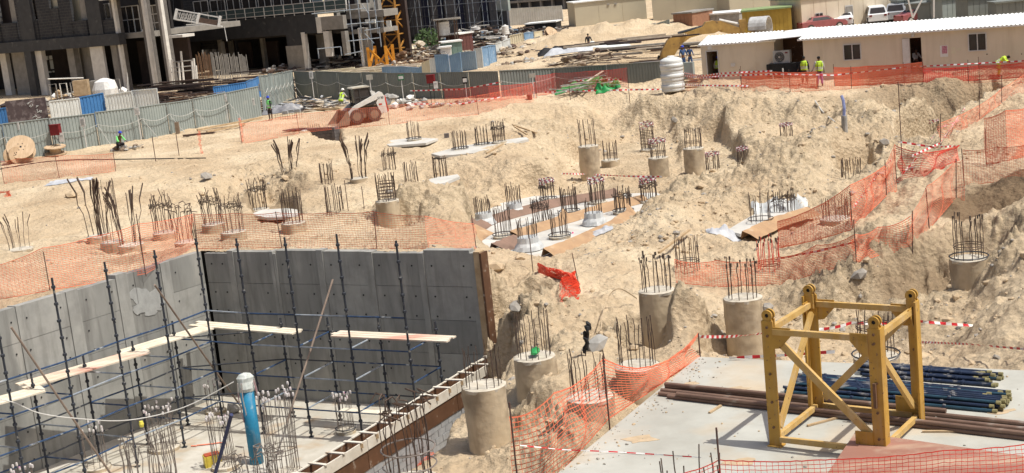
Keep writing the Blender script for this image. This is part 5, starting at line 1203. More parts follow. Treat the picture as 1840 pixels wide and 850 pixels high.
MB().slab3([LH.P(pu - .16, 1.3, -.018), LH.P(pu + .13, 1.3, -.018), LH.P(pu + .13, 1.72, -.018), LH.P(pu - .16, 1.72, -.018)], HN, .004).build('print', mat('print_red', (.35, .10, .14), (.55, .3, .35), .6, scale=14), pst)
for k, (du, z_) in enumerate(((.45, 1.55), (.45, 1.35), (.75, 1.5))):
    pz = MB().slab3([LH.P(pu + du - .1, z_ - .08, -.012), LH.P(pu + du + .12, z_ - .08, -.012), LH.P(pu + du + .12, z_ + .08, -.012), LH.P(pu + du - .1, z_ + .08, -.012)], HN, .008).build('leaflet', M_cream, LH.root)
for k in range(7): MB().lathe(LH.P(pu + RN.uniform(-1, 6), RN.uniform(.4, 1.2), -.005), [(.001, 0), (RN.uniform(.02, .05), .004)], 7, ax=(-HN).to_track_quat('Z', 'Y').to_matrix()).build('scuff', M_wire, LH.root)
LH.finish()
sp = W(1264, 153, 0); SH = Hut('small beige site hut with an open dark door beside the white tank', sp, 4.75, 2.5, 3.2, M_hut, M_roofw, grp='beige site huts', over=.15)
u0, u1 = SH.u(1270), SH.u(1291); SH.opening(u0, u1, .05, 2.1); 
f_ = MB()
for a, b_ in (((u0, .05), (u0, 2.1)), ((u1, .05), (u1, 2.1)), ((u0, 2.1), (u1, 2.1))): f_.bar(SH.P(*a, -.02), SH.P(*b_, -.02), .06, .05, up=HN)
f_.build('door_frame', M_alu, SH.root); uq = SH.u(1277)
MB().slab3([SH.P(uq - .13, 2.2, -.01), SH.P(uq + .13, 2.2, -.01), SH.P(uq + .13, 2.42, -.01), SH.P(uq - .13, 2.42, -.01)], HN, .008).build('sign_plate', M_paint, SH.root)
uq = SH.u(1317); MB().box(SH.P(uq, 1.15, -.03), (.26, .06, .2), hrz).build('switch_box', M_alu, SH.root)
SH.finish()
# AC unit on a black tank, canopy
acp = W(1410, 148, 0) + HN * .6; ub = lambda px, o=0: None
bt = thing('water_tank', 'black water tank box under the air conditioner between the huts', 'tank', acp, hrz)
MB().box(acp + Vector((0, 0, .55)), (2.3, .8, 1.1), hrz).build('tank', M_black, bt)
for d in (-.9, -.1, .7): MB().box(acp + HD * d - HN * .42 + Vector((0, 0, .55)), (.08, .04, 1.1), hrz).build('rib', M_black, bt)
for d, h_ in ((-.75, .5), (-.1, .85)): MB().tube([acp + HD * d - HN * .5 + Vector((0, 0, 0)), acp + HD * d - HN * .5 + Vector((0, 0, h_))], .045, 6).build('drain_pipe', M_paint, bt)
ac = thing('air_conditioner', 'grey outdoor air conditioning unit with a round fan between the huts', 'air conditioner', acp + HD * -.2 + Vector((0, 0, 1.12)), hrz)
c = acp + HD * -.25 + Vector((0, 0, 1.5)); MB().box(c, (1.05, .35, .76), hrz).build('casing', mat('ac_grey', (.42, .42, .40), (.35, .35, .33), .5), ac)
axn = (-HN).to_track_quat('Z', 'Y').to_matrix()
MB().lathe(c - HN * .18 - HD * .12, [(.001, .0), (.27, .0), (.29, .03), (.31, .0)], 24, ax=axn).build('fan_recess', M_black, ac)
for r_ in (.08, .15, .22, .28): MB().ring(c - HN * .215 - HD * .12, r_, .007, 20, 4, ax=axn).build('fan_guard', M_alu, ac)
MB().lathe(c - HN * .2 - HD * .12, [(.06, 0), (.05, .04)], 12, ax=axn).build('fan_hub', M_alu, ac)
MB().box(c - HN * .185 + HD * .33 + Vector((0, 0, .24)), (.16, .02, .08), hrz).build('badge', M_red, ac)
cn = thing('canopy', 'white corrugated canopy sheet between the two huts', 'canopy', acp, hrz)
MB().slab3([acp + HD * -1.5 + HN * -.4 + Vector((0, 0, 2.55)), acp + HD * 1.2 + HN * -.4 + Vector((0, 0, 2.65)), acp + HD * 1.2 + HN * 2.4 + Vector((0, 0, 2.95)), acp + HD * -1.5 + HN * 2.4 + Vector((0, 0, 2.8))], (0, 0, 1), .04).build('sheet', M_roofw, cn)
for d in (-1.3, 1.0): MB().bar(acp + HD * d + HN * 1.2, acp + HD * d + HN * 1.2 + Vector((0, 0, 2.6)), .07, .07).build('post', M_dark, cn)
MB().slab3([acp + HD * -1.3 + HN * 2.0, acp + HD * 1.3 + HN * 2.0, acp + HD * 1.3 + HN * 2.0 + Vector((0, 0, 2.6)), acp + HD * -1.3 + HN * 2.0 + Vector((0, 0, 2.6))], HN, .06).build('rear_screen', M_brownply, cn)
# white tank
tp = W(1210, 163, 0); tk = thing('water_tank', 'squat white ridged water tank at the end of the dark hoarding', 'tank', tp)
R1 = .70; prof = []
for i in range(9): z_ = i * .21; kq = 1 + .03 * math.sin(i * 2.1); prof += [(R1 * kq, z_), (R1 * kq * 1.02, z_ + .06), (R1 * kq * 1.015, z_ + .14), (R1 * kq, z_ + .2)]
prof += [(R1 * .95, 1.92), (R1 * .6, 2.04), (.2, 2.09), (.0, 2.1)]
MB().lathe(tp, prof, 26, jit=.008).build('shell', mat('tank_white', (.68, .69, .67), (.55, .56, .54), .5, scale=2, bump=.02), tk, smooth=True)
MB().lathe(tp + Vector((0, 0, 2.05)), [(.22, 0), (.24, .06), (.2, .1), (0, .11)], 14).build('lid', M_paint, tk)
lo = W(1243, 160, 0); lk = thing('site_cupboard', 'grey cupboard and wooden shelf between white tank and hut', 'cupboard', lo, hrz)
MB().box(lo + Vector((-.05, .1, 1.15)), (.6, .3, 1.0), hrz).build('cupboard', M_hoard, lk)
for z_ in (.1, .45, .62): MB().box(lo + Vector((.0, .1, z_)), (1.1, .5, .05), hrz).build('shelf', M_timber, lk)
for d in (-.5, .5): MB().bar(lo + HD * d, lo + HD * d + Vector((0, 0, .65)), .06, .06).build('leg', M_timber, lk)
# ------------------------------------------------------------------ people
M_skin = mat('skin', (.16, .085, .05), (.12, .06, .035), .6); M_hair = mat('hair', (.012, .01, .01), (.01, .008, .008), .8)
M_hiviz = mat('hiviz_yellow', (.55, .78, .06), (.45, .66, .05), .6); M_hivizg = mat('hiviz_green', (.22, .72, .22), (.16, .58, .16), .6)
M_refl = mat('reflective_tape', (.6, .62, .6), (.5, .5, .5), .4); M_navyc = mat('navy_cloth', (.02, .025, .06), (.015, .018, .04), .9); M_purp = mat('mauve_cloth', (.42, .16, .34), (.33, .12, .27), .9)
M_shirt = mat('pale_shirt', (.5, .48, .45), (.4, .38, .35), .9); M_darkc = mat('dark_cloth', (.025, .024, .028), (.018, .017, .02), .9); M_bluec = mat('blue_cloth', (.05, .10, .22), (.035, .07, .17), .9)
M_helb = mat('helmet_blue', (.03, .06, .45), (.02, .045, .35), .35)
def skin(name, mt, parent, verts, edges, rad, root=0, sub=1):
    me_ = bpy.data.meshes.new(name); me_.from_pydata([tuple(v) for v in verts], edges, []); me_.materials.append(mt)
    o = bpy.data.objects.new(name, me_); COL.objects.link(o); o.parent = parent; MW[o.name] = MW[parent.name]
    md = o.modifiers.new('skin', 'SKIN'); sv = me_.skin_vertices[0].data
    for i, r_ in enumerate(rad): sv[i].radius = r_ if isinstance(r_, tuple) else (r_, r_)
    sv[root].use_root = True; o.modifiers.new('sub', 'SUBSURF').levels = sub; o.modifiers['sub'].render_levels = sub
    for p_ in me_.polygons: p_.use_smooth = True
    return o
def person(lab, p, rz, H_=1.72, pose='stand', top=None, legs=None, vest=None, helmet=None, hair=True, shorts=False):
    root = thing('person', lab, 'person', p, rz, None); k = H_ / 1.72
    V = lambda x, y, z: Vector((x * k, y * k, z * k))
    if pose == 'crouch': hip = V(0, .12, .42); chest = V(0, -.12, .82); neck = V(0, -.22, .98); head = V(0, -.28, 1.12); kn = [V(s * .2, -.28, .45) for s in (-1, 1)]; an = [V(s * .16, .05, .08) for s in (-1, 1)]
    elif pose == 'sit': hip = V(0, .1, .5); chest = V(0, .05, .95); neck = V(0, .02, 1.12); head = V(0, -.02, 1.26); kn = [V(s * .12, -.38, .52) for s in (-1, 1)]; an = [V(s * .12, -.42, .08) for s in (-1, 1)]
    elif pose == 'bend': hip = V(0, .15, .88); chest = V(0, -.25, 1.12); neck = V(0, -.42, 1.18); head = V(0, -.55, 1.14); kn = [V(s * .13, .02, .48) for s in (-1, 1)]; an = [V(s * .14, .1, .08) for s in (-1, 1)]
    else: hip = V(0, 0, .92); chest = V(0, 0, 1.28); neck = V(0, 0, 1.46); head = V(0, -.01, 1.58); kn = [V(-.11, -.03, .5), V(.12, .05, .5)]; an = [V(-.13, 0, .08), V(.15, .02, .08)]
    ft = [a + V(0, -.14, -.04) for a in an]
    sh = [chest + V(s * .19, 0, .1) for s in (-1, 1)]
    if pose == 'stand': el = [sh[0] + V(-.07, .02, -.28), sh[1] + V(.10, -.03, -.27)]; ha = [el[0] + V(-.01, -.08, -.25), el[1] + V(.1, -.08, -.2)]
    else: el = [s_ + V(-.08 if i == 0 else .08, -.12, -.22) for i, s_ in enumerate(sh)]; ha = [e_ + V(.03 if i == 0 else -.03, -.2, -.1) for i, e_ in enumerate(el)]
    vs = [hip, (hip + chest) / 2, chest, neck, head, head + V(0, 0, .09), sh[0], el[0], ha[0], sh[1], el[1], ha[1], kn[0], an[0], ft[0], kn[1], an[1], ft[1]]
    ed = [(0, 1), (1, 2), (2, 3), (3, 4), (4, 5), (2, 6), (6, 7), (7, 8), (2, 9), (9, 10), (10, 11), (0, 12), (12, 13), (13, 14), (0, 15), (15, 16), (16, 17)]
    rd = [.12, .11, .13, .05, .085, .07, .06, .04, .03, .06, .04, .03, .06, .04, .035, .06, .04, .035]
    skin('body', M_skin, root, vs, ed, [r_ * k for r_ in rd])
    for i in (0, 1):   # hands with fingers
        m = MB(); d = (ha[i] - el[i]).normalized(); q = Vector((0, 1, 0)); 
        m.tube([ha[i], ha[i] + d * .07 * k], [.026 * k, .034 * k], 6)
        for f in range(4): b0 = ha[i] + d * .065 * k + q * (f - 1.5) * .017 * k; m.tube([b0, b0 + d * (.05 + .01 * (1 - abs(f - 1.5))) * k, b0 + d * .08 * k + V(0, -.015, 0)], .008 * k, 4)
        m.tube([ha[i] + d * .02 * k, ha[i] + d * .05 * k - q * .045 * k], .009 * k, 4); m.build('hand', M_skin, root, local=True)
    m = MB(); fc = head + V(0, -.085, .03); m.lathe(fc, [(.014, -.02), (.002, .02)], 5); m.build('nose', M_skin, root, local=True)
    m = MB()
    for s_ in (-1, 1): m.box(fc + V(s_ * .03, .008, .028), (.018, .01, .008))
    m.build('eyes', M_black, root, local=True)
    tr = [V(0, 0, 0) + hip, kn[0], an[0] + V(0, 0, .06), kn[1], an[1] + V(0, 0, .06)]
    if shorts: tr[2] = kn[0] + V(0, 0, -.02); tr[4] = kn[1] + V(0, 0, -.02)
    skin('trousers', legs or M_darkc, root, tr, [(0, 1), (1, 2), (0, 3), (3, 4)], [.15 * k, .088 * k, .07 * k, .088 * k, .07 * k])
    skin('shirt', top or M_shirt, root, [hip, (hip + chest) / 2, chest, sh[0], el[0], ha[0].lerp(el[0], .2), sh[1], el[1], ha[1].lerp(el[1], .2)], [(0, 1), (1, 2), (2, 3), (3, 4), (4, 5), (2, 6), (6, 7), (7, 8)], [.14 * k, .135 * k, .155 * k, .075 * k, .055 * k, .045 * k, .075 * k, .055 * k, .045 * k])
    if vest:
        up = (chest - hip).normalized(); ax_ = up.to_track_quat('Z', 'Y').to_matrix(); L = (chest - hip).length
        S = Matrix.Diagonal((1.25, .85, 1))
        m = MB(); m.lathe(hip, [(.165 * k, -.02), (.168 * k, L * .5), (.185 * k, L * .95), (.15 * k, L + .14 * k), (.09 * k, L + .17 * k)], 16, ax=ax_ @ S); vo_ = m.build('vest', vest, root, local=True)
        for hz in (.18, .42): MB().lathe(hip, [(.171 * k, L * hz), (.173 * k, L * hz + .05)], 16, ax=ax_ @ S).build('reflective_band', M_refl, vo_, local=True)
        for s_ in (-1, 1): MB().bar(hip + up * L * .5 + V(s_ * .12, .15, 0), chest + V(s_ * .1, .14, .1), .035, .01).build('reflective_band', M_darkc, vo_, local=True)
    ax_ = (head - neck).normalized().to_track_quat('Z', 'Y').to_matrix()
    if helmet:
        m = MB(); m.lathe(head + V(0, 0, .035), [(.150 * k, 0), (.118 * k, .012), (.115 * k, .05), (.085 * k, .1), (.04 * k, .125), (.0, .13)], 16); m.build('helmet', helmet, root, local=True)
    elif hair: m = MB(); m.lathe(head + V(0, .015, .0), [(.088 * k, .0), (.098 * k, .05), (.085 * k, .1), (.04 * k, .135), (.0, .14)], 12, jit=.04); m.build('hair', M_hair, root, local=True)
    return root
def GP(px, py): p = G(px, py); return p
person('worker in green vest, blue helmet and dark shorts standing by the hoarding corner', GP(487, 217), -.9, 1.66, 'stand', M_darkc, M_darkc, M_hivizg, M_helb, shorts=True)
person('worker in blue helmet and green sleeves crouching over blocks left of the scrap', GP(216, 271), .9, 1.6, 'crouch', M_hivizg, M_darkc, None, M_helb)
person('worker in yellow vest bending behind the bucket of the loader', GP(606, 199) + Vector((0, 3.5, 0)), 2.6, 1.65, 'crouch', M_shirt, M_shirt, M_hiviz, M_paint)
person('man in yellow vest and mauve trousers walking along the long hut', GP(1474, 156), PI, 1.72, 'stand', M_shirt, M_purp, M_hiviz)
person('man in yellow vest and dark sleeves leaning beside the air conditioner', GP(1447, 153), PI - .3, 1.62, 'stand', M_darkc, M_darkc, M_hiviz)
person('worker in yellow vest and dark clothes standing in the small hut doorway', SH.P((u0 + u1) / 2, .07, .9), 0, 1.6, 'stand', M_shirt, M_darkc, M_hiviz, M_helb)
person('man seated just inside the open door of the long hut', LH.P((d0 + d1) / 2 - .15, .35, .7), .4, 1.6, 'sit', M_shirt, M_darkc)
person('worker in blue clothes standing behind the white tank, farther left', W(1229, 122, 0), .3, 1.62, 'stand', M_bluec, M_bluec, None, M_helb)
person('worker in blue clothes bending beyond the white tank, nearer the hut', W(1241, 118, 0), -.5, 1.45, 'stand', M_bluec, M_bluec)
person('figure in bright yellow-green bending by the far end of the long hut', GP(1797, 139), 1.2, 1.5, 'bend', M_hiviz, M_hiviz, M_hiviz)
person('worker in dark clothes standing on the sand heap beyond the hoarding', W(1059, 93, 0), 0, 1.7, 'stand', M_darkc, M_darkc)

# ------------------------------------------------------------------ skid steer loader
M_lw = mat('loader_white', (.66, .64, .60), (.55, .52, .47), .4, scale=2, c3=(.5, .42, .33), s3=3); M_lr = mat('loader_red', (.55, .06, .035), (.45, .05, .03), .45)
M_tyre = mat('tyre', (.07, .055, .045), (.045, .038, .034), .9, scale=5, bump=.004); M_ldark = mat('loader_dark', (.05, .045, .042), (.035, .03, .03), .6); M_dust = mat('dusty_steel', (.24, .18, .13), (.18, .13, .09), .8, scale=4)
L0 = G(651, 219); dL = (W(634, 218, 0) - W(668, 213, 0)); dL.z = 0; dL.normalize(); lz = math.atan2(dL.y, dL.x)
ld = thing('skid_steer_loader', 'white and red skid steer loader with its bucket on the ground', 'loader', L0, lz)
Rl = Matrix.Rotation(lz, 4, 'Z'); ML = Matrix.Translation(L0) @ Rl
class LB(MB):
    def b(s, name, mt, par=None, smooth=False): return s.build(name, mt, par or ld, local=True, smooth=smooth)
K = 1.1
def lside(pts, y0, y1, name, mt, par=None):
    m = LB(); n = len(pts); vs = [Vector((x * K, y0 * K, z * K)) for x, z in pts] + [Vector((x * K, y1 * K, z * K)) for x, z in pts]
    m.add(vs, [tuple(range(n)), tuple(range(n, 2 * n))[::-1]] + [(i, n + i, n + (i + 1) % n, (i + 1) % n) for i in range(n)]); return m.b(name, mt, par)
axy = Matrix.Rotation(PI / 2, 3, 'X')
for x_ in (.52, -.52):
    for y_ in (-.66, .66):
        w_ = LB(); w_.lathe(Vector((x_ * K, y_ * K, .40 * K)), [(.2 * K, -.12), (.37 * K, -.125), (.40 * K, -.09), (.40 * K, .09), (.37 * K, .125), (.2 * K, .12)], 26, ax=axy); wo = w_.b('wheel', M_tyre)
        r_ = LB(); r_.lathe(Vector((x_ * K, y_ * K, .40 * K)), [(.02, -.09), (.1 * K, -.1), (.2 * K, -.06), (.23 * K, -.135), (.25 * K, -.135)], 20, ax=axy); r_.b('rim', M_dust, wo)
        r_ = LB(); r_.lathe(Vector((x_ * K, y_ * K, .40 * K)), [(.25 * K, .135), (.23 * K, .135), (.2 * K, .06), (.1 * K, .1), (.02, .09)], 20, ax=axy); r_.b('rim', M_dust, wo)
lside([(.75, .22), (.82, .45), (.6, .85), (-.9, .85), (-1.05, .3)], -.5, .5, 'chassis', M_dust)
lside([(-.62, .84), (-.62, 1.0), (-.95, 1.42), (-1.28, 1.35), (-1.38, .38), (-1.05, .36), (-.85, .84)], -.52, .52, 'engine_cover', M_lw)
lside([(-1.3, 1.30), (-1.37, 1.32), (-1.50, .45), (-1.40, .38)], -.48, .48, 'rear_door', M_lr)
# cab
lside([(.42, .9), (.50, 1.05), (-.35, 1.05), (-.62, 1.0), (-.6, .86)], -.42, .42, 'cab_base', M_ldark)
lside([(.36, 1.05), (.40, 1.90), (-.46, 1.90), (-.62, 1.25), (-.55, 1.05)], -.40, .40, 'cab_glass', M_glass)
for y_ in (-.42, .42):
    for a_, b__ in (((.40, 1.0), (.43, 1.92)), ((-.62, 1.05), (-.46, 1.92)), ((.43, 1.9), (-.48, 1.9)), ((.1, 1.0), (.1, 1.9)), ((.4, 1.4), (-.6, 1.4))):
        m = LB(); m.bar(Vector((a_[0] * K, y_ * K, a_[1] * K)), Vector((b__[0] * K, y_ * K, b__[1] * K)), .05, .06); m.b('cab_frame', M_ldark)
lside([(.52, 1.93), (.46, 2.0), (-.45, 2.0), (-.55, 1.92)], -.46, .46, 'cab_roof', mat('roof_beige', (.5, .46, .38), (.4, .37, .3), .6))
for y0_, y1_ in ((-.70, -.52), (.52, .70)):
    lside([(.95, .42), (1.02, .62), (.55, 1.0), (-.55, 1.42), (-.98, 1.62), (-1.12, 1.55), (-1.25, 1.3), (-1.2, .5), (-.95, .38), (-.85, .6), (-.72, 1.0), (-.85, 1.22), (.35, .86), (.72, .55)], y0_, y1_, 'lift_arm', M_lw)
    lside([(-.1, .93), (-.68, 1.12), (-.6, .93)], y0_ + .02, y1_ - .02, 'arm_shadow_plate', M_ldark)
    m = LB(); m.tube([Vector((-.9 * K, (y0_ + y1_) / 2 * K, .9 * K)), Vector((.1 * K, (y0_ + y1_) / 2 * K, .93 * K))], .035, 8); m.b('lift_cylinder', M_dust)
lside([(.95, .28), (1.02, .75), (1.12, .78), (1.3, .55), (1.78, .05), (1.72, .0), (1.05, .0)], -.84, -.81, 'bucket_side', M_dust); lside([(.95, .28), (1.02, .75), (1.12, .78), (1.3, .55), (1.78, .05), (1.72, .0), (1.05, .0)], .81, .84, 'bucket_side', M_dust)
m = LB(); pr = [(1.02, .76), (.98, .5), (.96, .25), (1.05, .03), (1.3, .0), (1.78, .02)]
vs = []; 
for x, z in pr: vs += [(x * K, -.82 * K, z * K), (x * K, .82 * K, z * K), ((x + .025) * K, .82 * K, (z + .02) * K), ((x + .025) * K, -.82 * K, (z + .02) * K)]
fs = []
for i in range(len(pr) - 1):
    for k in range(4): fs.append((i * 4 + k, i * 4 + (k + 1) % 4, (i + 1) * 4 + (k + 1) % 4, (i + 1) * 4 + k))
m.add(vs, fs); m.b('bucket', M_dust)
lside([(.82, .3), (.98, .35), (.98, .7), (.85, .6)], -.6, .6, 'quick_hitch', M_ldark)
for sgn in (-1, 1):
    Mt = ML @ Matrix.Translation(Vector((-1.0 * K, sgn * .712 * K, 1.26 * K))) @ (Matrix.Rotation(PI, 4, 'Z') if sgn > 0 else Matrix.Identity(4)) @ Matrix.Rotation(PI / 2, 4, 'X')
    txt('S130', .20, ld, Mt, M_black)
    m = LB(); m.box(Vector((-.95 * K, sgn * .712 * K, .9 * K)), (.2, .006, .10)); m.b('decal', M_lr)
m = LB(); m.box(Vector((.46 * K, -.2, 1.93 * K)), (.06, .12, .08)); m.box(Vector((.46 * K, .2, 1.93 * K)), (.06, .12, .08)); m.b('work_lights', M_alu)
# ------------------------------------------------------------------ yard behind the loader
M_tarp = mat('tarp_green', (.03, .30, .08), (.02, .22, .06), .5, scale=3, bump=.02); M_tarpg = mat('tarp_grey', (.30, .30, .31), (.12, .12, .14), .7, scale=1.2, bump=.06, c3=(.45, .43, .4), s3=1.5); M_tarpw = mat('tarp_pale', (.52, .53, .55), (.36, .37, .4), .6, scale=1.5, bump=.05)
def heap(lab, px, py, rx, ry, h, nm, cat, nb=0, nr=0, mats=None, bl=1.5, seed=1, z=None, bw=.12, bt=.04, r=.2, stuff=True):
    rg = random.Random(seed); c = G(px, py) if z is None else W(px, py, z); m = MB(); nmats = len(mats)
    for i in range(nb):
        a = rg.uniform(0, 6.28); q = rg.random() ** .5; x, y = c.x + rx * q * math.cos(a), c.y + ry * q * math.sin(a); zz = c.z + h * (1 - q) * rg.uniform(.2, 1) + .03
        d = Vector((math.cos(rg.gauss(0, .5 if bl < 3.5 else .1)), rg.gauss(-.3, .5 if bl < 3.5 else .12), rg.gauss(0, .12 if bl < 3.5 else .015))).normalized() * bl * rg.uniform(.4, 1) / 2; p = Vector((x, y, zz)); m.bar(p - d, p + d, bw * rg.uniform(.5, 1.3), bt * rg.uniform(.7, 1.4), rg.randrange(nmats))
    for i in range(nr):
        a = rg.uniform(0, 6.28); q = rg.random() ** .5; x, y = c.x + rx * q * math.cos(a), c.y + ry * q * math.sin(a); zz = c.z + h * (1 - q * q) * rg.uniform(.1, 1); m.rock((x, y, zz), r * rg.uniform(.4, 1.3), rg.randrange(nmats), rng=rg)
    return tag(m.build(nm, mats, origin=c), lab, cat, None, 'stuff' if stuff else None)
M_card = mat('cardboard', (.42, .34, .25), (.33, .26, .18), .8); M_greyd = mat('debris_grey', (.40, .38, .35), (.26, .25, .23), .9, scale=3); M_rustd = mat('rust_debris', (.13, .085, .065), (.08, .055, .045), .9, scale=3); M_palew = mat('pale_wood', (.58, .50, .40), (.46, .38, .28), .9)
def cloth(lab, px, py, lx, ly, h, mt, seed, nm='tarpaulin', rot=0, cat='tarpaulin'):
    rg = random.Random(seed); c = G(px, py); m = MB(); nx, ny = 22, 12; vs = []
    X, Y = np.meshgrid(np.linspace(-1, 1, nx), np.linspace(-1, 1, ny)); n_ = fbm(X * 2.2 + seed, Y * 1.8, 3, seed); ed = np.clip(1 - np.maximum(np.abs(X), np.abs(Y)), 0, .35) / .35
    Hh = (h * (.55 + n_ * 1.2)) * ed
    ca, sa = math.cos(rot), math.sin(rot)
    for j in range(ny):
        for i in range(nx):
            x = X[j, i] * lx / 2 * (1 + .1 * n_[j, i]); y = Y[j, i] * ly / 2; wx, wy = c.x + x * ca - y * sa, c.y + x * sa + y * ca; vs.append((wx, wy, Z(wx, wy) + .03 + max(0, Hh[j, i])))
    m.add(vs, [(j * nx + i, j * nx + i + 1, (j + 1) * nx + i + 1, (j + 1) * nx + i) for j in range(ny - 1) for i in range(nx - 1)])
    return tag(m.build(nm, mt, origin=c, smooth=True), lab, cat)
cloth('grey crumpled tarpaulin over rubbish in the hoarding corner', 515, 200, 3.4, 2.2, .55, M_tarpg, 3)
heap('pile of pale boards and dark sheeting in the hoarding corner', 545, 193, 3.2, 2.2, .9, 'board_pile', 'board pile', 60, 10, [M_palew, M_greyd, M_darkc, M_tarpw], 1.8, 5, bw=.35)
heap('pile of timber offcuts and pale boards left of the loader bucket', 575, 196, 2.8, 1.5, .35, 'board_pile', 'board pile', 50, 8, [M_palew, M_greyd, M_rustd], 1.6, 6, bw=.22)
heap('heap of broken grey blocks and pipes right behind the loader', 712, 193, 2.2, 1.4, .9, 'rubble_heap', 'rubble heap', 14, 50, [M_greyd, M_paint, M_dust], 1.2, 7, r=.32)
heap('scatter of pale rubble at the foot of the dark hoarding', 800, 190, 2.6, .8, .2, 'rubble_heap', 'rubble heap', 5, 26, [M_greyd, M_dust], 1.0, 8, r=.22)
heap('small stack of blocks where the crouching worker works', 228, 268, 1.0, .5, .25, 'rubble_heap', 'rubble heap', 6, 14, [M_greyd, M_dust], .8, 9, r=.22)
for i, (px, py) in enumerate(((513, 205), (524, 203), (535, 202), (520, 200))):
    p = G(px, py); tag(MB().box(p + Vector((0, 0, .12 + (.22 if i == 3 else 0))), (.42, .2, .2), -.3).build('concrete_block', M_block, origin=p), ('grey block at the left end of the row', 'grey block in the middle of the row', 'grey block at the right end of the row', 'grey block laid on top of the row')[i] + ' by the tarpaulin', 'block', 'grey blocks before the tarpaulin')
p = G(520, 214); pw = thing('wire_mesh_panel', 'low rusty wire mesh cage lying in front of the grey tarpaulin', 'wire mesh', p)
for i in range(12): MB().tube([p + Vector((-.9 + .16 * i, 0, 0)), p + Vector((-.9 + .16 * i, 0, .4))], .012, 4).build('wire', M_rusty, pw)
for z_ in (.05, .2, .35): MB().tube([p + Vector((-.95, 0, z_)), p + Vector((.95, 0, z_))], .012, 4).build('wire', M_rusty, pw)
for (a, b_, lab) in (((548, 200), (612, 198), 'long timber beam lying left of the loader'), ((355, 237), (470, 214), 'long yellow timber lying at the foot of the hoarding'), ((372, 240), (440, 226), 'second yellow timber next to the hoarding'), ((330, 247), (385, 241), 'dark plank lying on the sand near the single post')):
    A = G(*a) + Vector((0, 0, .1)); B = G(*b_) + Vector((0, 0, .1)); tag(MB().bar(A, B, .16, .12).build('timber_beam', M_timber if 'dark' not in lab else M_rustd, origin=A), lab, 'timber')
A = G(320, 240); tag(MB().bar(A, A + Vector((0, 0, .75)), .25, .25).build('stub_post', M_dust, origin=A), 'short grey stub post standing on the sand before the hoarding', 'post')
for lab, px, py, seed, mt in (('green tarpaulin folded over boards below the dark hoarding', 1045, 163, 4, M_tarp), ('green tarpaulin end on the right of the pile', 1092, 161, 8, M_tarp)): cloth(lab, px, py, 3.6 if px < 1080 else 1.6, .9, .55, mt, seed)
heap('stack of boards and pipes on top of the green tarpaulin', 1065, 160, 2.2, .5, 1.1, 'board_pile', 'board pile', 26, 0, [M_palew, M_greyd, M_paint], 2.6, 15, bw=.1)
p = G(952, 179); tag(MB().lathe(p, [(.16, 0), (.18, .3), (.15, .34), (.0, .35)], 12).build('bucket', M_red, origin=p), 'small red bucket at the left of the green tarpaulin', 'bucket')
# block lined pit
M_blockd = mat('dark_block', (.16, .14, .135), (.115, .10, .095), .9, scale=4, bump=.004)
c0 = W(548, 231, .1); dB = W(602, 228, .1) - c0; dB.z = 0; LBk = dB.length; dB.normalize(); nB = Vector((dB.y, -dB.x, 0)); c0.z = 0; bz = math.atan2(dB.y, dB.x)
bp2 = thing('block_chamber', 'small dark block-walled chamber sunk in the sand below the loader', 'chamber', c0)
MB().prism([c0, c0 + dB * LBk, c0 + dB * LBk - nB * .17, c0 - nB * .17], -.95, .085).build('mortar', M_black, bp2)
for r_ in range(5):
    u_ = (0 if r_ % 2 else -.2)
    while u_ < LBk - .1:
        w_ = min(.385, LBk - u_); v_ = max(u_, 0); MB().prism([c0 + dB * v_ + nB * .02, c0 + dB * (u_ + w_) + nB * .02, c0 + dB * (u_ + w_) - nB * .18, c0 + dB * v_ - nB * .18], .1 - .2 * r_ - .185, .1 - .2 * r_).build('block', M_blockd, bp2); u_ += .4
for r_ in range(5):
    s_ = c0 + dB * (LBk + .01); MB().prism([s_ - nB * .18, s_ + nB * .45, s_ + nB * .45 + dB * .18, s_ - nB * .18 + dB * .18], .1 - .2 * r_ - .185, .1 - .2 * r_).build('block', M_blockd, bp2)
for k in range(4):
    o = MB().box(c0 + dB * (.02 + .24 * k) + nB * (.22) + Vector((0, 0, -.02 - .22 * k - .3)), (.24, .4, .6), bz).build('step', M_blockd, bp2); MB().box(c0 + dB * (.02 + .24 * k) + nB * (.22) + Vector((0, 0, .0 - .22 * k)), (.25, .42, .045), bz).build('step_edge', M_whitep, bp2)
MB().prism([c0 - dB * 1.4 + nB * .4, c0 - dB * .1 + nB * .5, c0 - dB * .1 - nB * .5, c0 - dB * 1.3 - nB * .3], .06, .1).build('cover_sheet', M_black, bp2)
for k in range(6): MB().tube([c0 + dB * (.05 + .16 * k) - nB * .3 + Vector((0, 0, -.2)), c0 + dB * (.05 + .16 * k) - nB * .3 + Vector((0, 0, .35 + RN.uniform(-.06, .06)))], .014, 4).build('starter_bar', M_rusty, bp2)
p_ = G(803, 248); tag(MB().box(p_ + Vector((0, 0, .12)), (.26, .2, .26)).build('concrete_block', M_blockd, origin=p_), 'single dark block lying on open sand right of the lone pile', 'block')

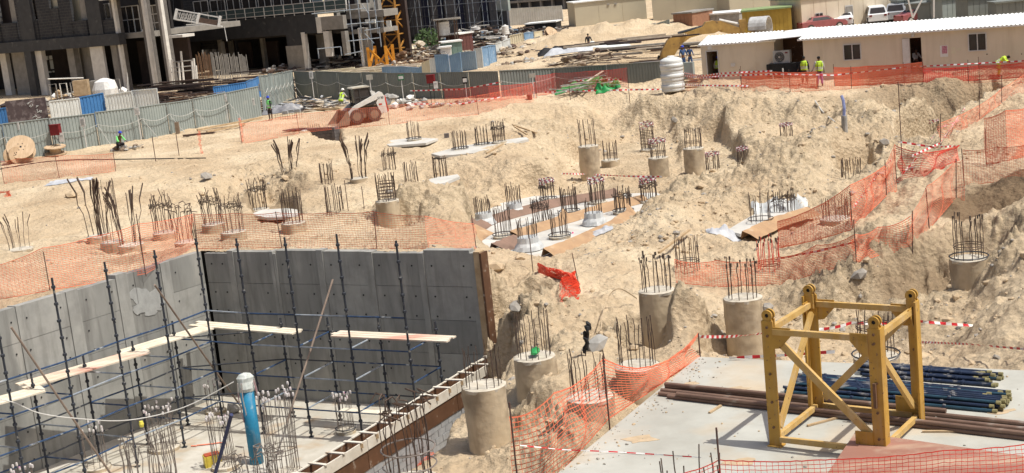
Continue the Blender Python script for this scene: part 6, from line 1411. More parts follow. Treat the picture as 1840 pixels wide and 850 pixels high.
# ------------------------------------------------------------------ buildings on the left
def brickmat(name, c1, c2, mc, sw, sh_, bumpd=.02):
    m = bpy.data.materials.new(name); m.use_nodes = True; n = m.node_tree; b = n.nodes['Principled BSDF']; b.inputs['Roughness'].default_value = .8; b.inputs['Specular IOR Level'].default_value = .25
    tc = n.nodes.new('ShaderNodeTexCoord'); br = n.nodes.new('ShaderNodeTexBrick'); mp = n.nodes.new('ShaderNodeMapping'); mp.inputs['Rotation'].default_value = (PI / 2, 0, 0)
    n.links.new(tc.outputs['Object'], mp.inputs[0]); n.links.new(mp.outputs[0], br.inputs[0]); br.inputs['Scale'].default_value = 1; br.inputs['Brick Width'].default_value = sw; br.inputs['Row Height'].default_value = sh_; br.inputs['Mortar Size'].default_value = .025
    br.inputs['Color1'].default_value = (*c1, 1); br.inputs['Color2'].default_value = (*c2, 1); br.inputs['Mortar'].default_value = (*mc, 1)
    nz = n.nodes.new('ShaderNodeTexNoise'); nz.inputs['Scale'].default_value = .7; nz.inputs['Detail'].default_value = 8; n.links.new(tc.outputs['Object'], nz.inputs[0])
    mx = n.nodes.new('ShaderNodeMix'); mx.data_type = 'RGBA'; cr = n.nodes.new('ShaderNodeValToRGB'); cr.color_ramp.elements[0].position = .52; cr.color_ramp.elements[1].position = .75; cr.color_ramp.elements[1].color = (.5, .5, .5, 1)
    n.links.new(nz.outputs[0], cr.inputs[0]); n.links.new(cr.outputs[0], mx.inputs[0]); n.links.new(br.outputs[0], mx.inputs[6]); mx.inputs[7].default_value = (.10, .098, .093, 1); n.links.new(mx.outputs[2], b.inputs['Base Color'])
    bp = n.nodes.new('ShaderNodeBump'); bp.inputs['Distance'].default_value = bumpd; bp.invert = True; n.links.new(br.outputs['Fac'], bp.inputs['Height']); n.links.new(bp.outputs[0], b.inputs['Normal']); return m
M_bb = brickmat('black_blockwork', (.030, .031, .036), (.040, .040, .044), (.075, .073, .07), .75, .3)
M_bit = mat('bitumen', (.048, .049, .053), (.032, .033, .037), .6, scale=1.2, c3=(.09, .088, .083), s3=1.4, fac3=(.62, .72))
M_cg = mat('column_grey', (.30, .28, .25), (.22, .205, .185), .85, scale=1.5); M_cl = mat('column_light', (.72, .69, .63), (.58, .55, .50), .85, scale=1.5)
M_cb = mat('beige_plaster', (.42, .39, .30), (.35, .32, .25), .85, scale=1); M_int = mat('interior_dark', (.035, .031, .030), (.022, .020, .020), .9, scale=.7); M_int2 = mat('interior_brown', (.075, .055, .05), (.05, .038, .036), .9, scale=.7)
FDv = -ray(-2000, 246.6); FDv.z = 0; FDv.normalize(); FNv = Vector((-FDv.y, FDv.x, 0)); 
if FNv.y < 0: FNv = -FNv
frz = math.atan2(FDv.y, FDv.x)
class Fac:
    def __init__(s, name, lab, cat, px, py): s.P0 = W(px, py, 0); s.root = thing(name, lab, cat, s.P0, frz)
    def uz(s, px, py, off=0):
        q = ONP(px, py, s.P0 + FNv * off, FNv); return (q - s.P0).dot(FDv), q.z
    def blk(s, nm, mt, x0, x1, y0, y1, off=0, th=.3, par=None, z0=None, z1=None):
        xm, ym = (x0 + x1) / 2, (y0 + y1) / 2; u0 = s.uz(x0, ym, off)[0]; u1 = s.uz(x1, ym, off)[0]
        zt = s.uz(xm, y0, off)[1] if z1 is None else z1; zb_ = s.uz(xm, y1, off)[1] if z0 is None else z0
        return s.raw(nm, mt, u0, u1, zb_, zt, off, th, par)
    def raw(s, nm, mt, u0, u1, z0, z1, off=0, th=.3, par=None):
        P = lambda u, o: s.P0 + FDv * u + FNv * o
        return MB().prism([P(u0, off), P(u1, off), P(u1, off + th), P(u0, off + th)], z0, z1).build(nm, mt, par or s.root)
    def win(s, x0, x1, y0, y1, off=.15, par=None, mt=None, nm='window', nx=2, ny=1):
        u0, zt = s.uz(x0, y0, off); u1, _ = s.uz(x1, y0, off); zb_ = s.uz((x0 + x1) / 2, y1, off)[1]; P = lambda u, z: s.P0 + FDv * u + FNv * off + Vector((0, 0, z)); f = MB()
        for k in range(nx + 1): uu = u0 + (u1 - u0) * k / nx; f.bar(P(uu, zb_), P(uu, zt), .09, .08, up=FNv)
        for k in range(ny + 1): zz = zb_ + (zt - zb_) * k / ny; f.bar(P(u0, zz), P(u1, zz), .09, .08, up=FNv)
        fo = f.build(nm, M_alu, s.root)
        for k in range(nx):
            a, b_ = u0 + (u1 - u0) * k / nx + .05, u0 + (u1 - u0) * (k + 1) / nx - .05; MB().slab3([P(a, zb_), P(b_, zb_), P(b_, zt), P(a, zt)], FNv, .03).build('pane', mt or M_glass, fo)
A_ = Fac('unfinished_building', 'black bitumen-coated unfinished building on pale columns at the top left', 'building', 225, 166)
zS = A_.uz(100, 69)[1]; zSb = A_.uz(100, 89)[1]
A_.blk('edge_beam', M_bit, -60, 215, 69, 89, -.35, .8, z1=zS, z0=zSb)
for (x0, x1) in ((-60, 0), (30, 57), (68, 92), (108, 130), (157, 168)): A_.blk('block_wall', M_bb, x0, x1, 0, 68, 0, .3, z0=zS, z1=zS + 9)
A_.blk('wall_pilaster', M_bit, 33, 57, 0, 60, -.2, .3, z0=zS, z1=zS + 9); A_.blk('wall_pilaster', M_bit, 157, 181, 0, 60, -.2, .5, z0=zS, z1=zS + 9)
for (x0, x1, yb) in ((0, 30, 42), (57, 68, 37), (92, 108, 14), (130, 157, 37)):
    A_.blk('sill_wall', M_bb, x0, x1, yb, 68, 0, .3, z0=zS, z1=A_.uz((x0 + x1) / 2, yb)[1])
A_.blk('recess_wall', M_int2, -10, 18, -20, 42, 1.2, .2); A_.blk('recess_column', M_cg, 17, 31, -20, 41, .6, .5); A_.blk('recess_wall', M_int, 56, 70, -20, 40, .8, .2)
A_.blk('recess_wall', M_cb, 90, 110, -20, 16, .5, .2); A_.blk('recess_wall', M_cb, 128, 146, -20, 38, 1.0, .2); A_.blk('recess_column', M_cg, 143, 156, -20, 38, .6, .4)
A_.win(57, 68, -5, 36, .5, nx=1); A_.win(180, 196, 8, 34, 1.5, nx=2)
A_.blk('block_wall', M_bb, 180, 209, 35, 60, -.05, .25, z0=zS)
zb2 = zS
A_.raw('floor_slab', M_cg, -60, -.4, zS - .5, zS - .1, .5, 14)
for (x0, x1, mt, off, th) in ((3, 14, M_cl, 1.5, .5), (25, 48, M_cg, 1.2, .8), (48, 60, M_bit, -.3, .5), (66, 79, M_cl, .2, .5), (125, 137, M_cg, .8, .6), (141, 148, M_cg, 3, .6), (152, 172, M_cg, 2.0, .3), (167, 190, M_cl, .0, .25), (205, 216, M_cg, .5, 1.2)):
    A_.blk('column', mt, x0, x1, 85, 166, off, th, z0=-.2, z1=zSb + .1)
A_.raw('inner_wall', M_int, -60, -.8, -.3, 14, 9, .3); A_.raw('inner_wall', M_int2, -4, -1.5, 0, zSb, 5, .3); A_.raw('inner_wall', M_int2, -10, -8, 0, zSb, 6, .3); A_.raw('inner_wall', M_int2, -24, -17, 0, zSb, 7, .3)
for (x0, x1, y0, y1) in ((76, 86, 101, 108), (88, 97, 100, 107), (90, 103, 108, 124), (86, 92, 128, 131), (94, 99, 127, 130), (99, 104, 126, 130)): A_.blk('far_opening', M_palelit if False else M_whitep, x0, x1, y0, y1, 8.7, .1)
# open two-storey frame
C_ = Fac('framed_building', 'tall bare concrete frame with three slender columns next to the black building', 'building', 228, 166)
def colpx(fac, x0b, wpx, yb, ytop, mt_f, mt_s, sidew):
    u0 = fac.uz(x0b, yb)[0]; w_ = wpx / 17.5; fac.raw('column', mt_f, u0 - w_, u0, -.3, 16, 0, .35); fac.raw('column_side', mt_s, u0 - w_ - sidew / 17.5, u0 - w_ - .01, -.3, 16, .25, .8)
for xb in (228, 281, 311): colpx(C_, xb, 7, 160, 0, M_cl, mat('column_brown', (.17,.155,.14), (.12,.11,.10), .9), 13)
for zz, o in ((5.35, .6), (12.0, -.2)): C_.raw('floor_slab', M_cg, -1.2, 4.6, zz, zz + .55, o + .4, 11)
C_.raw('top_slab_edge', M_cl, -1.5, 4.9, 9.4, 9.75, -.6, 2.0); 
C_.raw('inner_wall', M_int2, -1, 3.2, -.2, 5.4, 6, .3); C_.raw('inner_wall', M_int, -1, 3.6, 5.9, 14, 4, .3)
C_.win(215, 248, 13, 60, 2.2, nx=3, ny=2); C_.win(262, 285, 11, 57, 2.2, nx=2, ny=3)
for xx in (240, 268, 300): C_.blk('scaffold_tube', M_steelpale, xx, xx + .8, 12, 62, 1.2, .06)
C_.blk('slab_nose', M_cl, 303, 328, 63, 68, -1.2, 1.4)
# building B
B_ = Fac('unfinished_building', 'wide black-coated building with glazed balconies and a grey corner in the upper middle', 'building', 570, 126)
zBb = B_.uz(500, 64)[1]; zBt = B_.uz(500, 30)[1]
B_.blk('coated_wall', M_bit, 322, 568, 30, 64, 0, .4, z0=zBb, z1=zBt)
B_.blk('coated_wall', M_bb, 322, 395, 64, 90, 1.5, .3); B_.blk('coated_wall', M_bb, 322, 568, 0, 30, 1.6, .3, z0=zBt - .1, z1=zBt + 8)
B_.blk('coated_wall', M_bit, 515, 548, 60, 84, 0, .4, z1=zBb); B_.blk('render_wall', M_cg, 516, 548, 82, 127, -.05, .5, z0=-.2); B_.blk('column', M_cl, 544, 550, 58, 118, -.1, .4, z0=-.2); B_.blk('column', M_cg, 394, 400, 70, 130, .3, .5, z0=-.2)
B_.blk('coated_wall', M_bit, 548, 570, 55, 60, 0, .4, z1=zBb)
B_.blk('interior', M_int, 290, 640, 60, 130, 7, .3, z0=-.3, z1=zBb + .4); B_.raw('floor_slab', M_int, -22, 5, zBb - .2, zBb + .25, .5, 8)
B_.blk('column', M_cg, 570, 582, 60, 108, 2.0, .6, z0=0); B_.blk('column', M_cg, 346, 362, 72, 125, 4, .6); B_.blk('dark_door', M_int, 343, 362, 74, 130, .9, .2)
zc = B_.uz(595, 56)[1]; zc1 = B_.uz(595, 29)[1]
B_.blk('corner_wall', M_cl, 568, 577, 29, 56, -.15, .5, z0=zc - .1, z1=zc1); B_.blk('corner_wall', M_cg, 577, 617, 29, 56, -.15, .5, z0=zc + .15, z1=zc1); B_.blk('column', M_cl, 583, 592, 56, 102, -.2, .5); B_.blk('column', M_cg, 615, 622, 56, 100, -.1, .5); B_.blk('panel_wall', M_hoard, 566, 618, 13, 24, .6, .1); B_.raw('interior', M_int2, 4, 9, 0, 9, 5, .3)
xs = [345, 375, 405, 432, 461, 488, 506, 540, 558, 580, 600, 622]
for i in range(len(xs) - 1):
    x0, x1 = xs[i], xs[i + 1]; yb = B_
    ys = 32 - (x0 - 430) * .062
    B_.win(x0 + 2, x1 - 2, ys - 34, ys - 6, 1.2, nx=2 if x1 - x0 > 24 else 1, mt=M_glass if i < 8 else mat('pale_glass', (.25, .32, .34), (.2, .26, .28), .2, spec=.6))
rail = MB(); u0 = B_.uz(345, 36)[0]; u1 = B_.uz(625, 20)[0]; zz = zBt + .12
for z_, th in ((zz + 1.05, .06), (zz + .1, .08), (zz + .55, .03)):
    P = lambda u: B_.P0 + FDv * u - FNv * .15 + Vector((0, 0, z_)); rail.bar(P(u0), P(u1), th, th)
rail.build('balcony_rail', M_alu, B_.root)
for k in range(17): u_ = u0 + (u1 - u0) * k / 16; B_.raw('baluster', M_alu, u_ - .03, u_ + .03, zz - .15, zz + 1.05, -.18, .06)
for k in range(8):
    a_ = u0 + (u1 - u0) * (k * 2) / 16 + .1; b__ = u0 + (u1 - u0) * (k * 2 + 2) / 16 - .1; B_.raw('balcony_glass', mat('balcony_glass', (.06, .09, .095), (.05, .075, .08), .15, spec=.7), a_, b__, zz + .12, zz + 1.0, -.14, .02)
for (x0, x1, y0, y1) in ((622, 648, 0, 24), (622, 690, 20, 30), (622, 690, 52, 58)): B_.blk('floor_slab', M_cg, x0, x1, y0 + 8 if y0 == 0 else y0, y1 + 2, 1.0, 2)
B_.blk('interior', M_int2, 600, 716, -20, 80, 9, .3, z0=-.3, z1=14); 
for x_ in (646, 652): B_.blk('column', M_cg if x_ > 650 else M_cl, x_, x_ + 9, 50, 110, .5, .6, z0=0)
for x_ in (600, 640, 662, 676): B_.blk('column', M_cg, x_, x_ + 5, -10, 60, 2.5, .5)
for (x0, x1) in ((656, 664), (667, 674), (694, 702)): B_.blk('pale_panel', M_whitep, x0, x1, 35 if x0 < 690 else 37, 42 if x0 < 690 else 48, -.6, .1)
sf = thing('scaffold', 'bent steel scaffold pipes on the grey corner of the wide building', 'scaffold', W(650, 118, 0))
P0s = W(640, 116, 0)
for k, (x_, yt_, yb_) in enumerate(((625, -10, 100), (641, -10, 60), (645, 50, 112), (681, 50, 84), (659, 0, 90), (571, 88, 105), (612, 84, 100), (672, 0, 60))):
    a = DY(x_, yt_, 140); b_ = DY(x_ + (yb_ - yt_) * .12, yb_, 140); MB().tube([a, b_], .06, 5).build('tube', M_steelpale, sf)
for k, (x0, y0, x1, y1) in enumerate(((560, 25, 655, 15), (622, 44, 690, 38), (625, 74, 682, 68), (655, 55, 683, 50), (570, 88, 612, 84), (620, 98, 650, 92), (655, 60, 672, 78), (650, 8, 662, 24))):
    MB().tube([DY(x0, y0, 139.8), DY(x1, y1, 139.8)], .05, 5).build('tube', M_steelpale, sf)
# suspended cradle
cr_ = thing('suspended_cradle', 'aluminium suspended work cradle hanging askew on the black building', 'cradle', DY(350, 35, 140)); Yc = 140
def CQ(x, y): return DY(x, y, Yc)
def cbar(a, b_, t=.06, nm='frame', mt=None, dy=0): MB().bar(CQ(*a) + Vector((0, dy, 0)), CQ(*b_) + Vector((0, dy, 0)), t, t).build(nm, mt or M_alu, cr_)
for dy in (0, .75):
    cbar((318, 18), (396, 32), .07, dy=dy); cbar((314, 35), (398, 48), .1, dy=dy)
    for k in range(6): x0 = 318 + k * 6.5; cbar((x0, 34 + k), (x0 + 3.2, 22 + k * .8), .04, dy=dy, nm='lattice'); cbar((x0 + 3.2, 22 + k * .8), (x0 + 6.5, 35 + k), .04, dy=dy, nm='lattice')
for (a, b_) in (((318, 16), (314, 35)), ((358, 24), (354, 42)), ((396, 29), (393, 48))):
    m = MB(); m.bar(CQ(*a), CQ(*b_), .28, .25); m.build('stirrup', M_paint, cr_)
m = MB(); m.slab3([CQ(355, 31), CQ(392, 37), CQ(391, 46), CQ(354, 40)], (0, 1, 0), .05); m.build('toe_panel', M_rustd, cr_)
m = MB(); m.slab3([CQ(314, 36), CQ(398, 49), CQ(398, 49) + Vector((0, .75, 0)), CQ(314, 36) + Vector((0, .75, 0))], (0, 0, 1), .06); m.build('deck', M_alu, cr_)
for x_ in (314, 400): MB().tube([CQ(x_, 40), CQ(x_ - 8, -60)], .02, 4).build('rope', M_dark, cr_)
MB().tube([CQ(403, 48), CQ(408, 74)], .04, 4).build('rope', M_paint, cr_)
# building C behind scaffolding
D_ = Fac('scaffolded_building', 'dark grey building wrapped in scaffold at the top centre', 'building', 820, 72)
M_cgr = mat('dark_render', (.085, .088, .10), (.06, .062, .072), .9, scale=.4); M_cgb = mat('blue_dark', (.03, .035, .07), (.02, .024, .05), .9)
D_.raw('wall', M_cgr, -9, 9, 0, 16, 0, .4)
for (x0, x1) in ((757, 768), (785, 795), (822, 832), (866, 876)): D_.blk('dark_bay', M_cgb, x0, x1, -20, 60, -.3, .25)
for (x0, x1) in ((735, 757), (775, 785), (800, 820), (838, 862), (880, 892)): D_.blk('pier', mat('grey_pier', (.14, .14, .15), (.10, .10, .11), .9, scale=.5), x0, x1, -20, 66, -.5, .2)
D_.blk('pier', M_hoard, 890, 912, -20, 20, -1.0, .4)
ds = thing('scaffold', 'dense grid of grey scaffold tubes in front of the dark building', 'scaffold', W(815, 84, 0))
uA = D_.uz(722, 50, -2)[0]; uB = D_.uz(906, 50, -2)[0]
for k in range(24): u_ = uA + (uB - uA) * k / 23; P = D_.P0 + FDv * u_ - FNv * 2.2; MB().tube([P, P + Vector((0, 0, 12))], .05, 4).build('standard', M_steelpale if k % 3 else M_dark, ds)
for k in range(7): a = D_.P0 + FDv * uA - FNv * 2.2 + Vector((0, 0, 1 + k * 1.2)); MB().tube([a, a + FDv * (uB - uA)], .05, 4).build('ledger', M_steelpale if k % 2 else M_dark, ds)
for k in range(9): a = D_.P0 + FDv * (uA + (uB - uA) * k / 9) - FNv * 2.0 + Vector((0, 0, .5 + (k % 2) * 3)); MB().tube([a, a + FDv * 2 + Vector((0, 0, 3))], .045, 4).build('brace', M_steelpale, ds)
# filler walls far behind, so that the gaps between buildings stay dark and built up
Fb = Fac('tower_block', 'tall dark unfinished block filling the gap behind the crane mast', 'building', 700, 86)
Fb.raw('wall', M_int2, -9, -.6, -.5, 18, 0, 4)
for k in range(4): Fb.raw('floor_slab', M_cg, -9, -.5, 3.2 * k + 2.8, 3.2 * k + 3.15, -1.0, 1.2)
for k in range(3): Fb.raw('column', M_cg, -8.5 + k * 2.8, -8.0 + k * 2.8, 0, 16, -.8, .5)
Fl = Fac('tower_block', 'dark grey block with scaffold far behind the white panel fence', 'building', 960, 20)
Fl.raw('wall', M_cgr, -9, 14, -.5, 20, 0, 4)
for k in range(5): Fl.raw('floor_slab', M_cg, -9, 14, 3.0 * k + 1.8, 3.0 * k + 2.2, -1.2, 1.4)
for k in range(9): Fl.raw('column', M_cg, -8.5 + k * 2.7, -8.1 + k * 2.7, 0, 16, -1, .5)

# ------------------------------------------------------------------ tower crane mast, second base section, yard things
def lattice(lab, base, S_, H_, mt, rz, step, leg, nm='tower_crane_mast', cat='crane mast'):
    r = thing(nm, lab, cat, base, rz); R_ = Matrix.Rotation(rz, 3, 'Z'); P = lambda u, v, z: base + R_ @ Vector((u - S_ / 2, v - S_ / 2, z))
    cs = [(0, 0), (S_, 0), (S_, S_), (0, S_)]
    for c in cs: MB().bar(P(*c, 0), P(*c, H_), leg, leg).build('leg', mt, r)
    z = 0; k = 0
    while z < H_ - step * .6:
        for i in range(4):
            a, b_ = cs[i], cs[(i + 1) % 4]; MB().bar(P(*a, z + .05), P(*b_, z + .05), leg * .6, leg * .6).build('chord', mt, r)
            a2, b2 = (a, b_) if k % 2 else (b_, a); MB().bar(P(*a2, z + .1), P(*b2, z + step), leg * .6, leg * .6).build('brace', mt, r)
        z += step; k += 1
    return r
M_cro = mat('crane_orange', (.50, .25, .06), (.36, .17, .04), .55, scale=2)
q = W(717, 112, 0); mastC = lattice('yellow tower crane mast rising out of frame in the upper middle', q, 1.75, 12, M_cro, -.5, 1.45, .2)
for k in range(9): MB().box(q + Vector((RN.uniform(-.6, .6), RN.uniform(-.6, .6), 1 + k * .9)), (.5, .4, .04)).build('ladder_step', M_rusty, mastC)
q = W(687, 120, 0); lattice('small orange crane base section beside the tower crane mast', q, 1.9, 2.1, mat('base_orange', (.62, .27, .03), (.5, .2, .02), .5), -.3, 2.0, .28, 'mast_section', 'mast section')
# coloured leaning panels
for (x0, x1, y0a, y0b, yb, mt, lab) in ((688, 722, 121, 120, 134, M_bluef, 'low faded blue panel directly behind the dark hoarding at its left'), (722, 753, 120, 122, 134, M_bluef, 'low faded blue panel second from the left end'), (751, 768, 124, 114, 134, M_bluef, 'narrow tilted blue panel left of the cream one'),
    (760, 775, 114, 108, 134, M_cream, 'cream corrugated panel between blue ones'), (775, 789, 108, 102, 134, M_whitep, 'white corrugated panel right of the cream one'), (785, 809, 100, 99, 134, M_bluef, 'upright blue panel right of the white one'), (811, 831, 101, 95, 134, M_bluef, 'blue corrugated panel in the middle of the coloured row'),
    (831, 858, 95, 93, 130, mat('panel_grey_blue', (.34, .44, .52), (.28, .37, .45), .55), 'wide pale blue-grey panel in the coloured row'), (855, 869, 89, 87, 124, M_whitep, 'narrow white panel near the end of the coloured row'), (868, 880, 86, 84, 122, M_bluef, 'dark-edged blue panel near the bend'), (878, 893, 83, 82, 117, M_bluef, 'blue panel at the bend of the coloured row'),
    (893, 905, 79, 76, 108, M_whitep, 'pale panel just past the bend'), (906, 919, 75, 70, 104, M_whitep, 'pale panel climbing the sand heap'), (919, 943, 65, 60, 95, M_cream, 'cream panel fence on the sand heap, left half'), (944, 960, 60, 58, 82, M_bluef, 'blue-grey panel in the cream fence'), (961, 975, 58, 56, 72, M_cream, 'short cream panel at the end on the heap')):
    wallpanel(lab, (x0, yb), (x1, yb - 1 if x0 < 860 else yb - 3), (y0a, y0b), mt, grp='coloured corrugated panels beyond the hoarding')
wallpanel('tall white corrugated fence before the scaffolded building', (897, 48), (1012, 38), (18, 11), M_whitep, pitch=.35)
wallpanel('short white corrugated fence at the right of the sand heap', (1100, 72), (1156, 70), (46, 44), M_whitep, pitch=.3); wallpanel('white corrugated panel leaning by the steel stock', (1156, 72), (1180, 70), (48, 42), M_whitep, pitch=.3); wallpanel('pale corrugated fence left of the brown container', (1180, 70), (1205, 68), (44, 36), M_hoard, pitch=.3)
def shed(lab, x0, y0, x1, y1, H_, D, mt, roof=None, wins=(), nm='site_shed', cat='shed', rib=1.2):
    A = W(x0, y0, 0); B = W(x1, y1, 0); d = (B - A); L = d.length; d.normalize(); n = Vector((-d.y, d.x, 0)); rt = thing(nm, lab, cat, A, math.atan2(d.y, d.x)); k = max(1, int(L / rib))
    for i in range(k):
        a = A + d * (L * i / k + .02); b_ = A + d * (L * (i + 1) / k - .02); MB().prism([a, b_, b_ + n * .1, a + n * .1], 0, H_).build('wall_panel', mt, rt)
    MB().prism([A + n * .03, B + n * .03, B + n * D, A + n * D], -.1, H_ - .02).build('body', mt, rt)
    MB().prism([A - n * .15 - d * .1, B - n * .15 + d * .1, B + n * (D + .1) + d * .1, A + n * (D + .1) - d * .1], H_, H_ + .14).build('roof', roof or M_roofw, rt)
    for (x, y, w_, h_, kind) in wins:
        p = ONP(x, y, A - n * .02, n); f = MB(); f.slab3([p - d * w_ / 2 + Vector((0, 0, -h_ / 2)), p + d * w_ / 2 + Vector((0, 0, -h_ / 2)), p + d * w_ / 2 + Vector((0, 0, h_ / 2)), p - d * w_ / 2 + Vector((0, 0, h_ / 2))], -n, .04)
        o = f.build(kind, M_alu, rt); g_ = MB(); q_ = p - n * .06
        for s_ in ((-1, 1) if kind == 'window' else (0,)):
            c = q_ + d * (s_ * w_ / 4); ww = w_ * (.19 if s_ else .42); g_.slab3([c - d * ww + Vector((0, 0, -h_ * .43)), c + d * ww + Vector((0, 0, -h_ * .43)), c + d * ww + Vector((0, 0, h_ * .43)), c - d * ww + Vector((0, 0, h_ * .43))], -n, .02)
        g_.build('pane' if kind == 'window' else 'leaf', M_glass if kind == 'window' else M_cg, o)
    return rt
M_shed = mat('shed_wall', (.52, .47, .35), (.46, .41, .31), .75, scale=.3)
shed('long cream site cabin with two dark vents, left one of the back row', 1035, 48, 1163, 34, 3.0, 6, M_shed, wins=((1093, 8, .3, .22, 'vent'), (1106, 7, .3, .22, 'vent')), rib=2.4)
shed('tall cream site cabin in the middle of the back row', 1174, 38, 1300, 26, 4.6, 6, M_shed, rib=2.4); shed('cream site cabin at the right of the back row', 1312, 30, 1440, 16, 4.4, 6, M_shed, rib=2.4)
shed('long cream cabin far behind at the top', 1360, 22, 1640, -8, 3.2, 6, M_shed, roof=M_cg)
shed('cream office cabin with grey roof, two small windows and a door behind the cars', 1442, 58, 1618, 36, 2.9, 6, M_hut, roof=mat('roof_grey', (.30, .32, .33), (.25, .27, .28), .6), wins=((1472, 29, .75, .6, 'window'), (1580, 20, .75, .65, 'window'), (1526, 25, .8, 1.6, 'door')))
shed('rusty brown container beyond the excavator arm', 1212, 66, 1246, 64, 2.2, 4, mat('container_brown', (.33, .17, .10), (.26, .13, .08), .7), roof=M_cg, nm='container', cat='container', rib=.4)
shed('grey pile of sheets roofed in white behind the excavator arm', 1246, 60, 1330, 54, 1.7, 4, M_greyd, nm='storage_box', cat='storage box', rib=.8)
shed('mustard yellow container behind the excavator bucket', 1336, 68, 1424, 60, 2.3, 4, mat('container_yellow', (.42, .28, .05), (.34, .22, .04), .65, scale=1), roof=mat('roof_green', (.25, .33, .14), (.2, .25, .12), .7), nm='container', cat='container', rib=.35)
for k, (x0, x1, y1, mt) in enumerate(((1616, 1672, 14, M_hoard), (1672, 1696, 8, M_hoardd), (1694, 1740, 10, M_hoard), (1740, 1792, 6, M_hoardd), (1790, 1850, 8, M_hoardd))):
    shed(('grey steel frame cage right of the cabin', 'narrow dark fence bay left of the wrapped pallet stack', 'grey wrapped pallet stack above the hut roof', 'dark ribbed steel bin above the hut roof', 'long grey steel trough at the top right corner')[k], x0, 40, x1, 34, (1.9, 1.6, 1.9, 1.9, 1.5)[k], 2.2, mt, roof=mt, nm='steel_bin', cat='steel bin', rib=.5)
for k, (x0, y0, x1, y1) in enumerate(((1640, 32, 1660, -8), (1678, 32, 1678, -8), (1640, 32, 1630, -8))): tag(MB().bar(DY(x0, y0, 118), DY(x1, y1, 118), .12, .12).build('steel_strut', M_alu, origin=DY(x0, y0, 118)), ('pale slanting strut left of the stair tower', 'pale upright of the stair tower above the hut roof', 'pale strut leaning the other way by the cage')[k], 'strut')
shed('dark green covered shed at the top edge right of the cabin', 1618, 18, 1730, 4, 3.4, 6, M_int, roof=M_int, rib=2); shed('pale roofed shed at the top right edge', 1728, 14, 1870, -4, 3.0, 6, M_cg, roof=M_palew, rib=2)
# cars
def car(lab, px, py, L, rz, mt, kind='suv'):
    p = W(px, py, 0); r = thing('parked_car', lab, 'car', p, rz, 'cars parked behind the long hut'); k = L / 4.6
    prof = {'suv': [(-2.3, .35), (-2.3, .95), (-2.15, 1.05), (-1.9, 1.62), (.35, 1.68), (1.05, 1.1), (2.15, .95), (2.3, .7), (2.3, .35)], 'sedan': [(-2.3, .35), (-2.3, .9), (-1.6, .98), (-1.0, 1.38), (.3, 1.4), (1.0, .98), (2.1, .85), (2.3, .65), (2.3, .35)], 'pickup': [(-2.5, .4), (-2.5, 1.05), (-.7, 1.05), (-.6, 1.62), (.6, 1.66), (1.15, 1.12), (2.2, 1.0), (2.35, .7), (2.35, .4)]}[kind]
    n = len(prof); vs = []
    for s_, sc_ in ((-1, 1), (1, 1)):
        for x, z in prof: vs.append((x * k, s_ * (.88 if z < 1.1 else .70) * k, z * k))
    m = MB(); m.add(vs, [tuple(range(n)), tuple(range(n, 2 * n))[::-1]] + [(i, n + i, n + (i + 1) % n, (i + 1) % n) for i in range(n)]); m.build('body', mt, r, local=True)
    zz0, zz1 = 1.12, 1.55 if kind != 'sedan' else 1.33; x0, x1 = {'suv': (-1.85, .75), 'sedan': (-1.25, .75), 'pickup': (-.55, .9)}[kind]
    for s_ in (-1, 1):
        m = MB(); m.add([(x0 * k, s_ * .875 * k, zz0 * .93 * k), (x1 * k, s_ * .875 * k, zz0 * .93 * k), ((x1 - .45) * k, s_ * .73 * k, zz1 * k), ((x0 + .15) * k, s_ * .73 * k, zz1 * k)], [(0, 1, 2, 3)]); m.build('side_window', M_glass, r, local=True)
    xr = -2.19 if kind == 'suv' else (-1.42 if kind == 'sedan' else -.72)
    m = MB(); m.add([(xr * k, -.7 * k, 1.08 * k), (xr * k, .7 * k, 1.08 * k), ((xr + .22) * k, .6 * k, zz1 * k), ((xr + .22) * k, -.6 * k, zz1 * k)], [(0, 1, 2, 3)]); m.build('rear_window', M_glass, r, local=True)
    xf = {'suv': 1.09, 'sedan': 1.02, 'pickup': 1.18}[kind]; m = MB(); m.add([(xf * k, -.7 * k, 1.12 * k if kind != 'sedan' else 1.0 * k), (xf * k, .7 * k, 1.12 * k if kind != 'sedan' else 1.0 * k), ((xf - .55) * k, .6 * k, (zz1 + .05) * k), ((xf - .55) * k, -.6 * k, (zz1 + .05) * k)], [(0, 1, 2, 3)]); m.build('windscreen', M_glass, r, local=True)
    for x_ in (-1.45, 1.45):
        for s_ in (-1, 1):
            m = MB(); m.lathe((x_ * k, s_ * .82 * k, .34 * k), [(.1, -.11), (.33, -.11), (.33, .11), (.1, .11)], 14, ax=axy); w_ = m.build('wheel', M_tyre, r, local=True); m = MB(); m.lathe((x_ * k, s_ * .82 * k, .34 * k), [(.02, -.12), (.2, -.12), (.2, .12), (.02, .12)], 10, ax=axy); m.build('rim', M_alu, w_, local=True)
    for s_ in (-1, 1): m = MB(); m.box((-2.31 * k, s_ * .66 * k, .85 * k), (.03, .24, .16)); m.build('tail_light', M_red, r, local=True); m = MB(); m.box((2.25 * k, s_ * .62 * k, .76 * k), (.1, .26, .12)); m.build('headlight', M_alu, r, local=True)
M_carw = mat('car_white', (.72, .73, .74), (.66, .67, .68), .3, spec=.5); M_cars = mat('car_silver', (.42, .43, .45), (.36, .37, .39), .3, spec=.5); M_carr = mat('car_red', (.38, .12, .12), (.3, .1, .1), .4)
car('white saloon car parked nearest the office cabin door', 1519, 47, 4.3, 1.25, M_carw, 'sedan'); car('white off-road car with its rear to the hut', 1574, 42, 4.5, 1.4, M_carw, 'suv'); car('silver pickup parked right of the white off-road car', 1614, 38, 4.7, 1.2, M_cars, 'suv')
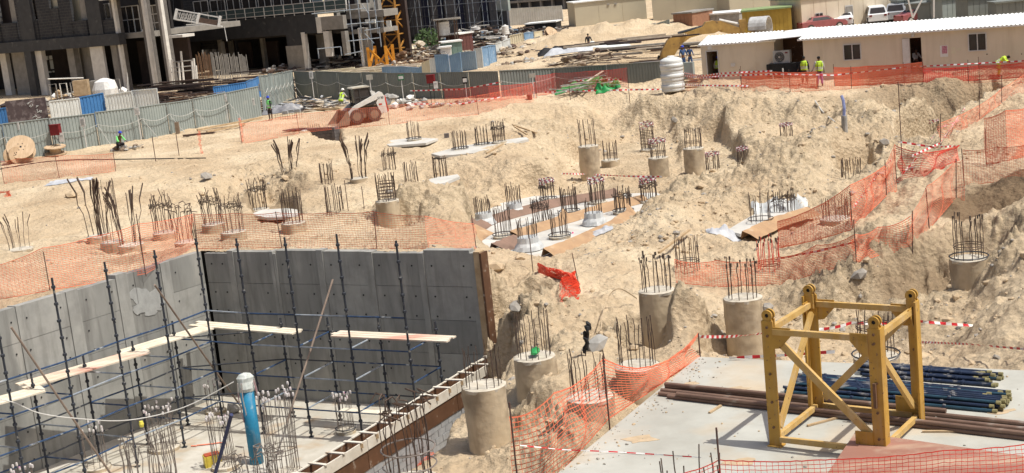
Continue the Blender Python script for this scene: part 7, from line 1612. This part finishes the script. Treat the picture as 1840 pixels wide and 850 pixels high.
car('faded red car half hidden left of the white saloon', 1478, 54, 4.2, .1, M_carr, 'sedan'); car('faded red car at the right of the silver pickup', 1650, 40, 4.0, .3, M_carr, 'sedan'); car('white pickup on the road at the top right', 1830, 4, 4.6, .3, M_carw, 'sedan')
# excavator arm
M_cat = mat('excavator_brown', (.46, .29, .09), (.30, .18, .06), .5, scale=1.5, c3=(.12, .08, .05), s3=2)
Ye = 112.0
def EQ(x, y, dy=0): return DY(x, y, Ye + dy)
ea = thing('excavator_arm', 'long brown excavator boom arching down behind the white tank, bucket raised', 'excavator arm', EQ(1200, 110))
def eplate(pts, nm, mt, th=.7, dy=0): m = MB(); m.slab3([EQ(x, y, dy) for x, y in pts], (0, 1, 0), th); m.build(nm, mt, ea)
eplate([(1184, 108), (1190, 92), (1199, 74), (1208, 65), (1235, 58), (1263, 48), (1268, 40), (1282, 37), (1296, 40), (1300, 52), (1283, 60), (1262, 62), (1240, 68), (1224, 80), (1214, 96), (1206, 110)], 'boom', M_cat)
eplate([(1284, 38), (1296, 38), (1330, 50), (1336, 58), (1330, 64), (1296, 58), (1284, 52)], 'dipper_arm', M_cat, .5, .1)
MB().tube([EQ(1218, 60, .35), EQ(1262, 48, .35)], .12, 8).build('hydraulic_cylinder', M_dark, ea); MB().tube([EQ(1292, 36, .3), EQ(1330, 44, .3)], .12, 8).build('hydraulic_cylinder', M_alu, ea)
eplate([(1328, 36), (1340, 34), (1344, 44), (1336, 60), (1330, 60)], 'bucket_link', M_cat, .4, .1)
cbk = EQ(1350, 52); m = MB(); rr = .95; vs = []; nseg = 12; wd_ = 1.5; dx = Vector((.86, -.5, 0)); dyv = Vector((.5, .86, 0))
for i in range(nseg + 1):
    a = -.4 + (PI * 1.15) * i / nseg
    for r_ in (rr, rr - .08):
        for s_ in (0, 1): vs.append(cbk + Vector((0, 0, .0)) + dyv * (-r_ * math.cos(a) * .9) * -1 + Vector((0, 0, r_ * math.sin(a))) + dx * (s_ * wd_))
fs = []
for i in range(nseg): b0 = i * 4; fs += [(b0, b0 + 1, b0 + 5, b0 + 4), (b0 + 2, b0 + 6, b0 + 7, b0 + 3), (b0, b0 + 4, b0 + 6, b0 + 2), (b0 + 1, b0 + 3, b0 + 7, b0 + 5)]
m.add(vs, fs); m.build('bucket', mat('bucket_steel', (.55, .55, .54), (.35, .34, .33), .4, scale=2), ea)
m = MB(); pts = []
for i in range(nseg + 1): a = -.4 + (PI * 1.15) * i / nseg; pts.append(cbk + dyv * (rr * math.cos(a) * .9) + Vector((0, 0, rr * math.sin(a))))
m.slab3(pts, dx, .05); m.build('bucket_side', M_dust, ea)
for k in range(5): MB().box(cbk + dx * (k * .34 + .08) + dyv * .82 + Vector((0, 0, -.42)), (.1, .1, .28)).build('tooth', M_dark, ea)
MB().tube([EQ(1186, 100, .3), EQ(1183, 118, .3)], .18, 8).build('foot_cylinder', M_black, ea)
# tanks and clutter in the yard
def tank(lab, px, py, r, h, mt=None): p = W(px, py, 0); t = thing('water_tank', lab, 'tank', p, 0, 'white plastic water tanks in the yard'); z0 = 0; pr = []
def tankz(lab, px, y0, y1, wpx, Yd, mt=M_paint):
    p = DY(px, y1, Yd); s_ = PPM(p); h = (y1 - y0) / s_; r = wpx / 2 / s_; t = thing('water_tank', lab, 'tank', p, 0, 'white plastic water tanks in the yard'); pr = []; n = 5
    for i in range(n): z_ = h * i / n; pr += [(r, z_), (r * 1.04, z_ + h * .05), (r * 1.04, z_ + h * .12), (r, z_ + h * .17)]
    pr += [(r, h * .95), (r * .5, h * 1.02), (0, h * 1.03)]; MB().lathe(p, pr, 20).build('shell', mt, t, smooth=True); MB().lathe(p + Vector((0, 0, h)), [(r * .3, 0), (r * .3, .12), (0, .13)], 10).build('lid', mt, t)
    m = MB(); zg = -p.z
    for a in range(4): m.bar(p + Vector((r * math.cos(a * 1.57 + .78), r * math.sin(a * 1.57 + .78), zg)), p + Vector((r * math.cos(a * 1.57 + .78), r * math.sin(a * 1.57 + .78), 0)), .12, .12)
    m.box(p + Vector((0, 0, -.06)), (r * 2, r * 2, .1)); m.build('stand', M_rustd, t)
tankz('large white water tank under a thin roof on the dark stand', 798, 38, 64, 22, 150); tankz('small white water tank right of the large one', 856, 48, 58, 17, 158); tankz('white water tank by the white fence', 909, 46, 62, 12, 150); tankz('white box tank with a black frame at the sand heap', 907, 65, 72, 10, 140, M_paint)
sh_ = thing('shelter', 'flat shelter roof on thin posts over the large white tank', 'shelter', DY(800, 80, 150))
MB().slab3([DY(778, 37, 148), DY(826, 32, 148), DY(828, 34, 153), DY(780, 38, 153)], (0, 0, 1), .12).build('roof', M_greyd, sh_)
for x_ in (786, 816, 820): MB().bar(DY(x_, 36, 149), DY(x_ + 3, 80, 149), .14, .14).build('post', M_rustd, sh_)
shed('dark red container with rusty side in the yard', 828, 96, 852, 92, 2.0, 2, mat('container_red', (.13, .05, .045), (.09, .04, .035), .7), nm='container', cat='container', rib=.5); shed('small green and white cabin in the yard', 797, 103, 832, 99, 1.45, 2, mat('cabin_green', (.17, .25, .22), (.12, .19, .17), .7), nm='container', cat='container', rib=.5); shed('white crate before the green cabin', 793, 106, 812, 104, 1.1, 1, M_paint, nm='crate', cat='crate', rib=.6)
shed('dark low shelter with white sloping roof beside the sheds', 945, 62, 1000, 57, 1.2, 3, M_black, nm='shelter', cat='shelter', rib=.8)
HP = [('scrap heap of rusty rebar ends behind the hoarding', 345, 206, 6.5, 3, 2.3, 'scrap_heap', 'scrap heap', 260, 0, [M_rustd, M_rusty, M_palew], 3.0, 21, .06, .05, .2),
 ('dark stack of long rebar on racks under the black building', 345, 182, 8, 3, 2.4, 'rebar_stack', 'rebar stack', 140, 0, [M_int2, M_rustd], 6, 22, .2, .12, .2),
 ('brown scaffold boards piled before the wide building', 450, 156, 6, 2.5, 1.6, 'board_pile', 'board pile', 110, 0, [M_rustd, M_palew, M_int2], 4, 23, .25, .08, .2),
 ('clutter of pipes and rubble before the grey corner', 575, 122, 7, 3, 1.4, 'scrap_heap', 'scrap heap', 90, 60, [M_greyd, M_rustd, M_palew, M_int2], 2.2, 24, .14, .1, .4),
 ('pale rubble heap with a steel frame on it', 620, 112, 3.0, 2, 1.7, 'rubble_heap', 'rubble heap', 24, 60, [M_greyd, M_palew, M_paint], 2, 25, .12, .1, .6),
 ('stack of long pale timbers behind the dark hoarding', 630, 134, 7, 1.6, .9, 'timber_stack', 'timber stack', 60, 0, [M_palew, M_cream], 7, 26, .22, .12, .2),
 ('scrap around the foot of the tower crane', 735, 112, 5, 3, 1.4, 'scrap_heap', 'scrap heap', 90, 50, [M_rustd, M_palew, M_greyd, M_rusty], 2.2, 27, .16, .1, .35),
 ('jumble of boards and drums left of the white crate', 770, 102, 4, 2.5, 1.6, 'scrap_heap', 'scrap heap', 60, 40, [M_palew, M_greyd, M_cream], 2.4, 28, .25, .12, .5),
 ('clutter of pale sheets on the containers', 870, 84, 6, 3, 2.6, 'scrap_heap', 'scrap heap', 90, 40, [M_paint, M_greyd, M_rustd, M_int], 3.4, 29, .4, .1, .4),
 ('dark clutter between the white tanks', 850, 76, 9, 3, 2.4, 'scrap_heap', 'scrap heap', 120, 40, [M_int, M_rustd, M_greyd, M_bluef], 2.6, 30, .2, .1, .4),
 ('scrap and brush at the foot of the white fence', 930, 64, 7, 3, 1.3, 'scrap_heap', 'scrap heap', 120, 40, [M_int, M_rustd, M_greyd], 3.0, 31, .14, .1, .3),
 ('long dark steel beams and pipes stacked on the sand', 1140, 92, 7, 3, .5, 'steel_stock', 'steel stock', 26, 0, [M_int, M_greyd, M_palew, M_rustd], 7, 32, .2, .12, .2),
 ('brown steel stack on the right of the sand heap', 1120, 76, 4, 2.5, .6, 'steel_stock', 'steel stock', 18, 0, [M_rustd, M_int2, M_palew], 5, 33, .3, .12, .2),
 ('rusty gate frames and pipes behind the dark hoarding', 1160, 118, 6, 2, .5, 'steel_stock', 'steel stock', 18, 0, [M_rustd, M_timber, M_paint], 5, 34, .12, .1, .2),
 ('bundle of brush and boards on the sand behind the hoarding', 1060, 112, 3.0, 1.5, 1.1, 'brush_heap', 'brush heap', 60, 10, [M_dust, M_rustd, M_palew], 2.2, 35, .12, .06, .3),
 ('rubbish strewn along the left slope of the sand heap', 940, 90, 7, 5, .5, 'rubble_heap', 'rubble heap', 50, 120, [M_greyd, M_rustd, M_palew, M_dust], 1.6, 36, .15, .06, .3),
 ('clutter in front of the cream cabins', 1180, 60, 16, 4, .9, 'scrap_heap', 'scrap heap', 120, 40, [M_greyd, M_palew, M_int2, M_paint], 3, 37, .25, .12, .4),
 ('timber and pipes under the trestle near the cable drums', 120, 205, 10, 4, 1.9, 'scrap_heap', 'scrap heap', 160, 20, [M_greyd, M_rustd, M_palew, M_int2], 3, 38, .12, .1, .4),
 ('white and yellow drums and crates before the black building', 150, 190, 6, 2, 1.8, 'scrap_heap', 'scrap heap', 40, 50, [M_paint, M_timber, M_greyd], 1.6, 39, .14, .1, .6)]
HP += [('pale rubbish and boards on the crown of the sand heap', 1060, 74, 6, 4, .5, 'scrap_heap', 'scrap heap', 50, 40, [M_palew, M_greyd, M_dust], 2, 41, .2, .06, .3), ('broken pale blocks between sand heap and steel stock', 1010, 108, 6, 3, .4, 'rubble_heap', 'rubble heap', 20, 70, [M_greyd, M_dust, M_palew], 1.4, 42, .12, .06, .35)]
for a in HP: heap(*a[:3], *a[3:6], a[6], a[7], a[8], a[9], a[10], a[11], a[12], z=Z(W(a[1], a[2], 0).x, W(a[1], a[2], 0).y), bw=a[13], bt=a[14], r=a[15])
cloth('white sheeting over goods on the sand heap', 1022, 92, 4.5, 2.4, .5, M_tarpw, 12); cloth('dark sheeting beside the white one on the sand heap', 995, 94, 3.0, 2.0, .5, M_black, 13); cloth('pale blue-white sheeting near the steel stock', 1090, 84, 4.5, 2.2, .5, M_whitep, 14)
p = W(993, 84, 0); p.z = Z(p.x, p.y) + .5; drum('pale cable drum lying tilted on the sand heap', p, .75, .3, Vector((.5, -.5, .6)).to_track_quat('Z', 'Y').to_matrix())
# green bush in the yard
p = W(770, 92, 0); bu = thing('bush', 'small green bush among the clutter below the scaffolded building', 'bush', p); m = MB(); rg = random.Random(8)
for i in range(420):
    a = rg.uniform(0, 6.28); b_ = math.acos(rg.uniform(-.6, 1)); r_ = rg.uniform(.5, 1) * 1.3; c = p + Vector((r_ * math.sin(b_) * math.cos(a) * 1.2, r_ * math.sin(b_) * math.sin(a), 1.2 + r_ * math.cos(b_) * 1.2)); d = Vector((rg.uniform(-1, 1), rg.uniform(-1, 1), rg.uniform(-.5, 1))).normalized() * .22; q = d.orthogonal().normalized() * .1
    m.add([c - d, c + q, c + d, c - q], [(0, 1, 2, 3)])
tag(m.build('foliage', mat('leaf', (.06, .10, .03), (.03, .055, .018), .8, scale=3), bu), kind='stuff')
for k in range(4): MB().tube([p, p + Vector((RN.uniform(-.6, .6), RN.uniform(-.4, .4), 1.6))], .04, 4).build('stem', M_rustd, bu)
# white posts rack under black frame
rk = thing('pipe_rack', 'rack of pale upright pipes before the black-coated building', 'rack', W(330, 160, 0)); 
for k, (x, y0, y1) in enumerate(((304, 106, 140), (309, 107, 140), (321, 112, 142), (325, 92, 143), (345, 110, 142), (348, 105, 143), (352, 118, 144))): MB().tube([DY(x, y0, 135), DY(x + (y1 - y0) * .14, y1 + 22, 135)], .11, 6).build('pipe', M_cl, rk)
for y_ in (110, 120, 128): MB().tube([DY(308, y_ + 2, 135), DY(348, y_ - 2, 135)], .06, 5).build('cross_pipe', M_cg, rk)
rs = thing('rebar_screen', 'row of thin upright rebar before the dark opening of the wide building', 'rebar row', W(400, 160, 0))
for k in range(46): x = 352 + k * 2.0; a = DY(x, 97 + RN.uniform(-4, 6), 138); MB().tube([a, Vector((a.x, a.y, 0))], .035, 3).build('bar', M_cg if k > 12 else M_rusty, rs)
# hand-rail clutter at far left
hr = thing('guard_rail', 'bent pale guard rails along the front of the black building', 'guard rail', W(150, 178, 0))
for k in range(7):
    x = 88 + k * 19; Yd = 128; a = DY(x, 152 - k * 1.5, Yd); b_ = DY(x + 12, 151 - k * 1.5, Yd); MB().tube([Vector((a.x, a.y, 0)), a, b_, Vector((b_.x, b_.y, 0))], .06, 6).build('rail_hoop', M_cl if k % 2 else M_cg, hr)
MB().tube([DY(86, 142, 128), DY(150, 140, 128)], .07, 5).build('top_rail', M_cl, hr)
tag(MB().box(DY(147, 160, 126), (1.3, .8, 1.6)).build('timber_crate', M_timber, origin=DY(147, 168, 126)), 'orange-brown timber crate before the black building', 'crate')
tag(MB().lathe(DY(190, 166, 126) , [(1.0, -1), (1.1, .3), (.9, 1.0), (.3, 1.25), (0, 1.3)], 14, jit=.08).build('white_sack', M_paint, origin=DY(190, 166, 126)), 'white big bag of rubble before the tall concrete frame', 'big bag')
tag(MB().box(DY(178, 160, 127), (1.4, .8, 1.6)).build('cement_silo_box', M_cg, origin=DY(178, 168, 127)), 'grey steel box left of the white big bag', 'steel box')

# ------------------------------------------------------------------ ground details
m = MB(); rg = random.Random(77)
zones = [((1250, 350), 6, 6, 320), ((1180, 225), 10, 5, 260), ((1450, 260), 11, 9, 420), ((1560, 510), 6, 3, 200), ((1240, 570), 2.5, 2.5, 90), ((900, 520), 2.5, 3, 130), ((1000, 610), 4, 3, 120), ((640, 443), 9, .8, 220), ((1640, 200), 8, 5, 160), ((800, 345), 5, 3, 120), ((480, 340), 4, 3, 120), ((200, 490), 10, 1.5, 90), ((1180, 400), 3, 5, 200), ((1320, 520), 3, 3, 90), ((1000, 560), 4, 4, 100), ((1700, 540), 4, 3, 140), ((1500, 330), 5, 5, 160), ((300, 350), 14, 10, 160), ((1650, 330), 5, 8, 80), ((860, 300), 10, 8, 120), ((980, 235), 5, 5, 100), ((1800, 600), 4, 6, 90), ((1020, 740), 2, 2, 50), ((820, 830), 1.6, 3, 60)]
for (pc, rx, ry, n_) in zones:
    c = W(pc[0], pc[1], -1)
    for i in range(n_):
        x = c.x + rg.gauss(0, .5) * rx; y = c.y + rg.gauss(0, .5) * ry
        if psd(np.array([x]), np.array([y]), PITPOLY)[0] < .1 or psd(np.array([x]), np.array([y]), SLAB)[0] < .2 or psd(np.array([x]), np.array([y]), BLIND)[0] < 0: continue
        r_ = .035 + .1 * rg.random() ** 3.5 + (.14 if rg.random() < .02 else 0); m.rock((x, y, Z(x, y) + r_ * .15), r_, 0 if rg.random() < .72 else 1, rng=rg)
M_clod = mat('clod', (.50, .385, .255), (.38, .29, .19), .95, scale=5, bump=.01); M_stone = mat('stone_grey', (.36, .33, .29), (.25, .225, .195), .95, scale=5, bump=.01)
tag(m.build('sand_clods', [M_clod, M_stone]), kind='stuff')
def stone(lab, px, py, r, mt, flat=.8, nm='boulder', cat='boulder', up=0.4): p = G(px, py); o = MB().rock(p + Vector((0, 0, r * up)), r, 0, flat, rng=random.Random(px)).build(nm, mt, origin=p); tag(o, lab, cat)
stone('grey concrete lump perched beside the pile with fine bars', 1073, 628, .32, M_greyd); stone('dark boulder embedded in the bank left of the ramp foot', 1545, 505, .26, M_stone); stone('dark lump half way up the bank near the trench notch', 1212, 222, .28, M_stone); stone('broken concrete lump on the open sand at the upper left', 130, 355, .35, M_clod, .5); stone('stone on the sand left of the pit corner behind the net', 372, 322, .35, M_stone, .4)
stone('round clod at the end of the far pit wall', 893, 486, .28, M_clod); stone('grey slab of concrete in rubble by the formwork', 930, 572, .3, M_stone, .5); stone('dark stone in the spoil right of the middle pile', 1590, 262, .3, M_stone); stone('brown rock against the right middle pile', 1380, 560, .3, M_stone); stone('lump of concrete on the pit floor by the far corner', 388, 748, .35, M_greyd, .7) if False else None
p = W(420, 742, FLOOR); tag(MB().rock(p + Vector((0, 0, .15)), .3, rng=random.Random(3)).build('boulder', M_greyd, origin=p), 'grey lump of concrete on the pit floor left of the blue pipe', 'boulder')
cloth('patch of pale sheeting lying on sand before the left net panel', 125, 325, 2.4, 1.0, .08, M_tarpw, 21, 'plastic_sheet', cat='plastic sheet'); cloth('white plastic sheet crumpled at the foot of the ramp', 1300, 416, 1.2, .6, .15, M_tarpw, 22, 'plastic_sheet', cat='plastic sheet'); cloth('white plastic sheet round the thin bars on the white slab', 1405, 386, 2.2, 1.1, .08, M_sheet, 23, 'plastic_sheet', cat='plastic sheet')
cloth('crumpled white sheet at the end of the front tan strip', 1078, 419, 1.0, .5, .12, M_tarpw, 24, 'plastic_sheet', cat='plastic sheet'); cloth('pink rag on the blinding slab', 1022, 424, .5, .35, .14, mat('rag_pink', (.6, .03, .16), (.45, .02, .12), .7), 25, 'rag', cat='rag')
p = W(963, 634, -.42); tag(MB().rock(p + Vector((0, 0, .05)), .2, flat=.5, rng=random.Random(9)).build('plastic_bag', M_tarp, origin=p), 'green plastic bag on the head of the pile by the formwork', 'bag')
cable([G(-30, 312) + Vector((0, 0, .04)), G(30, 300) + Vector((0, 0, .04)), G(110, 290) + Vector((0, 0, .05)), G(220, 288) + Vector((0, 0, .05)), G(370, 286) + Vector((0, 0, .05))], .03, M_black, 'black_cable', 'black cable lying on the sand in front of the cable drums')
cable([G(1465, 190) + Vector((0, 0, .2)), G(1478, 205) + Vector((0, 0, .1)), G(1490, 215) + Vector((0, 0, .1)), G(1500, 222) + Vector((0, 0, .1))], .035, M_cable, 'white_hose', 'pale hose running down the spoil bank left of the standpipe')
sp_ = G(1518, 232); st_ = thing('standpipe', 'grey standpipe with a blue hose on the spoil bank', 'standpipe', sp_); zt1 = zt_(sp_, 208); MB().tube([sp_ - Vector((0, 0, .2)), zt1], .14, 10).build('pipe', M_greyd, st_); MB().tube([zt1, DY(1517, 195, sp_.y), DY(1515, 180, sp_.y + .1), DY(1512, 172, sp_.y + .2)], .07, 6).build('hose', mat('hose_blue', (.25, .29, .5), (.2, .22, .4), .5), st_)
for (a, b_, lab) in (((1185, 467), (1240, 428), 'pale timber pole leaning across the middle pile toward the wired bars'), ((922, 232), (965, 250), 'timber plank lying on the bank by the upper trench'), ((925, 236), (948, 252), 'second plank crossing on the bank by the upper trench'), ((875, 285), (905, 270), 'pale batten at the end of the long white slab'), ((1183, 302), (1197, 290), 'thin timber leaning on the taped pile')):
    A = G(*a) + Vector((0, 0, .25)); B = G(*b_) + Vector((0, 0, .3)); tag(MB().bar(A, B, .09, .07).build('timber_pole', M_timber, origin=A), lab, 'timber')
for (x, yb, yt, lab) in ((1622, 310, 150, 'tall thin rebar marker standing before the shaded trench'), (626, 380, 324, 'red-tipped rebar marker left of the tall grey pile'), (655, 378, 335, 'leaning thin marker bar left of the tall grey pile'), (958, 490, 428, 'thin rod standing below the draped pile'), (262, 495, 384, 'thin rod standing at the left pit wall net'), (1095, 700, 640, 'rod') , (1025, 180, 155, 'thin rod at the bank edge below the tarpaulin'), (1132, 186, 160, 'thin rod on the bank edge right of the tarpaulin'), (322, 280, 240, 'thin rod on the sand right of the crouching worker'), (280, 290, 245, 'thin rod with an orange flag by the net panel')):
    if lab == 'rod': continue
    p = G(x, yb); pole(zt_(p, yt), p, .016 if yb > 300 else .022, M_post, lab, 'marker_rod', 'rod')
# pit floor litter
for (x, y, mt, lab) in ((452 * .0 + 383, 836, mat('box_yellow', (.7, .55, .08), (.55, .42, .06), .5), 'yellow box with a red lid on the pit floor'),):
    p = W(x, y, FLOOR); t = thing('tool_box', lab, 'box', p, .4); MB().box(p + Vector((0, 0, .17)), (.5, .32, .34), .4).build('box', mt, t); MB().box(p + Vector((0, 0, .36)), (.44, .28, .03), .4).build('lid', mat('lid_red', (.5, .1, .05), (.4, .08, .04), .6), t)
p = W(372, 800, FLOOR); m = MB()
for i in range(6): m.bar(p + Vector((-.5 + i * .18, RN.uniform(-.05, .05), .03)), p + Vector((-.32 + i * .18, RN.uniform(-.05, .05), .03)), .06, .01)
tag(m.build('orange_strip', M_net, origin=p), 'orange strip of netting lying on the pit floor', 'net strip')
cp_ = W(247, 762, FLOOR + 1.9); 
tag(MB().lathe(DY(254, 762, 35.6), [(.05, -.08), (.07, 0), (.05, .08), (0, .09)], 10).build('yellow_cap', mat('cap_yellow', (.75, .65, .1), (.6, .5, .08), .5), origin=DY(254, 762, 35.6)), 'yellow safety cap on the tallest bar of the rusty cage', 'cap')

cable([G(1080, 600) + Vector((0, 0, .1)), G(1092, 578) + Vector((0, 0, .55)), G(1115, 562) + Vector((0, 0, .7)), G(1146, 556) + Vector((0, 0, .3))], .02, M_clod, 'bent_hose', 'pale bent hose arching over sand left of the middle pile')
p = G(1052, 640); q = DY(1056, 585, p.y); pole(q, p, .014, M_post, 'thin rod carrying a scrap of black plastic', 'marker_rod', 'rod')
m = MB(); rg = random.Random(12)
for i in range(9): c = q + Vector((rg.uniform(-.03, .09) - .02 * i, rg.uniform(-.04, .04), -.07 * i + rg.uniform(-.03, .03))); m.rock(c, .075, flat=1.9, rng=rg)
tag(m.build('plastic_scrap', M_black, origin=q), 'scrap of black plastic caught on the thin rod above the wrapped pile', 'plastic scrap')
for (a, b, w_, h_, mt) in ((362, 388, 74, 102, M_cg), (400, 420, 72, 96, M_int2), (430, 452, 76, 120, M_int2), (480, 500, 74, 118, M_int2)): B_.blk('inner_wall', mt, a, b, w_, h_, 4.5, .2)
for x_ in (336, 372, 412, 470): B_.blk('column', M_cg, x_, x_ + 5, 66, 128, 3.0, .4, z0=0)

m = MB(); rg = random.Random(5)
for i in range(260):
    f = rg.random()
    if i < 150: p = W(1000, 850, 0).lerp(W(1255, 641, 0), f) + Vector((abs(rg.gauss(0, .35)) + .06, 0, 0))
    else: p = W(rg.uniform(1150, 1840), rg.uniform(665, 840), 0)
    m.rock((p.x, p.y, .008), .012 + .035 * rg.random() ** 4, rg.randrange(2), flat=.6, rng=rg)
tag(m.build('slab_grit', [M_clod, M_stone]), kind='stuff')
for k, (x, y, r_) in enumerate(((1150, 790, .22), (1320, 700, .18), (1240, 690, .14), (1330, 830, .2), (1800, 740, .16))):
    p = W(x, y, .0); m = MB(); pts = []
    for j in range(12): a = j * PI / 6; rr = r_ * rg.uniform(.5, 1.2); pts.append((p.x + rr * 1.6 * math.cos(a), p.y + rr * math.sin(a)))
    m.prism(pts, .001, .006); tag(m.build('sand_spill', M_clod, origin=p), kind='stuff')
for k, (x, y, l, a) in enumerate(((1480, 757, .35, .4), (1440, 752, .25, 1.2), (1690, 775, .3, -.3), (1285, 735, .22, .9))):
    p = W(x, y, .02); d = Vector((math.cos(a), math.sin(a), 0)) * l; tag(MB().bar(p - d, p + d, .05, .03).build('timber_offcut', M_timber, origin=p), ('small timber offcut lying inside the yellow mast section', 'short offcut just left of it inside the yellow mast section', 'small offcut on the slab by the right leg of the mast', 'single offcut lying on the open slab left of the mast')[k], 'timber')
